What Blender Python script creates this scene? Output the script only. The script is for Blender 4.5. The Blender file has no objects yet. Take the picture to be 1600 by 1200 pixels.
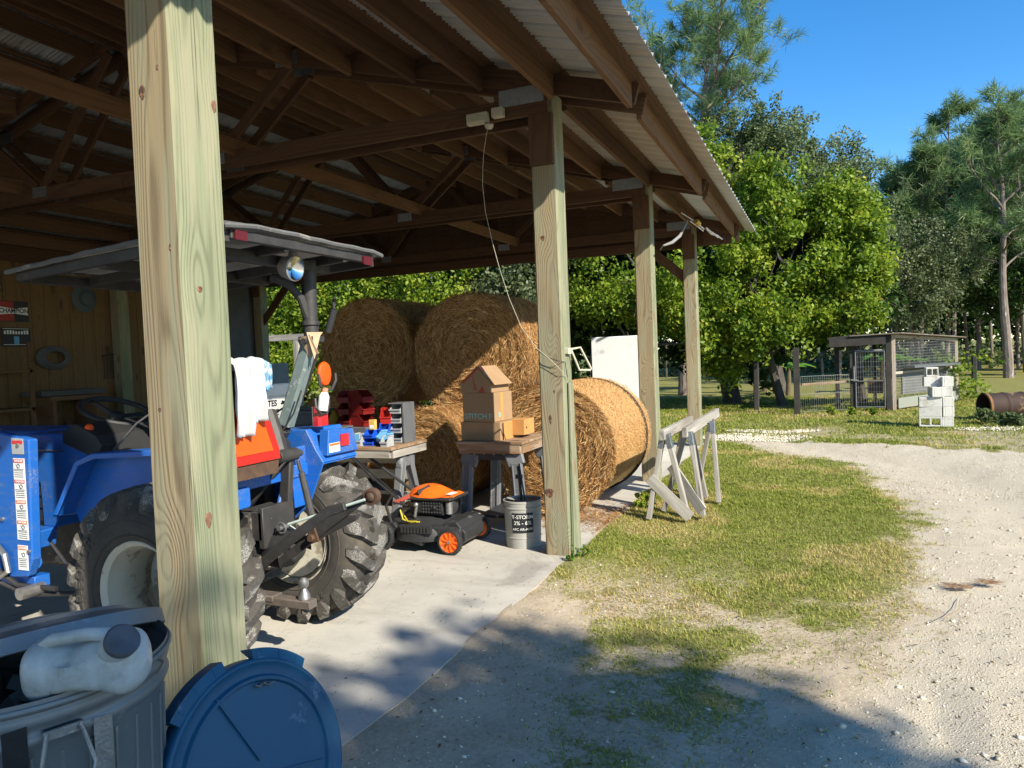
import bpy, bmesh, math, random
import numpy as np
from mathutils import Vector, Matrix, noise as mnoise
random.seed(7); rng = np.random.default_rng(7)
SC = bpy.context.scene
COL = SC.collection
R = math.radians
def V(*a): return Vector(a if len(a) > 1 else a[0])

# ------------------------------------------------------------------ materials
class NT:
    def __init__(s, name):
        s.m = bpy.data.materials.new(name); s.m.use_nodes = True
        s.t = s.m.node_tree; s.n = s.t.nodes
        s.b = s.n['Principled BSDF']; s.out = s.n['Material Output']
    def new(s, t, **k):
        n = s.n.new(t)
        for a, b in k.items(): setattr(n, a, b)
        return n
    def link(s, a, b): s.t.links.new(a, b)
    def put(s, sock, v):
        if isinstance(v, bpy.types.NodeSocket): s.link(v, sock)
        elif v is not None:
            if hasattr(sock.default_value, '__len__') and not hasattr(v, '__len__'): v = (v,) * len(sock.default_value)
            if hasattr(sock.default_value, '__len__') and len(sock.default_value) == 4 and len(v) == 3: v = (*v, 1)
            sock.default_value = v
    def math(s, op, a, b=None, c=None, clamp=False):
        n = s.new('ShaderNodeMath', operation=op, use_clamp=clamp)
        for i, v in enumerate((a, b, c)):
            if v is not None: s.put(n.inputs[i], v)
        return n.outputs[0]
    def mix(s, f, a, b, mode='MIX'):
        n = s.new('ShaderNodeMix', data_type='RGBA', blend_type=mode)
        s.put(n.inputs[0], f); s.put(n.inputs[6], a); s.put(n.inputs[7], b)
        return n.outputs[2]
    def ramp(s, f, stops):
        n = s.new('ShaderNodeValToRGB'); e = n.color_ramp.elements
        while len(e) < len(stops): e.new(.5)
        for i, (p, c) in enumerate(stops):
            e[i].position = p; e[i].color = (*c, 1) if len(c) == 3 else c
        s.put(n.inputs[0], f); return n.outputs[0]
    def mr(s, f, a, b, c=0, d=1):
        n = s.new('ShaderNodeMapRange'); s.put(n.inputs[0], f)
        for i, v in enumerate((a, b, c, d)): n.inputs[i + 1].default_value = v
        return n.outputs[0]
    def coord(s, kind='Object', scale=(1, 1, 1)):
        if kind.startswith('attr:'):
            o = s.new('ShaderNodeAttribute', attribute_name=kind[5:]).outputs['Vector']
        elif kind == 'World':
            o = s.new('ShaderNodeNewGeometry').outputs['Position']
        else:
            o = s.new('ShaderNodeTexCoord').outputs[kind]
        if tuple(scale) == (1, 1, 1): return o
        n = s.new('ShaderNodeVectorMath', operation='MULTIPLY'); s.link(o, n.inputs[0]); n.inputs[1].default_value = scale
        return n.outputs[0]
    def noise(s, vec, scale, detail=4, rough=.55, dist=0, out=0):
        n = s.new('ShaderNodeTexNoise'); s.link(vec, n.inputs['Vector'])
        n.inputs['Scale'].default_value = scale; n.inputs['Detail'].default_value = detail
        n.inputs['Roughness'].default_value = rough; n.inputs['Distortion'].default_value = dist
        return n.outputs[out]
    def voro(s, vec, scale, feature='F1', out=0):
        n = s.new('ShaderNodeTexVoronoi', feature=feature); s.link(vec, n.inputs['Vector'])
        n.inputs['Scale'].default_value = scale; return n.outputs[out]
    def bump(s, h, st=.3, d=.01, normal=None):
        n = s.new('ShaderNodeBump'); n.inputs['Strength'].default_value = st; n.inputs['Distance'].default_value = d
        s.link(h, n.inputs['Height'])
        if normal is not None: s.link(normal, n.inputs['Normal'])
        return n.outputs[0]
    def fin(s, col=None, rough=None, metal=None, normal=None, spec=None, **k):
        for nm, v in (('Base Color', col), ('Roughness', rough), ('Metallic', metal), ('Specular IOR Level', spec)):
            if v is not None: s.put(s.b.inputs[nm], v)
        if normal is not None: s.link(normal, s.b.inputs['Normal'])
        for a, v in k.items(): s.put(s.b.inputs[a.replace('_', ' ')], v)
        return s.m

def pm(name, c1, c2=None, scale=8, rough=.6, metal=0, bump=.15, bscale=60, bd=.003, coord='Object', stretch=(1, 1, 1), c3=None, s3=2.5, t3=.58, spec=.4, r2=None, **k):
    """general surface: two tones mixed by noise, optional third tone in blotches (wear, dirt), fine bump"""
    T = NT(name); co = T.coord(coord, stretch)
    if c2 is None: c2 = tuple(x * .8 for x in c1)
    f = T.mr(T.noise(co, scale, 5, .6), .3, .7)
    col = T.mix(f, c1, c2)
    ro = rough
    if c3 is not None:
        g = T.mr(T.noise(co, s3, 8, .68), t3, t3 + .06)
        col = T.mix(g, col, c3)
        if r2 is not None: ro = T.mix(g, (rough,) * 3, (r2,) * 3)
    nrm = T.bump(T.noise(co, bscale, 4, .6), bump, bd) if bump else None
    return T.fin(col, ro, metal, nrm, spec, **k)

def wood(name, light, dark, knot=(.09, .05, .03), rings=26, freq=1.0, rough=.75, contrast=.8, weather=None, kn=1.0):
    T = NT(name); co = T.coord('attr:gc')
    warp = T.noise(T.coord('attr:gc', (.42 * freq, 4.0, 4.0)), 1, 2, .4)
    kv = T.coord('attr:gc', (1.9 * freq, 4.6, 4.6))
    kd = T.voro(kv, 1)
    kf = T.mr(kd, 0, .52, 1, 0)
    sep = T.new('ShaderNodeSeparateXYZ'); T.link(co, sep.inputs[0])
    x = T.math('ADD', T.math('MULTIPLY', sep.outputs[1], .9), T.math('MULTIPLY', sep.outputs[2], .7))
    fld = T.math('ADD', T.math('MULTIPLY', x, 1.6), T.math('ADD', T.math('MULTIPLY', warp, .62), T.math('MULTIPLY', T.math('POWER', kf, 2.0), .30 * kn)))
    fine = T.noise(T.coord('attr:gc', (1.5, 190, 190)), 1, 3, .6)
    s = T.math('SINE', T.math('ADD', T.math('MULTIPLY', fld, rings * 3.4), T.math('MULTIPLY', fine, 1.2)))
    ring = T.math('POWER', T.mr(s, -1, 1, 0, 1), 2.6)
    col = T.mix(T.math('MULTIPLY', ring, contrast), light, dark)
    big = T.noise(T.coord('attr:gc', (.8, 5, 5)), 1, 3, .5)
    col = T.mix(T.mr(big, .35, .7, 0, .45), col, tuple(d * .75 + l * .2 for l, d in zip(light, dark)))
    col = T.mix(T.mr(fine, .35, .65, 0, .3), col, dark)
    if weather:
        w = T.noise(T.coord('attr:gc', (1.6, 14, 14)), 1, 5, .6)
        col = T.mix(T.mr(w, .45, .62, 0, .8), col, weather)
    ck = T.noise(T.coord('attr:gc', (.45, 26, 26)), 1, 3, .5); ck2 = T.noise(T.coord('attr:gc', (1.1, 3, 3)), 1, 2, .5)
    crk = T.math('MULTIPLY', T.mr(T.math('ABSOLUTE', T.math('SUBTRACT', ck, .5)), .0, .010, 1, 0), T.mr(ck2, .50, .60))
    col = T.mix(T.math('MULTIPLY', crk, .8), col, tuple(d * .35 for d in dark))
    core = T.mr(kd, .10, .19, 1, 0)
    col = T.mix(T.math('MULTIPLY', core, .85 * min(kn, 1)), col, knot)
    h = T.math('ADD', T.math('ADD', T.math('MULTIPLY', ring, -.5), T.math('MULTIPLY', fine, .9)), T.math('MULTIPLY', crk, -2.5))
    return T.fin(col, rough, 0, T.bump(h, .45, .0025), .3)

# ------------------------------------------------------------------ mesh builder
WL = {}
class MB:
    def __init__(s): s.v = []; s.f = []; s.mi = []; s.gc = []; s.sm = []
    def _add(s, vs, fs, gc=None, mi=0, sm=False):
        o = len(s.v)
        s.v += [tuple(p) for p in vs]
        s.gc += [tuple(g) for g in gc] if gc is not None else [tuple(p) for p in vs]
        for f in fs:
            s.f.append(tuple(i + o for i in f)); s.mi.append(mi); s.sm.append(sm)
        return s
    def board(s, p0, p1, w, t, up=(0, 0, 1), c=0, mi=0, taper=1):
        p0, p1 = V(p0), V(p1); d = p1 - p0; L = d.length; d = d.normalized(); up = V(up)
        side = d.cross(up)
        if side.length < 1e-4: side = d.cross(V(1, 0, 0))
        side.normalize(); u = side.cross(d).normalized()
        w2, t2 = w / 2, t / 2
        if c > 0:
            pr = [(t2 - c, -w2), (t2, -w2 + c), (t2, w2 - c), (t2 - c, w2), (-t2 + c, w2), (-t2, w2 - c), (-t2, -w2 + c), (-t2 + c, -w2)]
        else: pr = [(t2, -w2), (t2, w2), (-t2, w2), (-t2, -w2)]
        n = len(pr); r0 = [random.uniform(0, 50) for _ in range(3)]
        vs = [p0 + side * a + u * b for a, b in pr] + [p1 + side * a * taper + u * b * taper for a, b in pr]
        gc = [(r0[0], r0[1] + b, r0[2] + a) for a, b in pr] + [(r0[0] + L, r0[1] + b, r0[2] + a) for a, b in pr]
        fs = [(i, (i + 1) % n, n + (i + 1) % n, n + i) for i in range(n)] + [tuple(range(n))[::-1], tuple(range(n, 2 * n))]
        fs = [f[::-1] for f in fs]
        return s._add(vs, fs, gc, mi)
    def box(s, c, size, rz=0, c_=0, mi=0, rot=None):
        sx, sy, sz = size; c = V(c)
        M = rot if rot is not None else Matrix.Rotation(rz, 3, 'Z')
        ax = M @ V(1, 0, 0) * sx / 2
        return s.board(c - ax, c + ax, sz, sy, up=M @ V(0, 0, 1), c=c_, mi=mi)
    def bx(s, a, b, c_=0, mi=0):
        a, b = V(a), V(b); return s.box((a + b) / 2, [abs(x) for x in (b - a)], c_=c_, mi=mi)
    def tube(s, pts, r, n=8, caps=True, mi=0, sm=True, closed=False):
        pts = [V(p) for p in pts]; m = len(pts)
        rs = r if hasattr(r, '__len__') else [r] * m
        vs = []; prev = None
        for i, p in enumerate(pts):
            if closed: d = (pts[(i + 1) % m] - pts[i - 1])
            else: d = (pts[min(i + 1, m - 1)] - pts[max(i - 1, 0)])
            if d.length < 1e-9: d = V(0, 0, 1)
            d.normalize()
            if prev is None:
                a = d.cross(V(0, 0, 1))
                if a.length < .05: a = d.cross(V(1, 0, 0))
            else: a = prev - d * prev.dot(d)
            if a.length < 1e-6: a = d.orthogonal()
            a.normalize(); prev = a; b = d.cross(a)
            for k in range(n):
                t = 2 * math.pi * k / n
                vs.append(p + (a * math.cos(t) + b * math.sin(t)) * rs[i])
        fs = []
        for i in range(m if closed else m - 1):
            j = (i + 1) % m
            for k in range(n):
                k2 = (k + 1) % n; fs.append((i * n + k, i * n + k2, j * n + k2, j * n + k))
        s._add(vs, fs, None, mi, sm)
        if caps and not closed:
            o = len(s.v) - len(vs)
            s.f.append(tuple(o + k for k in range(n))[::-1]); s.mi.append(mi); s.sm.append(False)
            s.f.append(tuple(o + (m - 1) * n + k for k in range(n))); s.mi.append(mi); s.sm.append(False)
        return s
    def cyl(s, p0, p1, r, n=20, mi=0, r1=None): return s.tube([p0, p1], [r, r if r1 is None else r1], n, mi=mi)
    def lathe(s, prof, c=(0, 0, 0), axis=(0, 0, 1), n=32, mi=0, sm=True, xdir=None, ang=(0, 2 * math.pi), mis=None):
        c, ax = V(c), V(axis).normalized()
        a = V(xdir) if xdir else ax.orthogonal()
        a = (a - ax * a.dot(ax)).normalized(); b = ax.cross(a)
        full = abs(ang[1] - ang[0] - 2 * math.pi) < 1e-6; nn = n if full else n + 1
        vs = []
        for (r, z) in prof:
            for k in range(nn):
                t = ang[0] + (ang[1] - ang[0]) * k / n
                vs.append(c + ax * z + (a * math.cos(t) + b * math.sin(t)) * max(r, 1e-4))
        for i in range(len(prof) - 1):
            fs = []
            for k in range(n):
                k2 = (k + 1) % nn; fs.append((i * nn + k, i * nn + k2, (i + 1) * nn + k2, (i + 1) * nn + k))
            if i == 0: s._add(vs, fs, None, mis[0] if mis else mi, sm); o = len(s.v) - len(vs)
            else:
                for f in fs: s.f.append(tuple(x + o for x in f)); s.mi.append(mis[i] if mis else mi); s.sm.append(sm)
        return s
    def prism(s, poly, o, ux, uy, th, mi=0, c=None):
        """polygon (2d) in plane o+ux*x+uy*y, thickness th centred"""
        o, ux, uy = V(o), V(ux).normalized(), V(uy).normalized(); n = ux.cross(uy)
        m = len(poly)
        vs = [o + ux * x + uy * y - n * th / 2 for x, y in poly] + [o + ux * x + uy * y + n * th / 2 for x, y in poly]
        area = sum(poly[i][0] * poly[(i + 1) % m][1] - poly[(i + 1) % m][0] * poly[i][1] for i in range(m))
        fs = [tuple(range(m))[::-1], tuple(range(m, 2 * m))] + [(i, (i + 1) % m, m + (i + 1) % m, m + i) for i in range(m)]
        if area < 0: fs = [f[::-1] for f in fs]
        return s._add(vs, fs, None, mi)
    def quad(s, a, b, c, d, mi=0): return s._add([a, b, c, d], [(0, 1, 2, 3)], None, mi)
    def sphere(s, c, r, n=12, mi=0, sc=(1, 1, 1)):
        c = V(c); vs = []; fs = []
        for i in range(n + 1):
            p = math.pi * i / n
            for k in range(2 * n):
                t = math.pi * k / n
                vs.append(c + V(r * sc[0] * math.sin(p) * math.cos(t), r * sc[1] * math.sin(p) * math.sin(t), r * sc[2] * math.cos(p)))
        for i in range(n):
            for k in range(2 * n):
                k2 = (k + 1) % (2 * n); fs.append((i * 2 * n + k, (i + 1) * 2 * n + k, (i + 1) * 2 * n + k2, i * 2 * n + k2))
        return s._add(vs, fs, None, mi, True)
    def build(s, name, mats, parent=None, origin=None, bevel=0, seg=1, sharp=35, label=None, weld=False):
        mats = mats if isinstance(mats, (list, tuple)) else [mats]
        P = np.array(s.v, float)
        if origin is None:
            origin = WL[parent.name] + V(0, 0, 0) if False else V(*(P.min(0) + P.max(0)) / 2)
            if parent is None: origin.z = P[:, 2].min()
        origin = V(origin)
        me = bpy.data.meshes.new(name)
        me.from_pydata((P - np.array(origin)).tolist(), [], s.f)
        me.polygons.foreach_set('material_index', s.mi)
        me.polygons.foreach_set('use_smooth', s.sm)
        a = me.attributes.new('gc', 'FLOAT_VECTOR', 'POINT'); a.data.foreach_set('vector', np.array(s.gc, float).ravel())
        for m in mats: me.materials.append(m)
        if weld:
            b = bmesh.new(); b.from_mesh(me); bmesh.ops.remove_doubles(b, verts=b.verts, dist=1e-5); b.to_mesh(me); b.free()
        me.update()
        if any(s.sm): me.set_sharp_from_angle(angle=R(sharp))
        o = bpy.data.objects.new(name, me); COL.objects.link(o)
        place(o, origin, parent)
        if bevel:
            md = o.modifiers.new('bevel', 'BEVEL'); md.width = bevel; md.segments = seg; md.limit_method = 'ANGLE'; md.angle_limit = R(40); md.harden_normals = False
        if label: o['label'] = label
        return o
def place(o, world, parent=None):
    if parent is not None:
        o.parent = parent; o.location = V(world) - WL[parent.name]
    else: o.location = V(world)
    WL[o.name] = V(world)
def thing(name, loc, label, cat, group=None, kind=None):
    o = bpy.data.objects.new(name, None); o.empty_display_size = .1; COL.objects.link(o); place(o, loc)
    return tag(o, label, cat, group, kind)
def tag(o, label=None, cat=None, group=None, kind=None):
    if label: o['label'] = label
    if cat: o['category'] = cat
    if group: o['group'] = group
    if kind: o['kind'] = kind
    return o
def copy_thing(root, loc, rz=None, label=None):
    def cp(o, par):
        c = o.copy(); COL.objects.link(c); c.parent = par
        for ch in list(o.children): cp(ch, c)
        return c
    r = cp(root, None); r.location = loc
    if rz is not None: r.rotation_euler = (0, 0, rz)
    if label: r['label'] = label
    return r
def lathe_open(*a, **k): pass
def text_obj(name, s, size, m, parent, o, ux, uy, extrude=.0006, bold=False, align='CENTER', xscale=1.0):
    """flat lettering as a mesh, lying in plane (ux,uy) at o"""
    cu = bpy.data.curves.new('t', 'FONT'); cu.body = s; cu.size = size; cu.align_x = align; cu.align_y = 'CENTER'; cu.extrude = extrude
    if bold: cu.offset = size * .02
    t = bpy.data.objects.new('t', cu); COL.objects.link(t)
    bpy.context.view_layer.update()
    me = bpy.data.meshes.new_from_object(t.evaluated_get(bpy.context.evaluated_depsgraph_get()))
    bpy.data.objects.remove(t); bpy.data.curves.remove(cu)
    ux, uy = V(ux).normalized(), V(uy).normalized(); n = ux.cross(uy)
    M = Matrix((ux * xscale, uy, n)).transposed().to_4x4(); me.transform(M)
    me.materials.clear(); me.materials.append(m)
    ob = bpy.data.objects.new(name, me); COL.objects.link(ob); place(ob, o, parent)
    return ob
def fastmesh(name, P, faces_n, idx, mats, parent=None, origin=(0, 0, 0), attrs=None, smooth=False, mi=None):
    """numpy mesh: P (n,3), faces of equal size faces_n, idx flat"""
    me = bpy.data.meshes.new(name); nf = len(idx) // faces_n
    me.vertices.add(len(P)); me.loops.add(len(idx)); me.polygons.add(nf)
    me.vertices.foreach_set('co', (P - np.array(origin)).astype(np.float32).ravel())
    me.loops.foreach_set('vertex_index', np.asarray(idx, np.int32))
    me.polygons.foreach_set('loop_start', np.arange(nf, dtype=np.int32) * faces_n)
    me.polygons.foreach_set('loop_total', np.full(nf, faces_n, np.int32))
    if smooth: me.polygons.foreach_set('use_smooth', np.ones(nf, bool))
    if mi is not None: me.polygons.foreach_set('material_index', np.asarray(mi, np.int32))
    for m in (mats if isinstance(mats, (list, tuple)) else [mats]): me.materials.append(m)
    for k, a in (attrs or {}).items():
        a = np.asarray(a, np.float32)
        at = me.attributes.new(k, 'FLOAT' if a.ndim == 1 else 'FLOAT_VECTOR', 'POINT')
        at.data.foreach_set('value' if a.ndim == 1 else 'vector', a.ravel())
    me.update(); me.validate()
    o = bpy.data.objects.new(name, me); COL.objects.link(o); place(o, origin, parent)
    return o
def sstep(a, b, x):
    t = np.clip((np.asarray(x, float) - a) / (b - a), 0, 1); return t * t * (3 - 2 * t)
def vnoise(x, y, s=1.0, seed=0, octv=4):
    """numpy value noise, ~0..1"""
    x = np.asarray(x, float) * s; y = np.asarray(y, float) * s; out = 0; amp = 1; tot = 0
    for o in range(octv):
        xi = np.floor(x).astype(np.int64); yi = np.floor(y).astype(np.int64); fx = x - xi; fy = y - yi
        fx = fx * fx * (3 - 2 * fx); fy = fy * fy * (3 - 2 * fy)
        def h(a, b):
            n = (a * 374761393 + b * 668265263 + (seed + o) * 1442695041) & 0x7fffffff
            n = ((n ^ (n >> 13)) * 1274126177) & 0x7fffffff
            return ((n ^ (n >> 16)) & 0xffff) / 65535.
        v = (h(xi, yi) * (1 - fx) + h(xi + 1, yi) * fx) * (1 - fy) + (h(xi, yi + 1) * (1 - fx) + h(xi + 1, yi + 1) * fx) * fy
        out = out + v * amp; tot += amp; amp *= .55; x = x * 2.03; y = y * 2.03
    return out / tot
# ------------------------------------------------------------------ camera, sky, sun
H = 1.45; YAW = R(22.9); PIT = R(2.1); ROL = R(2.3)
fw = V(-math.sin(YAW) * math.cos(PIT), math.cos(YAW) * math.cos(PIT), -math.sin(PIT))
r0 = V(math.cos(YAW), math.sin(YAW), 0); u0 = r0.cross(fw)
rr = r0 * math.cos(ROL) - u0 * math.sin(ROL); uu = r0 * math.sin(ROL) + u0 * math.cos(ROL)
cam = bpy.data.cameras.new('camera'); cam.lens = 36 * 1150 / 1600; cam.sensor_width = 36; cam.clip_start = .05; cam.clip_end = 2000
co = bpy.data.objects.new('camera', cam); COL.objects.link(co)
co.matrix_world = Matrix(((rr.x, uu.x, -fw.x, 0), (rr.y, uu.y, -fw.y, 0), (rr.z, uu.z, -fw.z, H), (0, 0, 0, 1)))
SC.camera = co
SUN = V(.89, -.456, 0); EL = R(34.2); sund = V(SUN.x * math.cos(EL), SUN.y * math.cos(EL), math.sin(EL)).normalized()
sl = bpy.data.lights.new('sun', 'SUN'); sl.energy = 5.0; sl.angle = R(.55); sl.color = (1, .93, .80)
so = bpy.data.objects.new('sun', sl); COL.objects.link(so); so.rotation_euler = sund.to_track_quat('Z', 'Y').to_euler(); so.location = (8, -6, 12)
w = bpy.data.worlds.new('World'); SC.world = w; w.use_nodes = True
nt = w.node_tree; bg = nt.nodes['Background']; sk = nt.nodes.new('ShaderNodeTexSky'); sk.sky_type = 'NISHITA'; sk.sun_disc = False
sk.sun_elevation = EL; sk.sun_rotation = math.atan2(sund.x, sund.y); sk.air_density = .9; sk.dust_density = .15; sk.ozone_density = 2.5; sk.altitude = 0
hs = nt.nodes.new('ShaderNodeHueSaturation'); hs.inputs['Saturation'].default_value = 1.35; nt.links.new(sk.outputs[0], hs.inputs['Color']); nt.links.new(hs.outputs[0], bg.inputs[0]); bg.inputs[1].default_value = .14
SC.view_settings.view_transform = 'Standard'; SC.view_settings.look = 'None'; SC.view_settings.exposure = .82; SC.view_settings.gamma = 1
SC.cycles.max_bounces = 8; SC.cycles.diffuse_bounces = 4; SC.cycles.transparent_max_bounces = 12
SC.cycles.sample_clamp_indirect = 6; SC.cycles.caustics_reflective = False; SC.cycles.caustics_refractive = False

# ------------------------------------------------------------------ ground
def x_in(y): return np.interp(y, [1.5, 2.9, 3.6, 4.4, 5.9, 7.9, 9.0, 9.9, 11.0, 12.5], [-.9, -.25, .15, .36, .56, .62, .45, .08, -.85, -1.6])
def y_far(x): return np.interp(x, [-4, -1.5, 0, 2.4, 5, 12], [12.6, 12.6, 11.9, 10.9, 10.2, 8.5])
def masks(x, y):
    n = vnoise(x, y, 1.3, 3); n2 = vnoise(x, y, 5.5, 9); nn = (n - .5) * 1.15 + (n2 - .5) * .8
    inn = sstep(-.42, .30, x_in(y) - x + nn * .75)            # inside the near lawn
    dens = np.interp(y, [1.2, 2.0, 3.0, 3.7, 4.6, 5.4], [.42, .60, .60, .66, .86, .96])
    bare = sstep(.40, .58, n * .6 + n2 * .4) * np.interp(y, [3, 4.2, 5.6], [.85, .65, .25])
    # pale bare strip along the slab before the second post
    strip = sstep(.55, .1, x + 1.7 - (4.2 - y) * .25) * sstep(4.6, 3.9, y)
    g1 = inn * dens * (1 - bare * .9) * (1 - strip * .85)
    far = sstep(-.5, .45, y - y_far(x) + nn * 1.6)
    g2 = far * (1 - .55 * sstep(.55, .7, vnoise(x, y, .8, 21)) * sstep(18, 13, y))
    left = sstep(-1.0, -1.4, x) * sstep(12.3, 11.9, y) * sstep(11.2, 11.7, y) * 0
    grass = np.clip(np.maximum(g1, g2), 0, 1)
    inside = (x < x_in(y) + .1)
    gravel = np.clip((1 - inn) * (1 - far) * sstep(-.9, .5, x + nn * .8 + (y - 3) * .12), 0, 1)
    return grass, gravel
xs = np.concatenate([np.array([-900, -300, -120, -60, -40, -28, -20, -15, -12, -8, -5, -3, -2.2]), np.arange(-1.9, 3.2, .045), np.arange(3.2, 8, .12), np.array([8.4, 9, 10, 12, 15, 20, 28, 40, 60, 120, 300, 900])])
ys = np.concatenate([np.array([-900, -300, -100, -40, -15, -6, -3, -1, 0, .6]), np.arange(1.0, 7, .045), np.arange(7, 20, .1), np.array([20.5, 21, 22, 24, 27, 31, 36, 44, 60, 90, 150, 300, 900])])
GX, GY = np.meshgrid(xs, ys); gx, gy = GX.ravel(), GY.ravel()
gr, gv = masks(gx, gy)
def gheight(x, y):
    z = -.03 + (vnoise(x, y, 1.1, 5) - .5) * .05 + (vnoise(x, y, 9, 6, 3) - .5) * .018
    lane = np.exp(-((x - x_in(y) - .9) / .35) ** 2) * .025
    z = z - lane
    nearslab = sstep(-1.2, -1.7, x) * sstep(12.2, 11.6, y)
    return z * (1 - nearslab) + nearslab * np.where(x > -1.74, -.003 + (vnoise(x, y, 2.3, 15, 3) - .5) * .02, np.where(x > -1.78, -.016, -.12)) + sstep(18, 30, y) * .05
gz = gheight(gx, gy)
nx, ny = len(xs), len(ys)
I = (np.arange(ny - 1)[:, None] * nx + np.arange(nx - 1)[None]).ravel()
Q = np.stack([I, I + 1, I + nx + 1, I + nx], 1)
road = gv[Q].mean(1) > .5
T = NT('ground_soil'); co_ = T.coord('World')
ga = T.new('ShaderNodeAttribute', attribute_name='grass').outputs['Fac']; va = T.new('ShaderNodeAttribute', attribute_name='gravel').outputs['Fac']
n1 = T.noise(co_, 3, 8, .65); n2 = T.noise(co_, 45, 6, .7); n3 = T.noise(co_, 160, 3, .6)
dirt = T.mix(T.mr(n2, .35, .65), (.50, .405, .285), (.35, .28, .19)); dirt = T.mix(T.mr(n1, .4, .65, 0, .55), dirt, (.56, .475, .36))
vo = T.voro(co_, 130, out=1); vd = T.voro(co_, 130)
stn = T.mix(T.mr(vd, .0, .5), (.66, .585, .45), (.50, .43, .315)); sep = T.new('ShaderNodeSeparateColor'); T.link(vo, sep.inputs[0])
stn = T.mix(T.math('MULTIPLY', sep.outputs[0], .35), stn, (.50, .45, .36)); stn = T.mix(T.mr(n1, .42, .62, 0, .35), stn, (.50, .425, .31)); lt = T.noise(co_, 22, 6, .8); stn = T.mix(T.mr(lt, .60, .68, 0, .65), stn, (.27, .21, .14)); trk = T.noise(T.coord('World', (1.2, .35, 1)), 1.4, 4, .6); stn = T.mix(T.mr(trk, .5, .68, 0, .35), stn, (.44, .375, .275))
grs = T.mix(T.mr(n2, .4, .6), (.17, .185, .04), (.28, .24, .09)); grs = T.mix(T.mr(n1, .55, .7, 0, .7), grs, (.25, .175, .085))
grs = T.mix(T.mr(n3, .5, .7, 0, .5), grs, (.06, .09, .02))
edge = T.mr(n2, .3, .7, -.3, .3)
fv = T.mr(T.math('ADD', va, edge), .35, .65); fg = T.mr(T.math('ADD', ga, edge), .3, .6)
gcol = T.mix(fg, T.mix(fv, dirt, stn), grs)
hh = T.math('ADD', T.math('MULTIPLY', n2, 1.5), T.math('ADD', n3, T.math('MULTIPLY', T.math('MULTIPLY', vd, va), -.7)))
M_ground = T.fin(gcol, .95, 0, T.bump(hh, .6, .008), .15)
P = np.stack([gx, gy, gz], 1)
def sub(name, sel, lab=None):
    q = Q[sel]; u, inv = np.unique(q, return_inverse=True)
    o = fastmesh(name, P[u], 4, inv.ravel(), M_ground, attrs={'grass': gr[u], 'gravel': gv[u]}, smooth=True)
    o['kind'] = 'structure'; return o
sub('ground', ~road); sub('gravel_road', road)
# concrete slab
T = NT('slab_concrete'); co_ = T.coord('World')
n1 = T.noise(co_, 1.3, 6, .6); n2 = T.noise(co_, 9, 6, .65); n3 = T.noise(co_, 120, 3, .6)
c = T.mix(T.mr(n1, .35, .65), (.54, .505, .43), (.43, .405, .35)); c = T.mix(T.mr(n2, .5, .75, 0, .4), c, (.36, .34, .30))
st = T.noise(T.coord('World', (1, 1.3, 1)), 2.3, 7, .7, 1.5); c = T.mix(T.mr(st, .60, .68, 0, .5), c, (.30, .27, .23))
c = T.mix(T.mr(T.voro(co_, 38), .0, .09, .7, 0), c, (.17, .15, .12))
oil = T.noise(T.coord('World', (1, .8, 1)), .9, 7, .62, .6); c = T.mix(T.mr(oil, .60, .66, 0, .5), c, (.20, .18, .155))
wv = T.new('ShaderNodeVectorMath', operation='ADD'); T.link(co_, wv.inputs[0]); T.link(T.noise(co_, 3, 5, .6, out=1), wv.inputs[1]); vc = T.voro(wv.outputs[0], .55, 'DISTANCE_TO_EDGE'); c = T.mix(T.mr(vc, .0, .004, .3, 0), c, (.16, .14, .12))
crk = T.noise(T.coord('World', (.55, 2.6, 1)), 1.1, 6, .65); c = T.mix(T.mr(crk, .56, .70, 0, .45), c, (.27, .235, .19))
c = T.mix(T.mr(n3, .55, .75, 0, .25), c, (.33, .31, .28))
M_slab = T.fin(c, T.mr(n2, .3, .7, .62, .85), 0, T.bump(T.math('ADD', n3, n2), .35, .002), .3)
b = MB()
ex = -1.70
edge_pts = [(ex + .012 * math.sin(y * 5) + random.uniform(-.006, .006), y) for y in np.arange(-2.0, 11.75, .11)]
poly = [(-10.45, -2.0)] + [] + edge_pts + [(-10.45, edge_pts[-1][1])]
b.prism(poly, (0, 0, -.075), (1, 0, 0), (0, 1, 0), .15)
o = b.build('concrete_slab', [M_slab, M_ground])
for p_ in o.data.polygons:
    if abs(p_.normal.z) < .5: p_.material_index = 1
if 1: pass; o['kind'] = 'structure'
# ------------------------------------------------------------------ open pole barn
M_post = wood('post_wood_tan', (.37, .295, .175), (.14, .105, .062), rings=80, contrast=.75, weather=(.27, .265, .175), kn=1.2, knot=(.16, .085, .05))
M_postg = wood('post_wood_green', (.26, .275, .165), (.12, .13, .075), rings=80, contrast=.7, weather=(.30, .28, .18), kn=1.2, knot=(.22, .13, .07))
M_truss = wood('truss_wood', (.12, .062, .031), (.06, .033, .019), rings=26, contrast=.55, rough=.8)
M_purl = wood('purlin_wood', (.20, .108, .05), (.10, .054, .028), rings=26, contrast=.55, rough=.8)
M_plate = pm('galvanised_plate', (.32, .33, .34), (.22, .23, .24), 30, .45, .8, .5, 120)
M_roof = pm('roof_sheet_metal', (.48, .48, .46), (.38, .38, .37), 2.2, .5, .35, .05, 40, c3=(.40, .37, .33), s3=1.3, t3=.55)
M_plank = wood('plank_wood', (.21, .125, .05), (.125, .07, .03), rings=26, contrast=.5, rough=.6)
M_darkw = pm('dark_siding', (.10, .10, .095), (.07, .07, .068), 4, .7)
barn = thing('pole_barn', (-5.9, 5, 0), 'open pole barn with timber posts, wooden trusses and corrugated metal roof over a concrete slab', 'barn')
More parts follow.
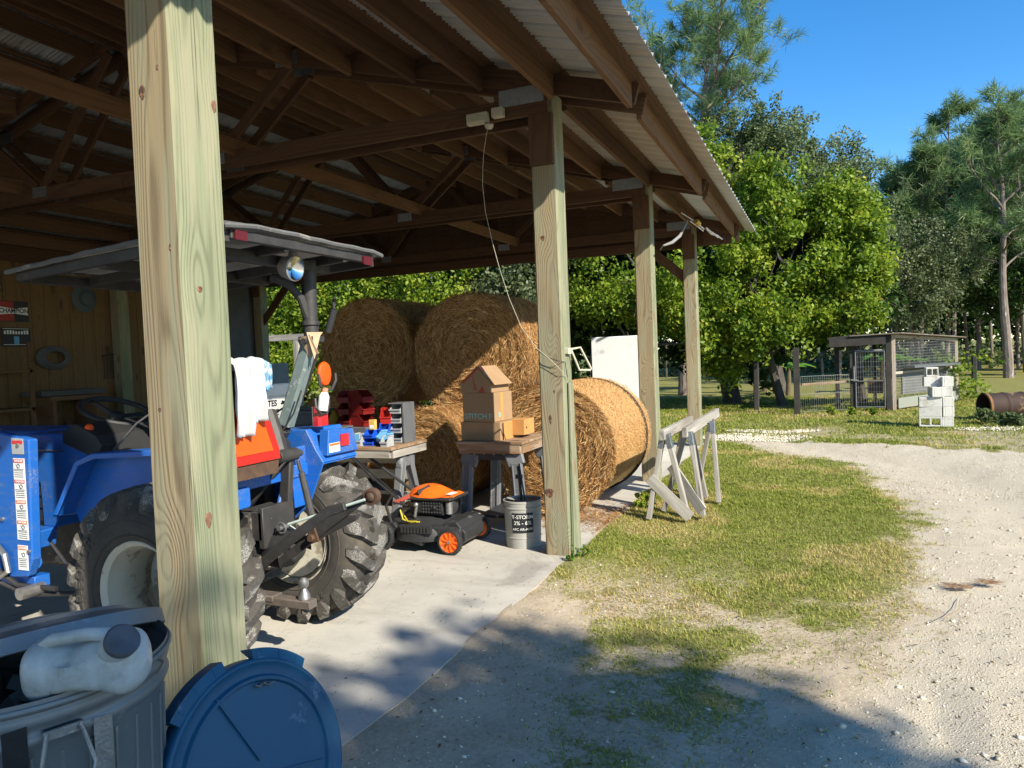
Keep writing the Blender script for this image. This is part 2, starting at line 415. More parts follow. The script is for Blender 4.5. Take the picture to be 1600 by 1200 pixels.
PY = [-1.45, 1.72, 4.98, 8.10, 11.22]; PW = .19; SL = .28; XR = -5.9
def roofz(x): return 3.235 + SL * ((-1.1 - x) if x > XR else (-1.1 - XR) - (XR - x))   # underside of purlins' top
for i, y in enumerate(PY):
    for xc in (-1.70 - PW / 2, -10.1 + PW / 2):
        if i == 1 and xc > -5: xc -= .085
        b = MB(); b.board((xc, y + PW / 2 - (.03 if i == 1 else 0), -.02), (xc, y + PW / 2 - (.03 if i == 1 else 0), 3.30), PW, PW, up=(0, 1, 0), c=.012)
        o = b.build('post', [M_post, M_postg], barn)
        if i == 1 and xc > -5: near_post = o
        if i == 2 and xc > -5: second_post = o
        for p in o.data.polygons:
            if p.normal.x > .6: p.material_index = 1
        # scab block nailed high on the front face
        b = MB(); b.board((xc, y - .021, 2.80), (xc, y - .021, 3.155), PW - .012, .038, up=(1, 0, 0), c=.003)
        b.build('scab_board', M_truss, barn)
M_knot = pm('knot_wood', (.13, .07, .045), (.05, .03, .022), 45, .6, 0, .8, 90, bd=.004, c3=(.30, .14, .07), s3=30, t3=.52)
def knot(p, n, ra, rb, par, m=None):
    n = V(*n); b = MB(); e = n.cross(V(0, 0, 1)); vs = []; N = 18
    for k, (f, h) in enumerate(((1.25, -.001), (1.0, .0012), (.6, .0022), (.25, .0008))):
        for j in range(N):
            a = 2 * math.pi * j / N; w_ = 1 + .12 * math.sin(3 * a + k) + .06 * math.sin(7 * a)
            vs.append(V(*p) + e * math.cos(a) * ra * f * w_ + V(0, 0, 1) * math.sin(a) * rb * f * w_ + n * h)
    fs = [(k * N + j, k * N + (j + 1) % N, (k + 1) * N + (j + 1) % N, (k + 1) * N + j) for k in range(3) for j in range(N)] + [tuple(3 * N + j for j in range(N))]
    b._add(vs, [f[::-1] for f in fs], None, 0, True); b.build('knot', m or M_knot, par)
M_knot2 = pm('resin_knot', (.24, .12, .07), (.13, .07, .045), 40, .5, 0, .6, 90)
XF, YF = -1.785, PY[1] - .03
for (px, py, f, ra, rb, m) in ((222, 144, 0, .011, .02, None), (266, 386, 0, .004, .011, None), (246, 105, 0, .004, .008, None), (334, 166, 1, .010, .018, M_knot2), (312, 452, 1, .010, .009, None), (326, 812, 1, .012, .022, M_knot2), (250, 640, 0, .006, .006, None)):
    v = fw + rr * ((px - 800) / 1150) - uu * ((py - 600) / 1150)
    t_ = (YF / v.y) if f == 0 else (XF / v.x)
    p_ = V(0, 0, H) + v * t_; knot(p_, (0, -1, 0) if f == 0 else (1, 0, 0), ra, rb, near_post, m)
for (px, py, ra, rb) in ((848, 372, .014, .018), (860, 655, .01, .03), (858, 770, .03, .03), (866, 612, .006, .012)):
    v = fw + rr * ((px - 800) / 1150) - uu * ((py - 600) / 1150); p_ = V(0, 0, H) + v * (PY[2] / v.y); knot(p_, (0, -1, 0), ra, rb, second_post)
# doubled trusses
def tz(x): return 3.175 + SL * abs(0) + SL * ((-1.1 - x) if x > XR else (x + 10.7))
for i, y in enumerate(PY):
    for yy in ((y - .021 - .0), (y + PW + .021)):
        tr = MB(); yc = yy
        for sx in (1, -1):
            X = lambda x: x if sx > 0 else 2 * XR - x
            a = (X(-1.1), yc, tz(-1.1)); r_ = (XR, yc, tz(XR))
            tr.board(a, r_, .135, .038, c=.002)
        for (pa, pb) in (((-1.75, 3.225), (-10.05, 3.225)),): tr.board((pa[0], yc, pa[1]), (pb[0], yc, pb[1]), .135, .038, c=.002)
        for sx in (1, -1):
            X = lambda x: x if sx > 0 else 2 * XR - x
            dy = .0
            for (x0, z0, x1, z1) in ((-4.72, 3.30, -3.95, tz(-3.95) - .07), (-4.82, 3.30, XR + .1, tz(XR) - .12)):
                tr.board((X(x0), yc, z0), (X(x1), yc, z1), .085, .034, c=.002)
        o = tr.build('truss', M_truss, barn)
        for sx in (1, -1):
            X = lambda x: x if sx > 0 else 2 * XR - x
            for (x, z, ww, hh) in ((-1.93, 3.30, .34, .12), (-3.97, tz(-3.97) - .03, .22, .11), (-4.77, 3.25, .2, .1)):
                pl = MB(); pl.box((X(x), yc - .0203, z), (ww, .0016, hh)); pl.build('gusset_plate', M_plate, o)
# purlins hung between the trusses
PX = [-1.15, -1.70, -2.24, -2.79, -3.36, -3.93, -4.5, -5.07, -5.62]
PX += [2 * XR - x for x in PX]
for i in range(-1, len(PY)):
    y0 = (PY[i] + PW + .042) if i >= 0 else -3.6
    y1 = (PY[i + 1] - .042) if i + 1 < len(PY) else 11.95
    for x in PX:
        zt = roofz(x) + .005
        b = MB(); b.board((x, y0, zt - .082), (x, y1, zt - .082), .175, .036, c=.002)
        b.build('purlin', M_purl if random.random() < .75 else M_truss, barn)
for x in PX:
    zt = roofz(x) + .028
    b = MB(); b.board((x + .055, -3.6, zt), (x + .055, 11.98, zt), .036, .088, up=(-SL if x > XR else SL, 0, 1), c=.002)
    b.build('batten', M_truss, barn)
# horizontal runners lying on the bottom chords
for x in (-4.55, -7.3):
    b = MB(); b.board((x, -3.3, 3.32), (x, 11.3, 3.32), .135, .038, c=.002); b.build('runner_board', M_purl, barn)
b = MB(); b.board((XR, -3.6, tz(XR) - .02), (XR, 11.9, tz(XR) - .02), .18, .04); b.build('ridge_board', M_truss, barn)
# roof sheets: corrugated, ribs running down the slope
def roof(sx):
    pr = []
    y = -3.75
    k = 0
    while y < 12.08:
        t = (k % 12) / 4.0
        # rib every 0.2 m, small flutes between
        ph = (y + 3.75) / .2
        fr = ph - math.floor(ph)
        h = .030 * max(0, 1 - abs(fr - .5) / .14) if abs(fr - .5) < .14 else .006 * math.cos(fr * 2 * math.pi * 5)
        pr.append((y, h)); y += .2 / 16; k += 1
    b = MB(); vs = []; xs_ = (-.90, -2.5, -4.2, XR) if sx > 0 else (2 * XR + .90, 2 * XR + 2.5, 2 * XR + 4.2, XR)
    n = len(pr)
    for x in xs_:
        z0 = roofz(x) + .052
        vs += [(x, y, z0 + h) for y, h in pr]
    vs2 = [(x, y, z + .0015) for x, y, z in vs]
    m = len(vs); fs = []
    for j in range(len(xs_) - 1):
        for i in range(n - 1):
            q = (j * n + i, j * n + i + 1, (j + 1) * n + i + 1, (j + 1) * n + i)
            if sx < 0: q = q[::-1]
            fs.append(tuple(q)); 
    b._add(vs, fs, None, 0, False)
    b._add(vs2, [f[::-1] for f in fs], None, 0, False)
    o = b.build('roof_sheet', M_roof, barn)
    sc = MB()
    for k in range(78):
        y = -3.75 + .1 + k * .2
        x = -.93 if sx > 0 else 2 * XR + .93
        sc.box((x, y, roofz(x) + .081), (.018, .018, .009))
    sc.build('roof_screw', M_plate, o)
roof(1); roof(-1)
# far gable: infill boards above a header
b = MB()
gy_ = 11.44
for i in range(int(8.7 / .305) + 1):
    x0 = -1.3 - i * .305; x1 = x0 - .30; xm = (x0 + x1) / 2
    zt = roofz(xm) - .02
    if x1 < -10.4: break
    b.bx((x0, gy_, 3.02), (x1, gy_ + .018, zt))
    b.bx((x0 + .02, gy_ - .019, 3.02), (x0 - .02, gy_ - .001, zt))
b.build('gable_siding', M_truss, barn)
b = MB(); b.board((-1.2, gy_ + .035, 3.09), (-10.4, gy_ + .035, 3.09), .16, .03, c=.002); b.board((-1.7, gy_ - .05, 3.06), (-10.1, gy_ - .05, 3.06), .14, .05, c=.002)
b.build('header_beam', M_truss, barn)
for (x0, z0, x1, z1) in ((-1.78, 2.45, -2.45, 3.05), (-9.95, 2.3, -9.25, 3.05)):
    b = MB(); b.board((x0, 11.30, z0), (x1, 11.30, z1), .14, .04, up=(0, 0, 1), c=.002); b.build('knee_brace', M_truss, barn)
# back wall: vertical pine boards, then a dark section
b = MB(); y = -3.0
while y < 9.2:
    b.board((-10.12, y + .095, 0), (-10.12, y + .095, 3.15), .186, .02, up=(0, 1, 0), c=.004); y += .19
b.build('plank_wall', M_plank, barn)
b = MB(); b.bx((-10.16, -3.0, 0), (-10.135, 11.4, 4.2)); b.bx((-10.13, 9.2, 0), (-10.09, 11.1, 3.15)); b.build('dark_wall_panel', M_darkw, barn)
b = MB(); b.board((-10.08, -3, 3.12), (-10.08, 11.2, 3.12), .2, .05); b.build('wall_beam', M_truss, barn)
for y in (5.9,):
    b = MB(); b.board((-10.07, y, 0), (-10.07, y, 2.55), .09, .04, up=(0, 1, 0)); b.build('wall_stud', M_purl, barn)
# ------------------------------------------------------------------ compact tractor
M_blue = pm('blue_paint', (.010, .125, .50), (.012, .10, .42), 3, .34, 0, .04, 30, c3=(.07, .14, .30), s3=4, t3=.565, r2=.65, spec=.5)
T = NT('dusty_blue_paint'); co_ = T.coord('Object'); n1 = T.noise(co_, 4, 8, .7); n2 = T.noise(co_, 130, 3, .7); n3 = T.noise(T.coord('Object', (1, 1, 6)), 9, 5, .65)
c = T.mix(T.mr(n1, .3, .7), (.009, .12, .48), (.014, .10, .38)); c = T.mix(T.mr(n3, .50, .75, 0, .45), c, (.09, .15, .25)); c = T.mix(T.math('MULTIPLY', T.mr(n1, .52, .62), T.mr(n2, .5, .62, 0, .7)), c, (.24, .23, .21))
scr = T.noise(T.coord('Object', (3, 3, 40)), 6, 3, .6); c = T.mix(T.mr(scr, .70, .73, 0, .5), c, (.16, .20, .28))
M_blue = T.fin(c, T.mr(n1, .35, .65, .28, .6), 0, T.bump(T.noise(co_, 5, 3), .06, .02), .5)
M_blk = pm('black_frame_metal', (.065, .06, .056), (.035, .034, .033), 12, .55, .2, .3, 70, c3=(.12, .085, .055), s3=9, t3=.60)
M_cast = pm('dirty_cast_iron', (.06, .058, .054), (.028, .026, .024), 14, .75, .2, .7, 60, bd=.008, c3=(.22, .18, .14), s3=10, t3=.57)
M_rust = pm('rusty_steel', (.16, .085, .05), (.08, .055, .04), 20, .7, .4, .5, 90)
M_steel = pm('bright_steel', (.45, .44, .42), (.30, .29, .27), 25, .4, .8, .2, 90)
M_plas = pm('black_plastic', (.022, .022, .023), (.03, .03, .03), 10, .5, 0, .1, 120, c3=(.08, .075, .065), s3=6, t3=.62)
M_rim = pm('cream_rim_paint', (.62, .59, .48), (.52, .48, .38), 6, .5, 0, .15, 60, c3=(.30, .26, .19), s3=7, t3=.52)
T = NT('tyre_rubber'); co_ = T.coord('Object'); n1 = T.noise(co_, 9, 6, .65); n2 = T.noise(co_, 90, 4, .7)
c = T.mix(T.mr(n1, .35, .65), (.075, .067, .058), (.045, .042, .038)); c = T.mix(T.mr(n2, .5, .8, 0, .4), c, (.13, .11, .09))
c = T.mix(T.mr(T.noise(co_, 3.2, 6, .6), .55, .7, 0, .6), c, (.14, .115, .085))
M_tyre = T.fin(c, .85, 0, T.bump(n2, .25, .003), .25)
T = NT('dusty_lug_tread'); co_ = T.coord('Object'); n1 = T.noise(co_, 11, 5, .6); n2 = T.noise(co_, 240, 3, .75); n3 = T.noise(co_, 70, 4, .7)
c = T.mix(T.mr(n3, .4, .7), (.06, .055, .05), (.10, .09, .075))
f = T.math('MULTIPLY', T.mr(n1, .50, .57), T.mr(n2, .45, .60, 0, .85))
c = T.mix(f, c, (.42, .40, .36))
M_lug = T.fin(c, .85, 0, T.bump(n3, .4, .004), .25)
M_red = pm('red_paint', (.50, .02, .015), (.42, .02, .015), 4, .35, 0, .03)
M_orange = pm('orange_fluorescent', (1.0, .10, .005), (.85, .09, .01), 3, .5, 0, .03)
M_redlens = pm('red_lens', (.55, .02, .03), (.40, .012, .02), 6, .15, 0, .1, 40, spec=.8)
M_white = pm('white_plastic', (.78, .78, .75), (.70, .70, .66), 4, .45, 0, .05)
M_decal = pm('decal_white', (.82, .82, .80), (.74, .74, .72), 12, .4, 0, 0)
M_decred = pm('decal_red', (.65, .04, .05), None, 4, .4, 0, 0)
M_decor = pm('decal_orange', (.80, .16, .02), None, 4, .4, 0, 0)
M_ink = pm('black_ink', (.02, .02, .022), None, 4, .5, 0, 0)
M_canopy = pm('canopy_fabric', (.13, .13, .13), (.09, .09, .09), 5, .8, 0, .5, 20, bd=.004, c3=(.26, .25, .23), s3=5, t3=.56)
M_liner = pm('canopy_liner', (.50, .49, .45), (.36, .35, .32), 2.5, .75, 0, .3, 15, c3=(.25, .24, .21), s3=4, t3=.57)
tr = thing('compact_tractor', (-2.9, 2.9, 0), 'blue compact tractor with grey canopy and front loader parked behind the nearest post', 'tractor')
WR = .475; WXC = -2.755
def wheel(yc, out, name='wheel'):
    """rear wheel: out=-1 faces -Y.  root mesh = hub disc; children tyre, rim"""
    c = V(WXC, yc, WR); ax = V(0, out, 0)
    hub = MB()
    # dish and hub cap, set deep towards the tractor
    hub.lathe([(.0, .055), (.035, .055), (.048, .045), (.05, .0), (.055, -.012)], c, ax, 24)
    hub.lathe([(.055, -.012), (.125, -.02), (.135, -.03), (.205, -.035), (.208, -.045), (.05, -.05)], c, ax, 40, mi=1)
    for k in range(6):
        a = k * math.pi / 3 + .3
        p = c + V(math.cos(a) * .095, 0, math.sin(a) * .095)
        hub.cyl(p + ax * -.02, p + ax * .002, .013, 6)
    w_ = hub.build(name, [M_cast, M_rim], tr, origin=c)
    w_['label'] = 'lugged tyre on a dirty cream rim'
    rim = MB(); hw = .125
    pr = [(.238, hw + .012), (.245, hw + .008), (.243, hw - .004), (.226, hw - .012), (.222, hw - .04), (.205, hw - .07), (.203, -hw + .07), (.222, -hw + .04), (.226, -hw + .012), (.243, -hw + .004), (.245, -hw - .008), (.238, -hw - .012), (.218, -hw + .008), (.214, -hw + .04), (.197, -hw + .07), (.199, hw - .07), (.214, hw - .04), (.218, hw - .008), (.238, hw + .012)]
    rc = c + ax * .07
    rim.lathe(pr, rc, ax, 56)
    rm = rim.build('rim', M_rim, w_)
    ty = MB()
    R0 = WR - .036
    pr = [(.236, hw - .006), (.245, hw + .012), (.262, hw + .022), (.30, hw + .030), (.35, hw + .030), (.385, hw + .018), (R0 - .012, hw - .006), (R0, hw - .04), (R0 + .004, 0), (R0, -hw + .04), (R0 - .012, -hw + .006), (.385, -hw - .018), (.35, -hw - .030), (.30, -hw - .030), (.262, -hw - .022), (.245, -hw - .012), (.236, -hw + .006)]
    ty.lathe(pr, rc, ax, 72)
    for rr_ in (.272, .335):   # raised sidewall rings
        for sgn in (1, -1):
            ty.lathe([(rr_ - .006, sgn * (hw + .0225 + (.006 if rr_ > .3 else 0))), (rr_, sgn * (hw + .030 + (.003 if rr_ > .3 else 0))), (rr_ + .006, sgn * (hw + .026 + (.004 if rr_ > .3 else 0)))], rc, ax, 72)
    N = 19
    for sgn in (1, -1):
        for k in range(N):
            a0 = 2 * math.pi * (k + (.5 if sgn > 0 else 0)) / N
            path = [(-.012, 0, WR, .028), (.035, .04, WR + .001, .027), (.08, .105, WR - .003, .029), (hw - .004, .175, WR - .008, .034), (hw + .013, .205, WR - .022, .036), (hw + .024, .225, WR - .062, .030), (hw + .028, .235, WR - .095, .018)]
            vs = []
            for (u, da, rad, hw2) in path:
                a = a0 + da; er = V(math.cos(a), 0, math.sin(a)); et = V(-math.sin(a), 0, math.cos(a))
                base = rad - .05 if u < hw else rad - .03
                pc = rc + ax * (sgn * u)
                inn = ax * (-sgn * .02) if u > hw else V(0, 0, 0)
                vs += [pc + inn + er * base - et * (hw2 + .012), pc + er * rad - et * hw2, pc + er * rad + et * hw2, pc + inn + er * base + et * (hw2 + .012)]
            fs = []; ms = []
            for i in range(len(path) - 1):
                o = i * 4
                for j in range(3): fs.append((o + j, o + j + 1, o + 5 + j, o + 4 + j))
            fs += [(0, 3, 2, 1), (len(vs) - 4, len(vs) - 3, len(vs) - 2, len(vs) - 1)]
            if sgn * out > 0: fs = [f[::-1] for f in fs]
            ty._add(vs, fs, None, 1)
    t_ = ty.build('tyre', [M_tyre, M_lug], w_, sharp=40)
    # raised lettering on the sidewall
    for a_deg, s_ in ((140, 'R'), (149, 'E'), (158, 'A'), (167, 'D'), (176, 'E'), (185, 'R')) if out < 0 else ((-62, 'N'), (-70, 'G'), (-54, 'S')):
        a = R(a_deg)
        er = V(math.cos(a), 0, math.sin(a)); et = V(-math.sin(a), 0, math.cos(a))
        p = rc + er * .345 + ax * (hw + .030)
        if out < 0: text_obj('raised_letter', s_, .07, M_tyre, w_, p, -et, er, extrude=.003, bold=True)
        else: text_obj('raised_letter', s_, .05, M_tyre, w_, rc + er * .345 - ax * (hw + .030), et, er, extrude=.003, bold=True)
    return w_
wheel(2.475, -1); wheel(3.33, 1)
# chassis / rear housing
b = MB()
b.lathe([(.0, -.12), (.07, -.12), (.09, -.08), (.12, -.05), (.13, 0), (.12, .05), (.09, .08), (.07, .12), (0, .12)], (WXC, 2.62, WR), (0, 1, 0), 20)
b.lathe([(.0, -.12), (.07, -.12), (.09, -.08), (.12, -.05), (.13, 0), (.12, .05), (.09, .08), (.07, .12), (0, .12)], (WXC, 3.2, WR), (0, 1, 0), 20)
b.bx((-3.05, 2.74, .34), (-2.68, 3.1, .72), c_=.03); b.bx((-4.6, 2.76, .38), (-3.0, 3.08, .66), c_=.02)
b.bx((-2.70, 2.78, .60), (-2.60, 3.06, .74), c_=.015)
b.lathe([(0, .06), (.09, .06), (.10, .04), (.10, -.02), (.0, -.02)], (-2.64, 2.92, .52), (1, 0, 0), 20)
b.cyl((-2.72, 2.84, .66), (-2.56, 2.84, .66), .022); b.cyl((-2.72, 3.0, .66), (-2.57, 3.0, .66), .022)
for k in range(14):
    b.box((-2.66 + random.uniform(-.03, .05), 2.78 + random.random() * .3, .4 + random.random() * .32), (.03, .03, .03), rot=Matrix.Rotation(random.random(), 3, 'X'))
b.build('transmission_housing', M_cast, tr, bevel=.006)
# PTO shield
b = MB(); b.lathe([(.105, -.08), (.11, .0), (.10, .1), (.098, .1), (.103, 0), (.098, -.08)], (-2.53, 2.93, .53), (1, -.25, -.1), 24, ang=(R(-20), R(200)), xdir=(0, 1, .3)); b.build('pto_shield', M_plas, tr)
# fenders
def fender(y0, y1, side, vis):
    b = MB()
    X0, X1 = -2.47, -3.48
    # outline seen from the side: rear edge, top, front slope
    top = [(-2.50, .99), (-2.56, 1.105), (-2.66, 1.10), (-3.22, 1.07), (-3.34, 1.03), (-3.52, .76)]
    bot = [(-2.47, .985), (-2.47, .93)]
    pts = [(-2.455, .93), (-2.50, .995)] + top[1:]
    th = .01
    for i in range(len(pts) - 1):
        (xa, za), (xb, zb) = pts[i], pts[i + 1]
        b.quad((xa, y0, za), (xa, y1, za), (xb, y1, zb), (xb, y0, zb))
        b.quad((xa - .004, y0, za - th), (xb - .004, y0, zb - th), (xb - .004, y1, zb - th), (xa - .004, y1, za - th))
    yi = y1 if side < 0 else y0      # inner side panel
    poly = [(-2.455, .93), (-2.50, .995), (-2.56, 1.105), (-2.66, 1.10), (-3.22, 1.07), (-3.34, 1.03), (-3.52, .76), (-3.45, .62), (-3.2, .55), (-2.75, .55), (-2.56, .70)]
    b.prism(poly, (0, yi, 0), (1, 0, 0), (0, 0, 1), .012)
    yo = y0 if side < 0 else y1
    edge = [(-2.455, .93), (-2.50, .995), (-2.56, 1.105), (-2.66, 1.10), (-3.22, 1.07), (-3.34, 1.03), (-3.52, .76), (-3.49, .76), (-3.32, 1.01), (-3.21, 1.045), (-2.66, 1.07), (-2.585, 1.075), (-2.53, .985), (-2.49, .93)]
    b.prism(edge, (0, yo, 0), (1, 0, 0), (0, 0, 1), .01)
    # rear lamp pod
    b.prism([(y0 + .02, .96), (y1, .96), (y1 - .035, 1.085), (y0 + .04, 1.10)] if side > 0 else [(y0, .96), (y1 - .02, .96), (y1 - .04, 1.10), (y0 + .035, 1.085)], (-2.475, 0, 0), (0, 1, 0), (0, 0, 1), .06)
    o = b.build('fender', M_blue, tr, bevel=.004)
    yl = (y0 + y1) / 2 + .02
    l = MB(); l.bx((-2.4445, yl - .035, 1.0), (-2.436, yl + .035, 1.065), c_=.003); l.build('tail_reflector', M_redlens, o)
    if side > 0:
        d = MB(); d.bx((-2.4445, y0 + .035, .975), (-2.4435, y0 + .13, 1.025)); d.build('warning_decal', M_decal, o)
        d = MB(); d.bx((-2.4435, y0 + .037, 1.010), (-2.4429, y0 + .128, 1.023)); d.build('decal_heading', M_decor, o)
        l = MB(); l.board((-2.52, yl - .10, 1.12), (-2.52, yl - .10, 1.225), .085, .06, up=(0, 1, 0), c=.014); l.build('tail_lamp', M_redlens, o)
    return o
fender(2.44, 2.56, -1, True); fender(3.20, 3.50, 1, True)
# blue cross panel between the fenders under the seat
b = MB(); b.bx((-2.62, 2.62, .86), (-2.56, 3.22, .93), c_=.01); b.prism([(2.95, .70), (3.2, .70), (3.2, 1.02), (3.08, 1.02)], (-2.58, 0, 0), (0, 1, 0), (0, 0, 1), .02)
b.bx((-2.60, 2.64, .78), (-2.54, 2.74, .88), c_=.01)
b.build('rear_panel', M_blue, tr, bevel=.005)
# seat
b = MB(); b.bx((-2.95, 2.72, .98), (-2.58, 3.10, 1.08), c_=.03); b.bx((-2.60, 2.50, 1.05), (-2.52, 2.74, 1.44), c_=.03); b.build('seat', M_plas, tr, bevel=.012, seg=2)
# slow-moving sign
b = MB(); b.prism([(2.50, 1.0), (2.87, 1.0), (2.865, 1.05), (2.74, 1.36), (2.63, 1.36), (2.505, 1.05)], (-2.465, 0, 0), (0, 1, 0), (0, 0, 1), .006)
sm = b.build('slow_vehicle_sign', M_red, tr); sm['label'] = 'triangular orange and red sign'
b = MB(); b.prism([(2.53, 1.045), (2.82, 1.045), (2.70, 1.35), (2.65, 1.35)], (-2.460, 0, 0), (0, 1, 0), (0, 0, 1), .003); b.build('sign_centre', M_orange, sm)
b = MB(); b.prism([(2.5, .93), (2.86, .93), (2.87, .998), (2.5, .998)], (-2.475, 0, 0), (0, 1, 0), (0, 0, 1), .006); b.build('sign_bracket', M_rust, tr)
# steering wheel, dash
cs = V(-3.60, 2.90, 1.235); ns = V(.42, 0, 1).normalized()
b = MB(); e1 = ns.orthogonal().normalized(); e2 = ns.cross(e1)
b.tube([cs + (e1 * math.cos(t) + e2 * math.sin(t)) * .185 for t in np.linspace(0, 2 * math.pi, 37)[:-1]], .015, 8, closed=True)
for k in range(3):
    t = k * 2.094 + .5; b.board(cs - ns * .03, cs + (e1 * math.cos(t) + e2 * math.sin(t)) * .18, .02, .012, up=ns)
b.lathe([(0, .02), (.035, .015), (.04, -.02), (0, -.03)], cs - ns * .02, ns, 16)
b.cyl(cs - ns * .04, cs - ns * .30, .02)
b.build('steering_wheel', M_plas, tr)
b = MB(); b.prism([(-3.42, 1.04), (-3.60, 1.10), (-3.60, 1.16), (-3.50, 1.20), (-3.36, 1.14), (-3.26, 1.03), (-3.30, .99)], (0, 2.85, 0), (1, 0, 0), (0, 0, 1), .56)
for k in range(6): b.board((-3.36 + k * .012, 2.565, 1.02), (-3.30 + k * .012, 2.565, 1.10), .005, .006)
b.build('dashboard', M_plas, tr, bevel=.01)
b = MB(); b.cyl((-3.44, 2.6, 1.13), (-3.44, 2.6, 1.155), .008); b.sphere((-3.44, 2.6, 1.175), .022); b.build('lever_knob', M_orange, tr)
b = MB(); b.tube([(-3.28, 2.60, 1.06), (-3.1, 2.6, 1.2), (-2.98, 2.6, 1.26)], .006); b.build('control_lever', M_steel, tr)
# cowl side panel (blue) and hood
b = MB(); b.prism([(-3.93, 1.145), (-3.58, 1.145), (-3.55, 1.10), (-3.525, 1.07), (-3.34, 1.035), (-3.51, .78), (-3.56, .73), (-3.72, .71), (-3.72, .65), (-3.82, .65), (-3.83, .88), (-3.93, .98)], (0, 2.85, 0), (1, 0, 0), (0, 0, 1), .52)
b.build('cowl_panel', M_blue, tr, bevel=.012, seg=2)
b = MB(); b.bx((-4.9, 2.66, .98), (-3.935, 3.04, 1.15), c_=.03); b.build('hood', M_blue, tr, bevel=.01)
b = MB()
for z in (.68, .745, .81, .875): b.bx((-3.99, 2.60, z), (-3.835, 3.1, z + .058), c_=.006)
b.bx((-4.8, 2.64, .66), (-3.99, 3.06, .975)); b.build('engine_side_grille', M_plas, tr)
b = MB(); b.board((-3.95, 2.585, 1.06), (-3.62, 2.585, 1.06), .006, .004); b.build('trim_strip', M_steel, tr)
b = MB(); b.prism([(-3.87, .56), (-3.74, .56), (-3.715, .655), (-3.87, .655)], (0, 2.5, 0), (1, 0, 0), (0, 0, 1), .2); b.build('step_plate', M_blue, tr, bevel=.005)
b = MB(); b.cyl((-3.9, 2.40, .47), (-3.62, 2.40, .53), .04); b.bx((-3.9, 2.38, .40), (-3.60, 2.46, .46)); b.build('loader_brace_tube', M_blue, tr, bevel=.003)
# loader mast with decals
b = MB(); b.prism([(-3.80, 1.19), (-3.525, 1.145), (-3.555, .56), (-3.60, .47), (-3.82, .45), (-3.98, .7), (-3.96, 1.1)], (0, 2.37, 0), (1, 0, 0), (0, 0, 1), .05)
b.board((-4.05, 2.37, 1.02), (-5.2, 2.37, .5), .14, .07, c=.01)
lm = b.build('loader_mast', M_blue, tr, bevel=.008)
b = MB(); b.cyl((-3.80, 2.37, 1.19), (-3.80, 2.30, 1.19), .03); b.build('loader_pin', M_steel, lm); b = MB(); b.tube([(-3.79, 2.33, .62), (-3.72, 2.32, .58), (-3.70, 2.32, .50), (-3.78, 2.32, .46), (-3.83, 2.32, .50)], .014); b.build('bent_tube', M_steel, lm); b = MB(); b.cyl((-3.60, 2.30, .40), (-3.60, 2.42, .40), .03); b.build('loader_pin', M_steel, lm)
b = MB()
b.tube([(-3.98, 2.33, .85), (-3.90, 2.30, .72), (-3.86, 2.30, .60), (-3.78, 2.32, .50), (-3.70, 2.36, .42), (-3.5, 2.42, .40)], .013, 8)
b.tube([(-3.99, 2.34, .80), (-3.92, 2.31, .66), (-3.88, 2.31, .55), (-3.80, 2.33, .44), (-3.66, 2.38, .37), (-3.4, 2.5, .36)], .011, 8)
b.tube([(-3.55, 2.44, .62), (-3.48, 2.46, .52), (-3.30, 2.50, .47), (-3.05, 2.55, .46)], .009, 6)
b.build('hydraulic_hose', M_plas, tr)
for (x, z) in ((-3.60, 1.12), (-3.74, 1.10), (-3.75, .75), (-3.57, .60)):
    b = MB(); b.cyl((x, 2.346, z), (x, 2.336, z), .010, 6); b.build('bolt_head', M_steel, lm)
def decals(x0, x1, z0, z1, panels, heading):
    d = MB(); d.prism([(x0, z0), (x1, z0), (x1 + .003, z1), (x0 + .003, z1)], (0, 2.343, 0), (1, 0, 0), (0, 0, 1), .0016); o = d.build('warning_decal', M_decal, lm)
    n = panels; hgt = (z1 - z0) / n
    for k in range(n):
        zt = z1 - k * hgt
        h = MB(); h.prism([(x0 + .006, zt - .022), (x1 - .005, zt - .022), (x1 - .005, zt - .005), (x0 + .006, zt - .005)], (0, 2.3415, 0), (1, 0, 0), (0, 0, 1), .0014); h.build('decal_heading', heading[k % len(heading)], o)
        text_obj('decal_text', 'DANGER', .015, M_decal, o, ((x0 + x1) / 2 + .004, 2.3400, zt - .0135), (1, 0, 0), (0, 0, 1), .0003, True)
        if n > 1 or True:
            g = MB()
            for j in range(4):
                z = zt - hgt * .62 - j * .010
                if z > zt - hgt + .006: g.bx((x0 + .010, 2.3418, z), (x1 - .010, 2.3412, z + .0025))
            g.bx((x0 + .006, 2.3418, zt - hgt * .55), (x1 - .006, 2.3412, zt - hgt * .55 + .002))
            q = (x0 + x1) / 2 + random.uniform(-.01, .015)
            g.tube([V(q, 2.3412, zt - hgt * .38) + V(math.cos(t), 0, math.sin(t)) * .010 for t in np.linspace(0, 6.2, 9)], .0016, 4)
            g.board((q - .02, 2.3415, zt - hgt * .30), (q - .004, 2.3415, zt - hgt * .45), .002, .0006)
            g.build('decal_print', M_ink, o)
decals(-3.648, -3.565, .655, 1.055, 4, [M_decred, M_decred, M_decor, M_decor])
decals(-3.655, -3.582, .505, .628, 1, [M_decor])
d = MB(); d.prism([(-3.648, 1.075), (-3.562, 1.075), (-3.562, 1.15), (-3.648, 1.155)], (0, 2.343, 0), (1, 0, 0), (0, 0, 1), .0016); o = d.build('faded_decal', pm('decal_grey', (.42, .43, .44), None, 8, .5, 0, 0), lm)
d = MB(); d.bx((-3.643, 2.3419, 1.125), (-3.567, 2.3410, 1.142)); d.build('decal_heading', M_decred, o)
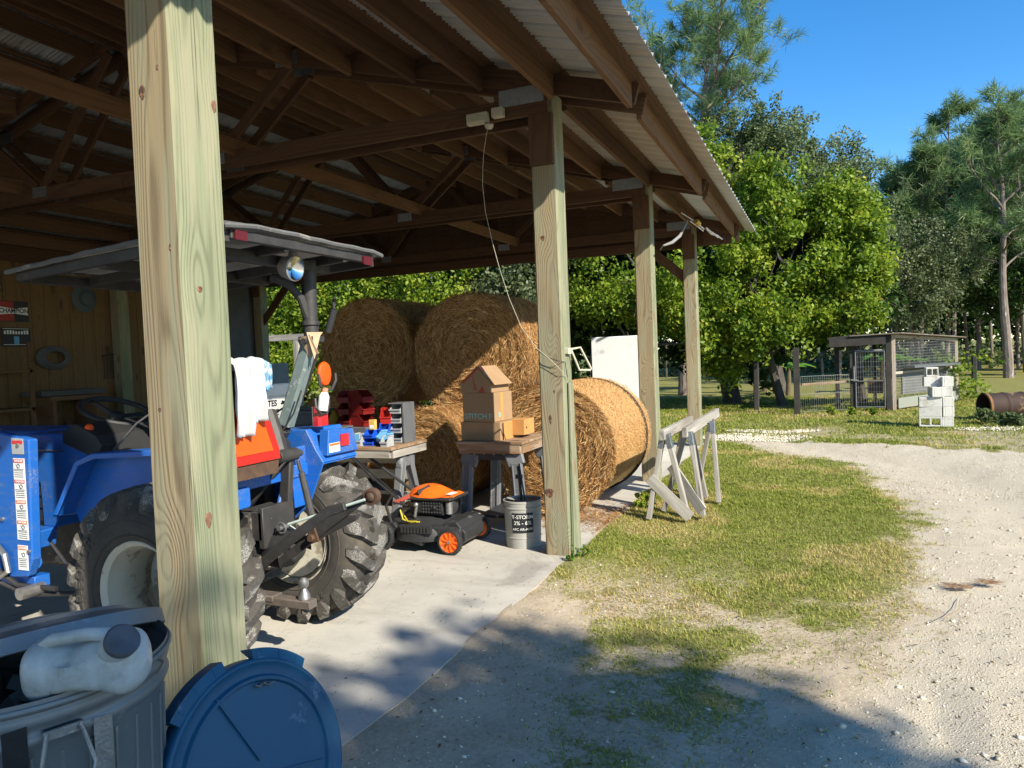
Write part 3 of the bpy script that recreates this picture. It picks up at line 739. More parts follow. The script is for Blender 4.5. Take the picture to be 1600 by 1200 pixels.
# ROPS: lower tube, leaning padded section, curved upper pipe
def rops(y, vis=1):
    b = MB()
    b.tube([(-2.84, y, .62), (-2.83, y, .86), (-2.78, y, 1.0), (-2.69, y, 1.12)], [.046] * 4, 10)
    b.board((-2.69, y, 1.08), (-2.475, y, 1.565), .045, .045, up=(1, 0, 0), c=.008)
    o = b.build('rollover_frame', M_blk, tr, bevel=.004)
    b = MB(); b.board((-2.668, y, 1.135), (-2.487, y, 1.565), .074, .068, up=(1, 0, 0), c=.012)
    b.build('frame_pad', pm('weathered_green_pad', (.19, .24, .235), (.13, .17, .165), 12, .8, 0, .4, 60, c3=(.30, .33, .31), s3=12, t3=.56), o)
    b = MB(); b.tube([(-2.475, y, 1.56), (-2.475, y, 1.66), (-2.475, y, 1.78), (-2.47, y, 1.90), (-2.46, y, 2.0)], .038, 14)
    b.tube([(-2.475, y - .02, 1.70), (-2.49, y - .05, 1.80), (-2.53, y - .09, 1.87), (-2.60, y - .14, 1.91)], .022, 10)
    b.lathe([(.048, 0), (.048, .02), (.0, .02)], (-2.475, y, 1.66), (0, 0, 1), 16); b.bx((-2.52, y - .05, 1.57), (-2.43, y + .05, 1.60))
    b.cyl((-2.475, y - .07, 1.575), (-2.475, y + .07, 1.575), .016)
    b.build('frame_upper_tube', M_blk, o)
    return o
ro = rops(3.17); rops(2.48)
b = MB()
for k in range(9): b.tube([(-2.76 + k * .035, 3.155 + .05, 1.2 + k * .045), (-2.73 + k * .035, 3.19 + .06, 1.23 + k * .045), (-2.72 + k * .035, 3.16 + .05, 1.26 + k * .045)], .006, 5)
b.tube([(-2.72, 3.26, 1.15), (-2.60, 3.25, 1.30), (-2.50, 3.24, 1.5), (-2.47, 3.22, 1.66)], .009, 6); b.tube([(-2.74, 3.10, .8), (-2.70, 3.08, 1.02), (-2.55, 3.09, 1.2), (-2.5, 3.1, 1.32)], .005, 6)
b.build('cable_bundle', M_blk, tr)
b = MB(); b.board((-2.44, 3.14, 1.50), (-2.47, 3.11, 1.60), .07, .002, up=(1, 0, 0)); b.prism([(-.035, 0), (.0, -.14), (.035, -.02), (.05, .0)], (-2.43, 3.13, 1.62), (.6, .8, 0), (0, 0, 1), .004); b.build('cardboard_wrap', pm('torn_cardboard', (.55, .40, .26), (.45, .30, .18), 12, .9), tr)
b = MB(); b.cyl((-2.42, 3.24, 1.62), (-2.38, 3.25, 1.74), .019, 12); b.tube([(-2.38, 3.25, 1.74), (-2.39, 3.26, 1.78), (-2.37, 3.25, 1.80)], .008); b.build('black_handle', M_plas, tr)
b = MB(); b.lathe([(0, .012), (.03, .018), (.062, .008), (.066, 0), (.062, -.01), (0, -.012)], (-2.50, 3.30, 1.40), (1, .16, 0), 26); of = b.build('orange_reflector', M_orange, tr)
# reflector is an oval disc with a wire loop round it
b = MB(); b.tube([(-2.49, 3.24, 1.40), (-2.485, 3.235, 1.34), (-2.47, 3.27, 1.31), (-2.47, 3.32, 1.315), (-2.475, 3.365, 1.36), (-2.48, 3.37, 1.40)], .008, 6); b.tube([(-2.50, 3.21, 1.27), (-2.49, 3.2, 1.22), (-2.48, 3.23, 1.185), (-2.48, 3.28, 1.19), (-2.48, 3.30, 1.24), (-2.48, 3.30, 1.28)], .007, 6); b.build('wire_loop', M_blk, tr)
# canopy
b = MB()
nx_, ny_ = 14, 12
XA, XB, YA, YB = -2.23, -3.60, 2.34, 3.50
def cz(u, v):
    z = 2.075 - .075 * u + .018 * math.sin(v * math.pi) + .006 * math.sin(v * 9 + u * 5)
    e = min(v, 1 - v, u * 1.2, (1 - u) * 1.2); z -= .03 * max(0, 1 - e / .07) ** 2
    return z
for top in (1, 0):
    vs = []
    for i in range(nx_ + 1):
        for j in range(ny_ + 1):
            u, v = i / nx_, j / ny_; vs.append((XA + (XB - XA) * u, YA + (YB - YA) * v, cz(u, v) - (0 if top else .012)))
    fs = [(i * (ny_ + 1) + j, i * (ny_ + 1) + j + 1, (i + 1) * (ny_ + 1) + j + 1, (i + 1) * (ny_ + 1) + j) for i in range(nx_) for j in range(ny_)]
    if not top: fs = [f[::-1] for f in fs]
    b._add(vs, [f[::-1] for f in fs], None, 0 if top else 1, True)
rim_ = [(XA, YA + (YB - YA) * t) for t in np.linspace(0, 1, 14)] + [(XA + (XB - XA) * t, YB) for t in np.linspace(.05, 1, 14)] + [(XB, YB - (YB - YA) * t) for t in np.linspace(.07, 1, 12)] + [(XB - (XB - XA) * t, YA) for t in np.linspace(.05, .95, 14)]
b.tube([(x, y, cz((x - XA) / (XB - XA), (y - YA) / (YB - YA)) - .008 + random.uniform(-.004, .004)) for x, y in rim_], .012, 7, closed=True)
cn = b.build('canopy', [M_canopy, M_liner], tr)
b = MB()
b.board((XA - .03, YA + .05, 2.01), (XA - .03, YB - .06, 2.01), .042, .03); b.board((XB + .03, YA + .05, 1.93), (XB + .03, YB - .05, 1.93), .05, .03)
for y in (YA + .04, YB - .05, 2.75, 3.2): b.board((XA - .03, y, 2.0), (XB + .03, y, 1.935), .05, .03)
b.board((-2.46, 2.5, 1.965), (-2.46, 3.3, 1.965), .05, .06); b.board((-3.0, YA + .04, 1.95), (-3.0, YB - .05, 1.95), .05, .05)
b.build('canopy_frame', M_blk, cn, bevel=.003)
b = MB(); b.bx((XA - .012, YB - .17, 1.975), (XA - .002, YB - .09, 2.02), c_=.003); b.bx((XA - .012, YA + .06, 1.985), (XA - .002, YA + .13, 2.025), c_=.003); b.build('marker_reflector', pm('dull_red_lens', (.11, .010, .012), (.07, .008, .01), 6, .4), cn)
# work lamp
lc = V(-2.36, 2.915, 1.925); la = V(1, -.05, -.18).normalized()
b = MB(); b.lathe([(0, -.085), (.03, -.08), (.052, -.055), (.062, -.01), (.064, .012), (.058, .016)], lc, la, 28); b.cyl(lc + V(0, 0, .06), lc + V(0, 0, .085), .022)
wl = b.build('work_lamp', pm('lamp_shell_grey', (.34, .33, .31), (.24, .23, .22), 15, .5, .3, .3), tr)
b = MB(); b.lathe([(0, -.012), (.03, -.004), (.057, .013)], lc, la, 28); b.build('lamp_reflector', pm('lamp_mirror', (.75, .76, .78), None, 3, .12, 1, 0), wl)
# three-point linkage (all in a band behind the axle)
def plate(pts, y, th, name, m, par=tr, bev=.003):
    b = MB(); b.prism(pts, (0, y, 0), (1, 0, 0), (0, 0, 1), th); return b.build(name, m, par, bevel=bev)
b = MB()
b.board((-2.50, 2.93, .99), (-2.78, 2.88, .68), .055, .03, c=.004)
b.board((-2.52, 2.99, .98), (-2.60, 3.02, .48), .06, .035, up=(1, 0, 0), c=.004)
b.tube([(-2.52, 2.95, .98), (-2.56, 2.96, 1.10), (-2.62, 2.98, 1.22)], .04, 8)
b.cyl((-2.50, 2.89, 1.0), (-2.50, 3.03, 1.0), .034, 16); b.cyl((-2.50, 2.87, 1.0), (-2.50, 3.07, 1.0), .018, 10)
b.bx((-2.74, 2.80, .60), (-2.54, 2.83, .74)); b.bx((-2.56, 2.80, .56), (-2.53, 3.04, .76))
b.build('lift_bracket', M_blk, tr, bevel=.003)
b = MB()
for (x, z) in ((-2.56, .70), (-2.47, .655)):
    b.tube([V(x, 2.86, z) + V(math.cos(t), 0, math.sin(t)) * .026 for t in np.linspace(0, 6.28, 15)[:-1]], .005, 6, closed=True)
    b.cyl((x, 2.84, z), (x, 2.92, z), .012)
b.build('hitch_pin_ring', M_steel, tr)
b = MB(); b.tube([(-2.48, 3.02, .965), (-2.46, 3.01, .92), (-2.44, 3.0, .90)], .010, 8); b.tube([(-2.445, 3.0, .905), (-2.37, 2.97, .70)], [.016, .019], 10); b.cyl((-2.37, 2.97, .70), (-2.355, 2.965, .665), .011)
b.build('lift_rod', M_blk, tr)
b = MB(); b.board((-2.355, 2.965, .68), (-2.32, 2.965, .575), .05, .012, up=(1, 0, 0)); b.board((-2.355, 2.925, .68), (-2.32, 2.925, .575), .05, .012, up=(1, 0, 0)); b.cyl((-2.335, 2.90, .60), (-2.335, 2.99, .60), .018); b.build('clevis', M_rust, tr, bevel=.002)
plate([(-2.78, .36), (-2.74, .34), (-2.45, .50), (-2.26, .635), (-2.06, .765), (-1.965, .80), (-1.975, .835), (-2.06, .815), (-2.28, .68), (-2.46, .55), (-2.62, .44)], 2.95, .02, 'lower_lift_arm', M_blk)
plate([(-2.34, .575), (-2.10, .69), (-2.09, .715), (-2.20, .70), (-2.34, .61)], 2.97, .03, 'arm_stiffener', M_blk)
plate([(-2.78, .36), (-2.74, .34), (-2.45, .50), (-2.26, .635), (-2.06, .765), (-1.965, .80), (-1.975, .835), (-2.06, .815), (-2.28, .68), (-2.46, .55), (-2.62, .44)], 2.70, .02, 'lower_lift_arm', M_blk)
b = MB(); b.sphere((-1.995, 2.95, .812), .030); b.lathe([(.028, -.02), (.040, -.018), (.040, .018), (.028, .02)], (-1.995, 2.95, .812), (0, 1, 0), 20); b.build('arm_ball_end', M_rust, tr)
b = MB(); b.tube([(-2.46, 2.90, .665), (-2.02, 2.93, .80)], .007, 8); b.tube([(-2.46, 2.90, .665), (-2.39, 2.90, .63), (-2.33, 2.9, .64), (-2.30, 2.91, .715)], .003, 5); b.build('stabiliser_rod', pm('pale_green_rod', (.55, .66, .58), (.42, .5, .44), 20, .6), tr)
# drawbar with hitch ball
b = MB(); b.board((-2.92, 2.84, .315), (-2.50, 2.84, .315), .03, .075, c=.004); b.board((-2.62, 2.84, .30), (-2.285, 2.84, .30), .042, .062, c=.004); b.cyl((-2.335, 2.84, .25), (-2.335, 2.84, .279), .022, 6)
b.board((-2.9, 2.84, .30), (-2.62, 2.88, .44), .05, .02)
db = b.build('drawbar', pm('worn_drawbar_steel', (.20, .16, .13), (.12, .10, .085), 14, .6, .3, .4, 70, c3=(.35, .14, .10), s3=7, t3=.6), tr, bevel=.002)
b = MB(); b.lathe([(.0, .105), (.012, .103), (.024, .09), (.0255, .078), (.022, .062), (.013, .052), (.016, .044), (.028, .02), (.030, .001)], (-2.335, 2.84, .321), (0, 0, 1), 22); b.build('hitch_ball', M_steel, db)
# things lying on the tractor
b = MB()
def cloth(x, y0, y1, ztop, drop_f, drop_b, seed, depth=.10):
    vs = []; ns_, nt_ = 40, 34
    rs = random.Random(seed)
    for i in range(ns_ + 1):
        u = i / ns_; y = y0 + (y1 - y0) * u
        tot = drop_f(u) + depth + drop_b
        for j in range(nt_ + 1):
            s_ = j / nt_ * tot; f = drop_f(u)
            wv = .014 * math.sin(u * 15 + 1.6 * math.sin(s_ * 9)) + .009 * math.sin(u * 29 + s_ * 7) + .004 * math.sin(u * 53 - s_ * 22)
            if s_ < f: p = (x + wv + .01, y, ztop - (f - s_))
            elif s_ < f + depth:
                a = (s_ - f) / depth; p = (x - a * depth, y, ztop + .02 * math.sin(a * math.pi) + wv * .4)
            else: p = (x - depth + wv, y, ztop - (s_ - f - depth))
            vs.append(p)
    return vs, [(i * (nt_ + 1) + j, (i + 1) * (nt_ + 1) + j, (i + 1) * (nt_ + 1) + j + 1, i * (nt_ + 1) + j + 1) for i in range(ns_) for j in range(nt_)]
T = NT('white_terry'); co_ = T.coord('Object'); nb = T.noise(co_, 260, 2, .5); M_terry = T.fin(T.mix(T.mr(T.noise(co_, 6, 4), .4, .7), (.52, .52, .51), (.44, .44, .43)), .95, 0, T.bump(nb, .5, .004), .1)
vs, fs = cloth(-2.44, 2.55, 2.755, 1.475, lambda u: .34 if u < .5 else .29 - .03 * (u - .5), .12, 3)
b._add(vs, fs, None, 0, True)
o = b.build('towel', M_terry); sd = o.modifiers.new('s', 'SOLIDIFY'); sd.thickness = .004
tag(o, 'white towel draped over the tractor seat back above the orange sign', 'towel')
b = MB(); vs, fs = cloth(-2.455, 2.74, 2.80, 1.47, lambda u: .15 - .03 * u, .1, 9); b._add(vs, fs, None, 0, True)
T = NT('blue_print_cloth'); co_ = T.coord('Object'); f = T.mr(T.noise(co_, 28, 3, .6), .42, .55)
o = b.build('cloth', T.fin(T.mix(f, (.62, .68, .72), (.10, .30, .48)), .9)); sd = o.modifiers.new('s', 'SOLIDIFY'); sd.thickness = .006
tag(o, 'small blue and white patterned cloth beside the white towel on the tractor seat', 'cloth')
# bottle hanging in the lower wire loop
b = MB(); b.lathe([(0, 0), (.026, .002), (.028, .01), (.028, .08), (.018, .10), (.012, .105)], (-2.485, 3.245, 1.20), (.1, .15, 1), 16)
bo = thing('spray_bottle', (-2.485, 3.245, 1.2), 'small white bottle with an orange cap held in a wire loop on the tractor', 'bottle')
b.build('bottle_body', M_white, bo); b = MB(); b.lathe([(.016, .10), (.017, .125), (0, .128)], (-2.485, 3.245, 1.20), (.1, .15, 1), 12); b.build('cap', pm('peach_cap', (.75, .28, .16), None, 5, .5), bo)
# postal tub behind
tub = thing('postal_tub', (-3.35, 4.05, 1.0), 'worn white plastic mail tub with dark lettering behind the tractor seat', 'tub')
M_tub = pm('worn_white_tub', (.66, .65, .60), (.55, .53, .48), 6, .6, 0, .2, 30, c3=(.42, .38, .30), s3=5, t3=.56)
b = MB()
X0_, X1_, Y0_, Y1_, Z0_, Z1_ = -3.22, -3.62, 3.42, 3.93, 1.0, 1.33
def tube_box(b, x0, x1, y0, y1, z0, z1, tp=.03, t=.006):
    A = [(x0 - tp, y0 + tp), (x0 - tp, y1 - tp), (x1 + tp, y1 - tp), (x1 + tp, y0 + tp)]; B = [(x0, y0), (x0, y1), (x1, y1), (x1, y0)]
    for k in range(4):
        a, c2 = A[k], A[(k + 1) % 4]; d, e = B[k], B[(k + 1) % 4]
        b.quad((*a, z0), (*c2, z0), (*e, z1), (*d, z1))
    b.quad(*[(*p, z0 + .002) for p in A])
tube_box(b, X0_, X1_, Y0_, Y1_, Z0_, Z1_)
b.tube([(X0_, Y0_, Z1_), (X0_, Y1_, Z1_), (X1_, Y1_, Z1_), (X1_, Y0_, Z1_)], .010, 6, closed=True)
b.bx((X0_ - .002, Y0_ + .01, Z1_ - .065), (X0_ + .006, Y1_ - .01, Z1_ - .002))
o = b.build('tub_body', M_tub, tub); sd = o.modifiers.new('s', 'SOLIDIFY'); sd.thickness = .004; sd.offset = 0
for s_, z, yy in (('STATES', 1.215, 3.665), ('SERVICE', 1.155, 3.675)): text_obj('printed_word', s_, .054, M_ink, tub, (X0_ - .03 + .03 * (z - 1) / .33 + .005, yy, z), (0, 1, 0), (.09, 0, 1), .001, True)
b = MB(); b.bx((-3.60, 3.45, .96), (-3.27, 3.9, .998)); b.bx((-3.6, 3.45, 0), (-3.56, 3.49, .96)); b.bx((-3.31, 3.86, 0), (-3.27, 3.9, .96)); b.bx((-3.31, 3.60, .0), (-3.27, 3.64, .96)); b.bx((-3.6, 3.86, 0), (-3.56, 3.9, .96)); o = b.build('work_stand', M_blk); tag(o, 'dark metal stand carrying the white mail tub beside the tractor', 'stand')
# ------------------------------------------------------------------ hay bales
T = NT('hay_straw'); co_ = T.coord('Object'); n1 = T.noise(co_, 5, 6, .7); n2 = T.noise(co_, 60, 4, .7)
M_hay = T.fin(T.mix(T.mr(n2, .35, .65), T.mix(T.mr(n1, .35, .65), (.42, .22, .075), (.30, .145, .045)), (.10, .045, .018)), .9, 0, T.bump(n2, 1.0, .02), .1)
T = NT('hay_strands'); at = T.new('ShaderNodeAttribute', attribute_name='lv').outputs['Fac']
M_strand = T.fin(T.ramp(at, [(0, (.11, .05, .02)), (.4, (.34, .165, .05)), (.75, (.60, .34, .13)), (1, (.82, .56, .27))]), .7, 0, None, .25)
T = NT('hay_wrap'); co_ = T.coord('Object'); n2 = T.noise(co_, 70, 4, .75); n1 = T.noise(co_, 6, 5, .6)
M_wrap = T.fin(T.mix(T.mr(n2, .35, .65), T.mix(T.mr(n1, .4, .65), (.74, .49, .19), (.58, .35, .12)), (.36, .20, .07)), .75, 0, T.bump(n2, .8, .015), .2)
def strands(n, gen, L, wdt, seed):
    g = np.random.default_rng(seed); P, D, U = gen(n, g)
    Ls = L * g.uniform(.4, 1.5, n)[:, None]; D = D + g.normal(0, .35, D.shape); D /= np.linalg.norm(D, axis=1)[:, None]
    W = np.cross(D, U); W /= np.linalg.norm(W, axis=1)[:, None] + 1e-9
    W = W * (wdt * g.uniform(.5, 1.4, n))[:, None]
    lift = U * (g.uniform(0, .035, n) ** 1.0)[:, None]
    a = P - D * Ls / 2 + U * g.uniform(-.01, .012, n)[:, None]; m = P + lift * .6 + U * .006; e = P + D * Ls / 2 + U * g.uniform(-.01, .02, n)[:, None]
    V_ = np.stack([a - W, a + W, m - W, m + W, e - W * .4, e + W * .4], 1).reshape(-1, 3)
    base = (np.arange(n) * 6)[:, None]
    idx = np.concatenate([base + np.array([0, 1, 3, 2]), base + np.array([2, 3, 5, 4])], 1).ravel()
    return V_, idx, np.repeat(g.random(n), 6)
def bale(x, y, z, r, L, label, nf=9000, ns=7000, seed=1, wrap=False):
    t = thing('hay_bale', (x, y + L / 2, z - r), label, 'hay bale', 'round hay bales stacked on the slab')
    b = MB(); c = V(x, y, z)
    prof = []
    for k in range(9): prof.append((r * (k + .01) / 9, .007 * math.sin(k * 2.1) - .015 * (k == 0) - .01))
    prof += [(r * .97, .0), (r, .03), (r * 1.005, .12), (r * 1.008, L * .5), (r * 1.005, L - .12), (r, L - .03), (r * .96, L), (0, L)]
    b.lathe(prof, c, (0, 1, 0), 72)
    o = b.build('bale_core', M_wrap if wrap else M_hay, t)
    for v in o.data.vertices:
        w_ = v.co + WL[o.name]; n = mnoise.noise(w_ * 3.1) * .028 + mnoise.noise(w_ * 11) * .010
        rad = V(v.co.x, 0, v.co.z); v.co += rad.normalized() * n if rad.length > .01 else V(0, 0, 0)
        if rad.length < r * .9: v.co.y += n * 1.2
    def face(n, g):
        rr_ = r * np.sqrt(g.uniform(.0, 1, n)) * .995; a = g.uniform(0, 2 * np.pi, n)
        er = np.stack([np.cos(a), np.zeros(n), np.sin(a)], 1); et = np.stack([-np.sin(a), np.zeros(n), np.cos(a)], 1)
        lay = np.sin(rr_ / r * 42 + a) * .012
        P = np.array([x, y, z]) + er * rr_[:, None] + np.array([0, -1, 0]) * (.012 + lay)[:, None]
        return P, et + er * .25 * g.normal(0, 1, n)[:, None], np.tile(np.array([0, -1., 0]), (n, 1))
    def side(n, g):
        a = g.uniform(-.5, np.pi + .3, n); yy = g.uniform(0, L, n)
        er = np.stack([np.cos(a), np.zeros(n), np.sin(a)], 1); et = np.stack([-np.sin(a), np.zeros(n), np.cos(a)], 1)
        P = np.array([x, y, z]) + er * (r * 1.012) + np.stack([0 * yy, yy, 0 * yy], 1)
        return P, et * 1.0, er
    V1, i1, l1 = strands(int(nf * 1.6), face, .12, .0016, seed)
    V2, i2, l2 = strands(int(ns * 1.4), side, .09 if not wrap else .05, .0015, seed + 50)
    def rim(n, g):
        a = g.uniform(0, 2 * np.pi, n); er = np.stack([np.cos(a), np.zeros(n), np.sin(a)], 1)
        P = np.array([x, y, z]) + er * r * .99 + np.stack([a * 0, g.uniform(-.02, .05, n), a * 0], 1)
        return P, er * .3 + np.stack([-np.sin(a), -.6 + 0 * a, np.cos(a)], 1), er
    V3, i3, l3 = strands(2600, rim, .13, .0016, seed + 90)
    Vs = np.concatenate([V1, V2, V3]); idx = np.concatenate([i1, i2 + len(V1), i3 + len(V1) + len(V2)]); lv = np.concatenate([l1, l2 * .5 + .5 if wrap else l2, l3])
    so = fastmesh('straw', Vs, 4, idx, M_strand, t, WL[t.name], {'lv': lv}); 
    return t
bale(-2.32, 6.38, .58, .58, 1.50, 'sunlit round hay bale standing on the slab behind the second post', 16000, 26000, 1, True)
bale(-3.62, 6.28, .48, .48, 1.25, 'low round hay bale under the stack beside the boxes table', 9000, 4000, 2)
bale(-5.15, 6.9, .55, .56, 1.3, 'round hay bale at the bottom left in deep shade behind the bins', 5000, 3000, 3)
bale(-3.36, 6.88, 1.48, .635, 1.30, 'upper round hay bale half in sun, on top of the stack at right', 20000, 9000, 4)
bale(-4.80, 7.15, 1.55, .62, 1.30, 'upper round hay bale wholly in shade at the left of the stack', 12000, 8000, 5)
# shadow painted as a dark ring near the far end of the sunlit bale
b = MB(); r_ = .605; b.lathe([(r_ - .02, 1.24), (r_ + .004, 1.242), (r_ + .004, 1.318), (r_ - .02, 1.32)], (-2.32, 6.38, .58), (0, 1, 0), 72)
o = b.build('shadow_band', pm('painted_shadow', (.035, .024, .014), (.022, .016, .01), 30, .9, 0, .5), bpy.data.objects['hay_bale'])
# loose straw on the slab round the bale feet
def gen(n, g):
    P = np.stack([g.normal(-2.1, .35, n).clip(-3.2, -1.72), g.normal(6.25, .25, n), np.full(n, .006)], 1); a = g.uniform(0, 6.28, n)
    return P, np.stack([np.cos(a), np.sin(a), a * 0], 1), np.tile(np.array([0, 0, 1.]), (n, 1))
Vs, ix, lv = strands(2600, gen, .09, .002, 77)
Vs[:, 2] = np.abs(Vs[:, 2]) * .5 + .003
o = fastmesh('loose_straw', Vs, 4, ix, M_strand, None, (-2.1, 6.2, 0), {'lv': lv}); tag(o, 'loose straw scattered on the slab in front of the bales', 'straw', kind='stuff')
# ------------------------------------------------------------------ things on and around the slab
M_card = pm('cardboard', (.34, .215, .115), (.30, .185, .095), 5, .85, 0, .05, 60)
M_card2 = pm('cardboard_orange', (.52, .26, .075), (.45, .22, .07), 5, .85, 0, .05, 60)
M_old = wood('weathered_grey_wood', (.34, .31, .265), (.20, .18, .15), rings=16, contrast=.6, weather=(.42, .39, .34), kn=.6)
M_oldb = wood('old_brown_board', (.30, .18, .095), (.17, .10, .055), rings=14, contrast=.6, weather=(.36, .28, .2))
M_trest = pm('grey_black_trestle_plastic', (.16, .165, .17), (.11, .115, .12), 5, .5, 0, .3, 60, c3=(.30, .30, .29), s3=4, t3=.57)
M_trestd = pm('dark_trestle_plastic', (.045, .047, .05), (.03, .031, .034), 5, .5, 0, .3, 60)
# --- benches on trestles
def trestle(parent, x, y0, y1, zt, axis, m):
    """folding plastic trestle; top rail along Y, A-frames opening along X"""
    b = MB()
    b.board((x, y0, zt - .03), (x, y1, zt - .03), .06, .09, c=.01)
    o = b.build('trestle_rail', m, parent, bevel=.004)
    for y in (y0 + .06, y1 - .06):
        for s_ in (-1, 1):
            b = MB(); b.board((x + s_ * .03, y, zt - .05), (x + s_ * .17, y, .0), .085, .035, up=(0, 1, 0), c=.006)
            b.board((x + s_ * .045, y - .02, zt - .10), (x + s_ * .165, y - .02, .05), .02, .02, up=(0, 1, 0))
            b.board((x + s_ * .045, y + .02, zt - .10), (x + s_ * .165, y + .02, .05), .02, .02, up=(0, 1, 0))
            b.build('leg', m, parent, bevel=.003)
    b = MB(); b.board((x - .12, (y0 + y1) / 2, .22), (x + .12, (y0 + y1) / 2, .22), .03, y1 - y0 - .1); b.build('shelf', m, parent)
t1 = thing('work_table', (-2.56, 5.88, 0), 'wooden topped table on grey and black trestles carrying the cardboard boxes', 'table')
b = MB()
for k in range(5): b.board((-2.855, 5.57 + k * .145, .745), (-2.26, 5.57 + k * .145, .745), .022, .14, c=.002)
b.board((-2.84, 5.525, .70), (-2.28, 5.525, .70), .085, .038, c=.002); b.board((-2.29, 5.545, .70), (-2.29, 6.2, .70), .085, .038, c=.002); b.board((-2.83, 5.545, .70), (-2.83, 6.2, .70), .085, .038, c=.002)
b.build('table_top', M_oldb, t1, bevel=.002)
for (x, y) in ((-2.74, 5.56), (-2.74, 6.1), (-2.36, 5.56), (-2.33, 6.12)):
    b = MB(); sx = -1 if x < -2.55 else 1; sy = -1 if y < 5.8 else 1
    b.board((x, y, .655), (x + sx * .03, y + sy * .02, .56), .16, .045, up=(1, 0, 0), c=.01)
    b.board((x + sx * .03, y + sy * .02, .58), (x + sx * .075, y + sy * .04, 0), .105, .05, up=(1, 0, 0), c=.012)
    for q in (-.03, .03): b.board((x + sx * .035 + q, y + sy * .02 - .028, .56), (x + sx * .075 + q, y + sy * .04 - .028, .02), .014, .012, up=(1, 0, 0))
    b.box((x + sx * .08, y + sy * .04, .02), (.14, .09, .04), c_=.008)
    b.build('leg', M_trest, t1, bevel=.004)
b = MB(); b.bx((-2.75, 5.535, .60), (-2.35, 5.575, .66)); b.build('trestle_rail', M_trestd, t1, bevel=.004); b = MB(); b.bx((-2.72, 5.6, .10), (-2.38, 6.1, .125)); b.build('lower_shelf', M_trestd, t1, bevel=.004)
for k in range(5):
    b = MB(); b.cyl((-2.70 + k * .09, 5.532, .655), (-2.70 + k * .09, 5.515, .655), .007); b.build('bolt_head', M_steel, t1)
t2 = thing('work_table', (-3.8, 5.4, 0), 'low work table behind the tractor wheel holding plastic bins and a blue tote', 'table')
b = MB()
for k in range(4): b.board((-4.9, 5.17 + k * .15, .74), (-3.24, 5.17 + k * .15, .74), .025, .145, c=.002)
b.build('table_top', M_oldb, t2, bevel=.002)
b = MB(); b.board((-4.9, 5.12, .70), (-3.27, 5.12, .70), .07, .03); b.board((-3.30, 5.14, .69), (-3.30, 5.7, .69), .06, .10); b.build('table_rail', M_old, t2)
for (x, s_) in ((-3.31, 1), (-4.7, -1)):
    for (ya, yb) in ((5.36, 5.20), (5.46, 5.66)):
        b = MB(); b.board((x, ya, .665), (x, yb, 0), .075, .055, up=(1, 0, 0), c=.008)
        for q in (-.02, .02): b.board((x + .03, ya + q, .6), (x + .03, yb + q, .03), .012, .01, up=(1, 0, 0))
        b.build('leg', M_trest, t2, bevel=.003)
    b = MB(); b.board((x, 5.27, .27), (x, 5.56, .29), .055, .045, c=.006); b.build('leg_brace', M_trest, t2, bevel=.003); b = MB(); b.board((x + .005, 5.30, .60), (x + .005, 5.53, .60), .09, .05, c=.006); b.build('leg_brace', M_trest, t2, bevel=.003)
pl_ = thing('pallet', (-3.9, 5.62, 0), 'wooden pallet standing on edge under the low work table, pale slats showing', 'pallet')
for z in (.10, .27, .44, .58):
    b = MB(); b.board((-4.6, 5.66, z), (-3.42, 5.66, z), .085 if z != .27 else .03, .018, c=.001); b.build('slat', M_old, pl_)
for x in (-4.5, -3.95, -3.45):
    b = MB(); b.board((x, 5.72, .02), (x, 5.72, .66), .09, .038, up=(0, 1, 0)); b.build('stringer', M_oldb, pl_)
# --- boxes
def carton(name, c, size, rz, m, label, top=False):
    t = thing(name, c, label, 'box', 'cardboard boxes stacked on the table')
    Rm = Matrix.Rotation(rz, 3, 'Z'); sx, sy, sz = size; c = V(c)
    P_ = lambda x, y, z: c + Rm @ V(x, y, z)
    b = MB(); b.box(c + V(0, 0, sz / 2), size, rz=rz, c_=.002); b.build('carton_body', m, t, bevel=.002)
    return t, P_
bx1, P1 = carton('cardboard_box', (-2.665, 5.80, .757), (.37, .40, .155), R(-2), M_card, 'widest flat cardboard box, lowest in the stack on the table')
b = MB(); b.box(P1(.20, .02, .075), (.003, .36, .15), rz=R(-2)); o = b.build('box_side_flap', M_card2, bx1)
b = MB(); b.box(P1(.25, .12, .09), (.12, .22, .13), rz=R(-2)); b.build('orange_panel', M_card2, bx1)
b = MB(); b.cyl(P1(.315, .06, .085), P1(.305, .06, .085), .008, 10); b.build('hand_hole', M_ink, bx1)
bx2, P2 = carton('cardboard_box', (-2.665, 5.75, .914), (.31, .30, .245), R(-8), M_card, 'square cardboard box with pale teal lettering in the middle of the stack')
M_teal = pm('teal_print', (.25, .55, .50), None, 4, .7, 0, 0)
uxb = Matrix.Rotation(R(-8), 3, 'Z') @ V(1, 0, 0)
text_obj('printed_word', 'STITCH F', .062, M_teal, bx2, P2(0, -.1512, .045), uxb, (0, 0, 1), .0006, True, xscale=1.08)
uyb = Matrix.Rotation(R(-8), 3, 'Z') @ V(0, 1, 0)
text_obj('printed_letter', '0', .062, M_teal, bx2, P2(.1562, -.06, .05), uyb, (0, 0, 1), .0006, True)
b = MB(); b.box(P2(.156, -.02, .122), (.002, .045, .24), rz=R(-8)); b.build('tape_strip', M_card2, bx2)
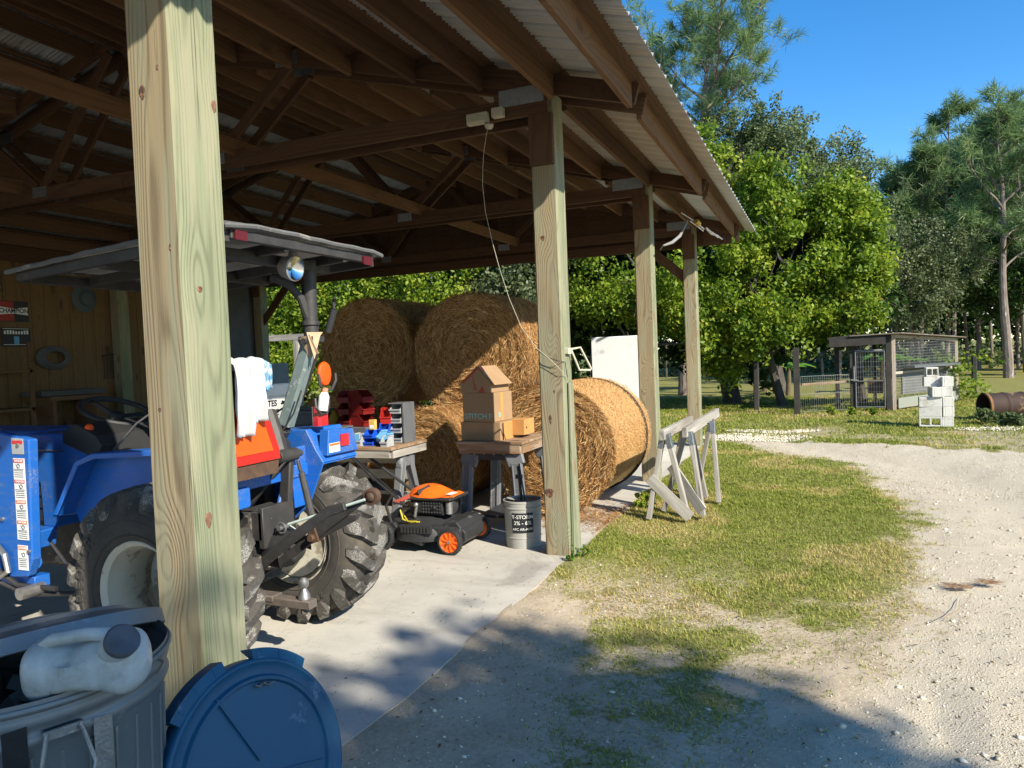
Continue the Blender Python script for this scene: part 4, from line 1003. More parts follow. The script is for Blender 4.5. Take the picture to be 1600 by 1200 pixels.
# open box whose flaps meet like a little roof
bx3 = thing('cardboard_box', (-2.68, 5.75, 1.16), 'cardboard box on top of the stack with flaps propped like a house roof', 'box', 'cardboard boxes stacked on the table')
Rm = Matrix.Rotation(R(-8), 3, 'Z'); c3 = V(-2.68, 5.75, 1.161)
q = lambda x, y, z: c3 + Rm @ V(x, y, z)
M_redp = pm('red_print', (.45, .08, .05), None, 4, .8, 0, 0)
b = MB(); b.prism([(-.155, 0), (.145, 0), (.145, .075), (.16, .075), (.02, .215), (-.17, .075), (-.155, .06)], q(0, -.145, 0), Rm @ V(1, 0, 0), (0, 0, 1), .006); b.prism([(-.155, 0), (.145, 0), (.145, .08), (.02, .2), (-.155, .08)], q(0, .145, 0), Rm @ V(1, 0, 0), (0, 0, 1), .006)
for x in (-.152, .142): b.box(q(x, 0, .04), (.005, .29, .08), rz=R(-8))
b.build('carton_body', M_card, bx3)
b = MB(); b.board(q(.022, -.0, .222), q(.185, 0, .062), .292, .004, up=Rm @ V(0, 1, 0)); b.build('flap', M_card, bx3)
b = MB(); b.board(q(.018, 0, .222), q(-.182, 0, .062), .292, .004, up=Rm @ V(0, 1, 0)); b.build('flap', M_card, bx3)
b = MB(); b.prism([(-.02, .19), (.01, .02), (.03, .02)], q(-.02, -.1486, 0), Rm @ V(1, 0, 0), (0, 0, 1), .001); b.prism([(.04, 0), (.09, .06), (.11, .0)], q(-.02, -.1486, 0), Rm @ V(1, 0, 0), (0, 0, 1), .001); b.prism([(-.15, .085), (.02, .21), (.03, .195), (-.12, .08)], q(0, -.1488, 0), Rm @ V(1, 0, 0), (0, 0, 1), .001); b.build('red_marking', M_redp, bx3)
b = MB(); b.board(q(.03, -.12, .219), q(.065, -.12, .186), .05, .001, up=Rm @ V(0, 1, 0)); b.build('red_tape', pm('red_tape_col', (.65, .16, .12), None, 4, .6, 0, 0), bx3)
# --- plastic bins on the low table
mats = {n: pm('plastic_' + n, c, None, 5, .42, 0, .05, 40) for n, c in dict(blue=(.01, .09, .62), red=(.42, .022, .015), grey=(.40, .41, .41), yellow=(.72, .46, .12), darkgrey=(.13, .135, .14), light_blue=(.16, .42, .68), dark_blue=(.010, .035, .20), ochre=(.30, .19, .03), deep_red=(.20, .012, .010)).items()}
def hopper(name, x, y, z, w_, d_, h_, m, label, rz=0, tilt=0, cat='bin', grp='plastic stacking bins'):
    t = thing(name, (x, y, z), label, cat, grp)
    M4 = Matrix.Translation((x, y, z)) @ Matrix.Rotation(rz, 4, 'Z') @ Matrix.Rotation(tilt, 4, 'Y')
    p = lambda a, b_, c_: M4 @ V(a, b_, c_)
    b = MB(); th = .004
    side = [(-d_ / 2, 0), (d_ / 2, 0), (d_ / 2, h_), (-d_ / 2 + d_ * .32, h_), (-d_ / 2 - .012, h_ * .42)]
    U = (M4.to_3x3() @ V(0, 1, 0)); W = (M4.to_3x3() @ V(0, 0, 1))
    for sx in (-1, 1): b.prism(side, p(sx * w_ / 2, 0, 0), U, W, th)
    def slab(a, b2, wv, tv, upv): b.board(p(*a), p(*b2), wv, tv, up=M4.to_3x3() @ V(*upv))
    slab((-w_ / 2, 0, th / 2), (w_ / 2, 0, th / 2), d_, th, (0, 1, 0))
    slab((-w_ / 2, d_ / 2, h_ / 2), (w_ / 2, d_ / 2, h_ / 2), h_, th, (0, 0, 1))
    slab((-w_ / 2, -d_ / 2 - .004, h_ * .21), (w_ / 2, -d_ / 2 - .004, h_ * .21), h_ * .42, th, (0, 0, 1))
    slab((-w_ / 2 - .006, -d_ / 2 - .010, h_ * .42), (w_ / 2 + .006, -d_ / 2 - .010, h_ * .42), .012, .010, (0, 0, 1))
    for sx in (-1, 1): slab((sx * w_ / 2, -d_ / 2 + d_ * .3, h_), (sx * w_ / 2, d_ / 2, h_), .010, .012, (0, 0, 1))
    b.build('bin_body', m, t)
    return t, p
Zt = .753
t, p = hopper('storage_bin', -3.62, 5.22, Zt, .085, .12, .10, mats['grey'], 'pale grey bin with a light blue card in it on the low table')
b = MB(); b.board(p(-.03, -.055, .06), p(.03, -.055, .06), .085, .002); b.build('card', mats['light_blue'], t)
hopper('storage_bin', -3.525, 5.26, Zt, .085, .12, .062, mats['blue'], 'blue stacking bin, the lower one beside the pale grey bin')
hopper('storage_bin', -3.525, 5.26, Zt + .064, .085, .12, .062, mats['blue'], 'blue stacking bin resting on another beside the pale grey bin')
hopper('storage_bin', -3.45, 5.34, Zt + .10, .08, .12, .07, mats['blue'], 'blue bin tipped behind the two stacked blue bins', rz=.4, tilt=.1)
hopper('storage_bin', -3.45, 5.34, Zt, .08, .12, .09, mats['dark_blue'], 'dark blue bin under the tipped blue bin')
hopper('storage_bin', -3.40, 5.24, Zt + .03, .075, .10, .085, mats['light_blue'], 'light blue bin leaning between the blue bins and the grey rack', rz=-.3, tilt=.35)
hopper('storage_bin', -3.335, 5.19, Zt, .06, .10, .085, mats['grey'], 'small grey bin at the right front corner of the low table')
t = thing('tin_box', (-3.50, 5.33, Zt + .13), 'small yellow box standing on top of the blue bins', 'box')
b = MB(); b.box((-3.52, 5.27, Zt + .172), (.05, .04, .085), c_=.002); b.build('box_body', mats['yellow'], t); b = MB(); b.box((-3.52, 5.2495, Zt + .155), (.036, .002, .03)); b.build('label_patch', M_decal, t)
for k in range(4):
    z = Zt + .005 + k * .083
    hopper('storage_bin', -3.37, 5.47, z, .10, .16, .078, mats['grey'], 'open grey bin in the dark rack, ' + ('lowest', 'second from the bottom', 'second from the top', 'topmost')[k], grp='grey bins in the rack')
t = thing('bin_rack', (-3.30, 5.5, Zt), 'dark grey upright rack holding four grey bins at the right end of the low table', 'rack')
b = MB(); b.bx((-3.305, 5.39, Zt), (-3.285, 5.56, Zt + .34)); b.bx((-3.44, 5.555, Zt), (-3.285, 5.57, Zt + .34)); b.bx((-3.44, 5.39, Zt + .333), (-3.285, 5.57, Zt + .345)); b.build('rack_frame', mats['darkgrey'], t, bevel=.003)
hopper('storage_bin', -3.47, 5.42, Zt + .17, .085, .13, .13, mats['red'], 'bright red bin standing high beside the grey rack', rz=.3)
b = MB(); b.box((-3.47, 5.43, Zt + .085), (.10, .12, .168), c_=.003); o = b.build('storage_case', mats['dark_blue'], bevel=.003); tag(o, 'dark blue case under the bright red bin', 'case')
for i, (x, y, w) in enumerate(((-3.93, 5.52, .12), (-3.79, 5.50, .13))):
    for k in range(3):
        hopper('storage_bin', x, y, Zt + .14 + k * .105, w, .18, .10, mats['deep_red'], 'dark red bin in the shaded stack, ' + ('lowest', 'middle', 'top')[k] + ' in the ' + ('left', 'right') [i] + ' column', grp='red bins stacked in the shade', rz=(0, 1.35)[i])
b = MB(); b.bx((-4.02, 5.40, Zt), (-3.68, 5.64, Zt + .136), c_=.004); o = b.build('storage_case', mats['darkgrey'], bevel=.003); tag(o, 'flat dark case under the stacked red bins', 'case')
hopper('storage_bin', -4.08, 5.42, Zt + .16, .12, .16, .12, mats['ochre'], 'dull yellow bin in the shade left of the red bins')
tt = thing('tote', (-4.0, 5.2, Zt), 'translucent blue tote on the low table beside the fender', 'tote')
b = MB(); b.board((-4.02, 5.23, Zt), (-4.02, 5.23, Zt + .15), .17, .52, up=(0, 1, 0), c=.015); T = NT('clear_blue_plastic'); b.build('tote_body', T.fin((.012, .05, .55), .25, 0, None, .5, Transmission_Weight=.25), tt)
b = MB(); b.board((-4.02, 5.23, Zt + .15), (-4.02, 5.23, Zt + .162), .19, .54, up=(0, 1, 0), c=.015); b.build('lid', mats['darkgrey'], tt)
tt = thing('tote', (-4.35, 5.5, Zt), 'shaded grey ribbed tote at the left end of the low table', 'tote')
b = MB(); b.board((-4.35, 5.50, Zt), (-4.35, 5.50, Zt + .26), .3, .46, up=(0, 1, 0), c=.03)
for z in (.05, .1, .15): b.board((-4.35, 5.50, Zt + z), (-4.35, 5.50, Zt + z + .012), .315, .475, up=(0, 1, 0), c=.03)
b.build('tote_body', mats['darkgrey'], tt, bevel=.004); b = MB(); b.board((-4.35, 5.50, Zt + .26), (-4.35, 5.50, Zt + .29), .34, .5, up=(0, 1, 0), c=.03); b.bx((-4.45, 5.36, Zt + .29), (-4.25, 5.6, Zt + .32), c_=.01); b.build('lid', mats['darkgrey'], tt, bevel=.004)
# --- bucket
bk = thing('bucket', (-2.15, 5.20, 0), 'old grey five-gallon bucket with a black printed label beside the second post', 'bucket')
c = V(-2.15, 5.20, 0)
b = MB(); b.lathe([(0, .004), (.128, .004), (.131, 0), (.133, .01), (.135, .075), (.1385, .078), (.1385, .085), (.136, .088), (.143, .30), (.148, .302), (.148, .31), (.143, .312), (.145, .345), (.149, .347), (.149, .358), (.141, .360), (.139, .34), (.128, .012), (0, .012)], c, (0, 0, 1), 44)
b.build('bucket_body', pm('grey_bucket_plastic', (.36, .35, .315), (.30, .29, .26), 6, .6, 0, .15, 60, c3=(.22, .205, .18), s3=7, t3=.58), bk)
import functools
def bend(o, c, r):   # wrap a flat thing lying in the XZ plane at y=c.y-r round a vertical cylinder; front direction fd
    for v in o.data.vertices:
        w_ = o.matrix_basis @ v.co if False else v.co
    return
fd = V(.36, -.93, 0).normalized(); sd_ = V(-fd.y, fd.x, 0)
def curved_patch(name, a0, a1, z0, z1, r0_, r1_, m, par, lift=.0028):
    b = MB(); n = 24; vs = []
    for i in range(n + 1):
        a = a0 + (a1 - a0) * i / n
        d = fd * math.cos(a) + sd_ * math.sin(a)
        for (z, r) in ((z0, r0_), (z1, r1_)): vs.append(c + d * (r + lift) + V(0, 0, z))
    b._add(vs, [(2 * i, 2 * i + 2, 2 * i + 3, 2 * i + 1) for i in range(n)], None, 0, True)
    return b.build(name, m, par)
curved_patch('label_panel', -.60, .58, .125, .275, .1373, .1419, M_ink, bk, .0045)
M_lab = pm('label_ink_white', (.62, .62, .58), None, 6, .6, 0, 0)
def curved_text(s_, z, size, par, r):
    o = text_obj('label_text', s_, size, M_lab, par, c + V(0, 0, z), (1, 0, 0), (0, 1, 0), 0, True)
    for v in o.data.vertices:
        a = v.co.x / r - .01; h = v.co.y
        d = fd * math.cos(a) + sd_ * math.sin(a)
        v.co = d * (r + .0085) + V(0, 0, h)
for s_, z, sz in (('T-STORM', .245, .038), ('3% - 6%', .20, .040), ('AFC AR-AFFF', .153, .026)): curved_text(s_, z, sz, bk, .1395)
curved_patch('faded_sticker', .72, .98, .17, .26, .1382, .1415, pm('faded_grey_print', (.24, .24, .23), (.34, .33, .30), 40, .6, 0, 0), bk)
b = MB(); b.lathe([(.0, .338), (.13, .338), (.13, .345), (0, .345)], c, (0, 0, 1), 30); b.build('rim_lid', M_trestd, bk)
# shafts standing out of the bucket
hs = thing('hand_tool', (-2.17, 5.2, .35), 'black handled tool standing in the grey bucket', 'hand tool')
b = MB(); b.tube([(-2.16, 5.21, .34), (-2.19, 5.25, .56), (-2.20, 5.26, .60)], .012); b.tube([(-2.13, 5.21, .34), (-2.19, 5.26, .62)], .007); b.box((-2.19, 5.25, .52), (.05, .03, .03)); b.build('tool_shaft', M_plas, hs)
b = MB(); b.lathe([(0, 0), (.05, .004), (.03, .012), (0, .014)], (-2.22, 5.17, .358), (.2, .1, 1), 8); o = b.build('rag', pm('dirty_rag', (.30, .27, .23), (.2, .18, .16), 20, .9), bevel=0); tag(o, 'crumpled rag on the bucket rim', 'rag')
# --- lawn mower (heading +X)
mw = thing('lawn_mower', (-2.85, 5.05, 0), 'orange and black push lawn mower on the slab behind the tractor', 'lawn mower')
b = MB()
prof = [(.0, .245), (.14, .245), (.16, .235), (.22, .205), (.275, .18), (.29, .15), (.295, .085), (.285, .085), (.28, .14), (.0, .14)]
b.lathe(prof, (-2.88, 5.05, 0), (0, 0, 1), 48)
b.board((-2.75, 4.85, .145), (-2.52, 4.87, .13), .12, .06, c=.02); b.board((-2.75, 5.25, .145), (-2.52, 5.23, .13), .12, .06, c=.02)
b.board((-2.60, 4.86, .165), (-2.60, 5.24, .165), .13, .17, c=.04); b.board((-2.54, 4.88, .12), (-2.54, 5.22, .12), .12, .10, c=.03)
b.board((-3.05, 4.84, .13), (-2.80, 4.79, .09), .07, .05, c=.01); b.board((-3.12, 4.83, .14), (-3.12, 5.27, .14), .13, .14, c=.03)
b.build('mower_deck', M_plas, mw, bevel=.006, seg=2)
b = MB(); b.bx((-2.98, 4.76, .15), (-2.72, 4.79, .21), c_=.008)
for k in range(9): b.bx((-2.97 + k * .028, 4.752, .158), (-2.96 + k * .028, 4.762, .202))
b.build('side_flap', M_plas, mw)
M_orp = pm('orange_mower_plastic', (.86, .15, .012), (.74, .12, .012), 4, .35, 0, .03)
b = MB(); b.bx((-2.98, 4.92, .255), (-2.70, 5.20, .38), c_=.02)
for i in range(7):
    for k in range(4): b.bx((-2.87 + i * .024, 4.912, .275 + k * .024), (-2.857 + i * .024, 4.919, .288 + k * .024))
b.cyl((-2.76, 4.90, .32), (-2.76, 4.93, .32), .012); b.lathe([(0, .02), (.05, .015), (.052, -.04), (0, -.05)], (-2.655, 5.0, .31), (1, -.4, 0), 18)
b.build('engine_block', M_plas, mw, bevel=.003)
b = MB(); b.cyl((-2.66, 4.96, .27), (-2.66, 4.96, .36), .028); b.cyl((-2.93, 4.90, .245), (-2.91, 4.90, .33), .012); b.sphere((-2.915, 4.90, .34), .02); b.build('engine_fittings', M_steel, mw)
b = MB(); b.board((-3.02, 5.06, .385), (-2.62, 5.06, .385), .026, .32, c=.008, taper=1); b.build('shroud_base', M_plas, mw, bevel=.006)
b = MB(); vs = []; n = 10
for i in range(n + 1):
    u = i / n; x = -3.01 + u * .39; w_ = .16 * (1 - .35 * (abs(u - .5) * 2) ** 3); h_ = .40 + .075 * math.sin(min(1, u * 1.25 + .12) * math.pi) ** .6 if u < .85 else .40 + .03 * (1 - u) / .15
    for j in range(9):
        v = j / 8 * 2 - 1; vs.append((x, 5.06 + v * w_, .395 + (h_ - .395) * (1 - abs(v) ** 3.5)))
b._add(vs, [(i * 9 + j, (i + 1) * 9 + j, (i + 1) * 9 + j + 1, i * 9 + j + 1) for i in range(n) for j in range(8)], None, 0, True)
b.build('engine_cover', M_orp, mw)
b = MB(); b.board((-2.90, 4.91, .43), (-2.84, 5.0, .462), .04, .01, up=(0, 0, 1)); b.build('cover_grip', M_plas, mw)
b = MB(); b.board((-2.66, 4.95, .418), (-2.64, 5.03, .425), .002, .055); b.build('badge', M_white, mw)
b = MB(); b.board((-3.10, 4.87, .35), (-2.97, 4.90, .405), .03, .01); b.build('side_stripe', M_redp, mw)
for (x, y, s_, fr) in ((-2.575, 4.795, -1, 1), (-2.575, 5.305, 1, 1), (-3.17, 4.80, -1, 0), (-3.17, 5.30, 1, 0)):
    r_ = .098 if fr else .11
    b = MB(); b.lathe([(0, .02), (.015, .022), (.018, .012), (.05, .008), (r_ * .74, .016), (r_ * .78, .024), (r_ * .78, -.02), (0, -.02)], (x, y, r_), (0, s_, 0), 36)
    for k in range(9):
        a = k * 2 * math.pi / 9; b.board(V(x, y + s_ * .012, r_) + V(math.cos(a), 0, math.sin(a)) * .02, V(x, y + s_ * .016, r_) + V(math.cos(a), 0, math.sin(a)) * r_ * .74, .012, .012, up=(0, 1, 0))
    wo = b.build('wheel', M_orp if fr else M_plas, mw)
    b = MB(); b.lathe([(r_ * .76, .022), (r_ * .82, .026), (r_ * .95, .022), (r_, .012), (r_, -.012), (r_ * .95, -.022), (r_ * .76, -.024)], (x, y, r_), (0, s_, 0), 40)
    for k in range(26):
        a = k * 2 * math.pi / 26; p_ = V(x, y, r_) + V(math.cos(a), 0, math.sin(a)) * (r_ - .001); b.board(p_ - V(0, .018, 0), p_ + V(0, .018, 0), .008, .006, up=V(math.cos(a), 0, math.sin(a)))
    b.build('tyre', M_plas, wo)
    if fr:
        b = MB(); b.cyl((x, y + s_ * .02, r_), (x, y + s_ * .034, r_), .011, 8); b.build('axle_bolt', M_steel, wo)
b = MB()
for y in (4.86, 5.24): b.tube([(-3.12, y, .20), (-3.16, y, .33), (-3.10, y, .42)], .012); b.tube([(-3.10, y, .36), (-2.97, y + .0, .34)], .008)
b.tube([(-3.0, 4.88, .335), (-3.35, 4.95, .55), (-3.70, 5.0, .80), (-3.78, 5.02, .86)], .0125, 10); b.tube([(-3.05, 5.22, .335), (-3.35, 5.18, .55), (-3.70, 5.16, .80), (-3.78, 5.15, .86), (-3.78, 5.02, .86)], .0125, 10)
b.tube([(-3.02, 4.89, .36), (-3.3, 4.93, .56), (-3.5, 4.97, .68), (-3.74, 5.0, .86)], .004, 6); b.tube([(-3.30, 4.94, .51), (-3.40, 4.96, .59)], .017, 10)
b.build('handle', M_plas, mw)
b = MB(); b.tube([(-3.04, 4.87, .30), (-3.0, 4.84, .235), (-2.93, 4.84, .215), (-2.86, 4.85, .22)], .006, 6); b.tube([(-3.0, 4.86, .26), (-2.95, 4.83, .225), (-2.88, 4.84, .225)], .005, 6); b.build('yellow_cable', pm('yellow_sheath', (.65, .52, .04), None, 5, .5), mw)
# --- wooden sawhorses leaning at the slab edge
def saw(name, A, B, legs, braces, label):
    t = thing(name, ((A[0] + B[0]) / 2, (A[1] + B[1]) / 2, 0), label, 'sawhorse', 'weathered sawhorses beside the slab')
    b = MB(); b.board(A, B, .088, .042, c=.003); b.build('top_rail', M_old, t, bevel=.001)
    for (p0, p1) in legs:
        b = MB(); b.board(p0, p1, .075, .038, up=(0, 1, 0), c=.002); b.build('leg', M_old, t)
        d = (V(*p1) - V(*p0)).normalized(); b = MB(); b.board(V(*p0) + d * -.035, V(*p0) + d * .085, .082, .045, up=(0, 1, 0), c=.002); b.build('steel_bracket', M_plate, t)
    for (p0, p1) in braces:
        b = MB(); b.board(p0, p1, .095, .022, up=(.2, .0, 1)); b.build('brace_board', M_old, t)
    return t
saw('sawhorse', (-1.27, 6.22, .735), (-1.22, 7.45, .745), [((-1.285, 6.33, .70), (-1.42, 6.30, .0)), ((-1.235, 6.33, .70), (-1.09, 6.36, .0)), ((-1.27, 7.3, .70), (-1.45, 7.34, 0)), ((-1.21, 7.3, .70), (-1.08, 7.34, 0))], [((-1.40, 6.27, .36), (-1.07, 6.33, .02))], 'left weathered sawhorse nearest the second post, with a fallen board')
saw('sawhorse', (-1.13, 6.52, .725), (-1.0, 7.72, .80), [((-1.15, 6.66, .69), (-1.36, 6.66, .0)), ((-1.09, 6.60, .69), (-.985, 6.50, .0)), ((-1.03, 7.45, .73), (-1.2, 7.5, 0)), ((-.985, 7.25, .72), (-.93, 7.10, .0))], [((-1.27, 6.60, .42), (-.99, 6.47, .05))], 'right weathered sawhorse, its rail rising highest at the far end')
# --- garbage can, lid, jug
M_galv = pm('galvanised_can', (.20, .215, .22), (.14, .155, .16), 5, .5, .45, .25, 40, c3=(.30, .325, .33), s3=4, t3=.55)
cc = V(-1.60, 1.03, 0); RC = .275; HC = .835
gc_ = thing('garbage_can', cc, 'dented galvanised garbage can with a jug on top, nearest object at bottom left', 'garbage can')
b = MB(); pr = [(0, .02), (RC - .05, .02), (RC - .045, 0), (RC - .04, .03)]
for z, dr in ((.745, -.012), (.757, -.005), (.768, .001), (.778, -.004), (.786, -.008), (.796, -.003), (.806, .002), (.816, -.003), (.824, -.006), (.834, -.002), (.846, .001), (HC - .012, .003), (HC - .008, .008), (HC - .002, .0095), (HC + .003, .006), (HC + .002, .0), (HC - .006, -.003), (.80, -.012), (.04, -.05), (0, 0)):
    pr.append((RC + dr if z != 0 else 0, z if z else .03))
b.lathe(pr, cc, (0, 0, 1), 96)
o = b.build('can_body', M_galv, gc_, sharp=60)
for v in o.data.vertices:
    w_ = v.co + WL[o.name]
    if w_.z < .74 and w_.z > .05:
        rad = V(w_.x - cc.x, w_.y - cc.y, 0); a = math.atan2(rad.y, rad.x)
        v.co += rad.normalized() * (.004 * math.cos(a * 24)) if rad.length > .1 else V(0, 0, 0)
can_o = o
# vertical ribs as separate relief of the same body
b = MB()
for k in range(32):
    a = 2 * math.pi * k / 32
    d = V(math.cos(a), math.sin(a), 0)
    b.tube([cc + d * (RC - .038) + V(0, 0, .05), cc + d * (RC - .014) + V(0, 0, .735)], [.006, .005], 6)
b.build('body_ribs', M_galv, gc_)
# bail handle on a bracket facing the camera
fd2 = (V(0, 0, 0) - cc).normalized(); fd2 = (Matrix.Rotation(R(10), 3, 'Z') @ V(-cc.x, -cc.y, 0)).normalized(); sd2 = V(-fd2.y, fd2.x, 0)
def onc(a, z, lift=.01): return cc + (fd2 * math.cos(a) + sd2 * math.sin(a)) * (RC - .008 + lift) + V(0, 0, z)
b = MB(); b.tube([onc(-.09, .784, .02), onc(-.10, .774, .02), onc(-.15, .707, .035), onc(-.14, .63, .04), onc(.14, .690, .04), onc(.16, .707, .035), onc(.11, .774, .02), onc(.09, .784, .02)], .0045, 8)
b.board(onc(-.11, .777, .012), onc(.11, .777, .012), .02, .006); b.board(onc(-.12, .784, .016), onc(.12, .784, .016), .006, .014); b.build('bail_handle', M_plate, gc_)
M_tape = pm('black_tape', (.018, .018, .02), None, 20, .35, 0, .4, 30)
def patch(a0, a1, z0, z1, m, nm, sk=0, lift=.009):
    b = MB(); vs = []; n = 8
    for i in range(n + 1):
        a = a0 + (a1 - a0) * i / n
        vs += [onc(a, z0 + sk * i / n, lift), onc(a + .03 * 0, z1 + sk * i / n, lift)]
    b._add(vs, [(2 * i, 2 * i + 2, 2 * i + 3, 2 * i + 1) for i in range(n)], None, 0, True); return b.build(nm, m, gc_)
patch(-.345, -.20, .712, .797, M_tape, 'tape_patch', .006); patch(.20, .335, .64, .777, M_plate, 'metal_patch', -.006)
# lid tipped up at the back of the can
aw = V(-.842, .541, 0); lidc = cc + aw * .19 + V(0, 0, HC - .03); la_ = (V(0, 0, 1) + aw * .40 + V(.541, .842, 0) * -.06).normalized()
b = MB(); b.lathe([(0, .06), (.10, .055), (.20, .035), (.27, .012), (.285, .010), (.297, .006), (.30, -.028), (.296, -.030), (.292, .0), (.27, .006), (.10, .048), (0, .052)], lidc, la_, 72)
for rr_ in (.14, .22): b.lathe([(rr_ - .008, .052 - rr_ * .12), (rr_, .062 - rr_ * .12), (rr_ + .008, .050 - rr_ * .12)], lidc, la_, 72)
ld = b.build('can_cover', M_galv); tag(ld, 'round galvanised lid tipped open on the back of the garbage can', 'lid')
jg = thing('jug', cc + V(.02, -.02, HC), 'dirty translucent white plastic jug lying on its side on the garbage can', 'jug')
T = NT('cloudy_jug_plastic'); co_ = T.coord('Object'); n1 = T.noise(co_, 7, 6, .7); n2 = T.noise(co_, 40, 4, .7)
cj = T.mix(T.mr(n1, .42, .65), (.50, .52, .50), (.34, .35, .32)); cj = T.mix(T.mr(T.math('ADD', T.math('MULTIPLY', n1, .6), T.math('MULTIPLY', n2, .4)), .56, .68, 0, .45), cj, (.16, .145, .12))
M_jug = T.fin(cj, .38, 0, T.bump(n1, .2, .01), .4)
jc = V(-1.335, .985, .882); jd = V(.92, .39, .05).normalized(); JS = .75   # long axis to the right in the picture
jb = V(-jd.y, jd.x, 0).normalized(); ju = jd.cross(jb)
b = MB(); n = 26; m_ = 28; vs = []
for i in range(n + 1):
    u = i / n; x = (-.165 + .31 * u) * JS
    e = min(u, 1 - u) / .16; k = math.sqrt(max(0, 1 - (1 - min(e, 1)) ** 2)) if e < 1 else 1
    hy = JS * .085 * k * (1 - .12 * max(0, u - .7) / .3); hz = JS * .078 * k
    sadd = -.014 * math.exp(-((u - .45) / .13) ** 2)
    for j in range(m_):
        a = 2 * math.pi * j / m_; cx_ = math.cos(a); sx_ = math.sin(a)
        ex_ = .75
        yy = math.copysign(abs(cx_) ** ex_, cx_) * hy; zz = math.copysign(abs(sx_) ** ex_, sx_) * hz
        # recess for the carrying handle on the camera-facing upper side
        dd = math.exp(-((u - .50) / .16) ** 2 - ((a - 4.15) / .35) ** 2) * .045 + math.exp(-((u - .3) / .03) ** 2) * .004 + math.exp(-((u - .72) / .03) ** 2) * .004
        f_ = 1 - dd / .064
        vs.append(jc + jd * x + jb * yy * f_ + ju * (zz * f_ + (sadd if sx_ > .3 else 0)))
fs = [(i * m_ + j, i * m_ + (j + 1) % m_, (i + 1) * m_ + (j + 1) % m_, (i + 1) * m_ + j) for i in range(n) for j in range(m_)]
b._add(vs, [f[::-1] for f in fs] , None, 0, True)
b.build('jug_body', M_jug, jg, sharp=80)
b = MB()
b.tube([jc - jd * .08 - jb * .02 + ju * .050, jc - jd * .05 - jb * .03 + ju * .064, jc + jd * .02 - jb * .035 + ju * .070, jc + jd * .06 - jb * .03 + ju * .064, jc + jd * .085 - jb * .03 + ju * .045], [.010, .013, .013, .013, .012], 12); b.build('jug_handle', M_jug, jg)
sp = jc + jd * .085 + jb * -.045 + ju * .050; sa = (jd * .35 + V(1.6, -1.0, 0).normalized() * .75 + ju * .70).normalized()
b = MB(); b.lathe([(.032, -.03), (.029, .0), (.027, .006)], sp, sa, 24); b.build('spout', M_jug, jg)
b = MB(); b.lathe([(.031, .002), (.032, .015), (.029, .019), (0, .017)], sp, sa, 26); b.build('cap', pm('dark_grubby_cap', (.10, .10, .115), (.055, .055, .06), 18, .55, 0, .4, 40), jg)
b = MB(); 
for k in range(26):
    p_ = cc + V(random.uniform(-.2, .2), random.uniform(-.2, .2), HC - .06 + random.uniform(-.03, .03)); b.box(p_, (.08, .05, .03), rot=Matrix.Rotation(random.random() * 3, 3, 'X') @ Matrix.Rotation(random.random() * 3, 3, 'Z'))
o = b.build('rubbish', pm('mixed_dark_rubbish', (.05, .045, .04), (.16, .13, .10), 9, .8, 0, .3)); tag(o, 'dark rubbish filling the garbage can under the jug', 'rubbish', kind='stuff')
b = MB(); b.board(onc(-.52, .80, -.06), onc(-.50, .885, -.05), .03, .006); b.board(onc(-.75, .85, -.05), onc(-.5, .858, -.05), .012, .02); o = b.build('wood_scrap', M_oldb); tag(o, 'bit of red-brown wood poking out of the garbage can', 'wood scrap')
# blue lid leaning on the near post
M_bl = pm('blue_lid_plastic', (.008, .085, .165), (.006, .065, .13), 4, .48, 0, .25, 30, bd=.004, c3=(.10, .17, .25), s3=5, t3=.60)
N_ = V(.96, -.12, .26).normalized(); Lc = V(-1.33, 1.42, .43)
bl = thing('plastic_lid', Lc, 'large round blue plastic lid leaning against the foot of the nearest post', 'lid')
Rl = .272
b = MB(); b.lathe([(0, .008), (.12, .006), (.19, .003), (.212, .003), (.216, .011), (.224, .012), (.230, .003), (.250, .002), (.258, .008), (.262, .010), (.268, .008), (Rl, .002), (Rl, -.040), (Rl - .006, -.046), (Rl - .008, .0), (0, -.002)], Lc, N_, 96)
ax_ = V(0, 0, 1); e1 = (ax_ - N_ * ax_.dot(N_)).normalized(); e2 = N_.cross(e1)
def pol(r, a, h): return Lc + (e1 * math.cos(a) + e2 * math.sin(a)) * r + N_ * h
lo = b.build('lid_disc', M_bl, bl, sharp=50)
def handle(a0, a1):
    b = MB(); n = 12
    for i in range(n):
        p0 = a0 + (a1 - a0) * i / n; p1 = a0 + (a1 - a0) * (i + 1) / n
        b._add([pol(Rl - .004, p0, .006), pol(Rl + .024, p0, .0), pol(Rl + .024, p1, .0), pol(Rl - .004, p1, .006), pol(Rl - .004, p0, -.006), pol(Rl + .024, p0, -.045), pol(Rl + .024, p1, -.045), pol(Rl - .004, p1, -.006)],
               [(0, 1, 2, 3), (1, 5, 6, 2)] + ([(0, 4, 5, 1)] if i == 0 else []) + ([(3, 2, 6, 7)] if i == n - 1 else []))
        if i % 4 == 2: b.board(pol(Rl + .0, p0, .004), pol(Rl + .02, p0, .0), .004, .006, up=N_)
    o = b.build('lid_handle', M_bl, bl); s_ = o.modifiers.new('s', 'SOLIDIFY'); s_.thickness = .004
handle(R(8), R(44)); handle(R(-46), R(-10))
b = MB(); 
for (a, r0_, r1_) in ((R(10), .03, .23), (R(130), .03, .22), (R(-120), .03, .2), (R(160), .1, .21)): b.board(pol(r0_, a, .012), pol(r1_, a + .2, .008), .006, .004, up=N_)
b.build('lid_crease', M_bl, bl)
b = MB()
for k in range(4):
    b.board(pol(.205, R(-8 - k * 4), .010), pol(.20 + .01 * (k % 2), R(-12 - k * 4), .016), .018 - k * .003, .002, up=N_)
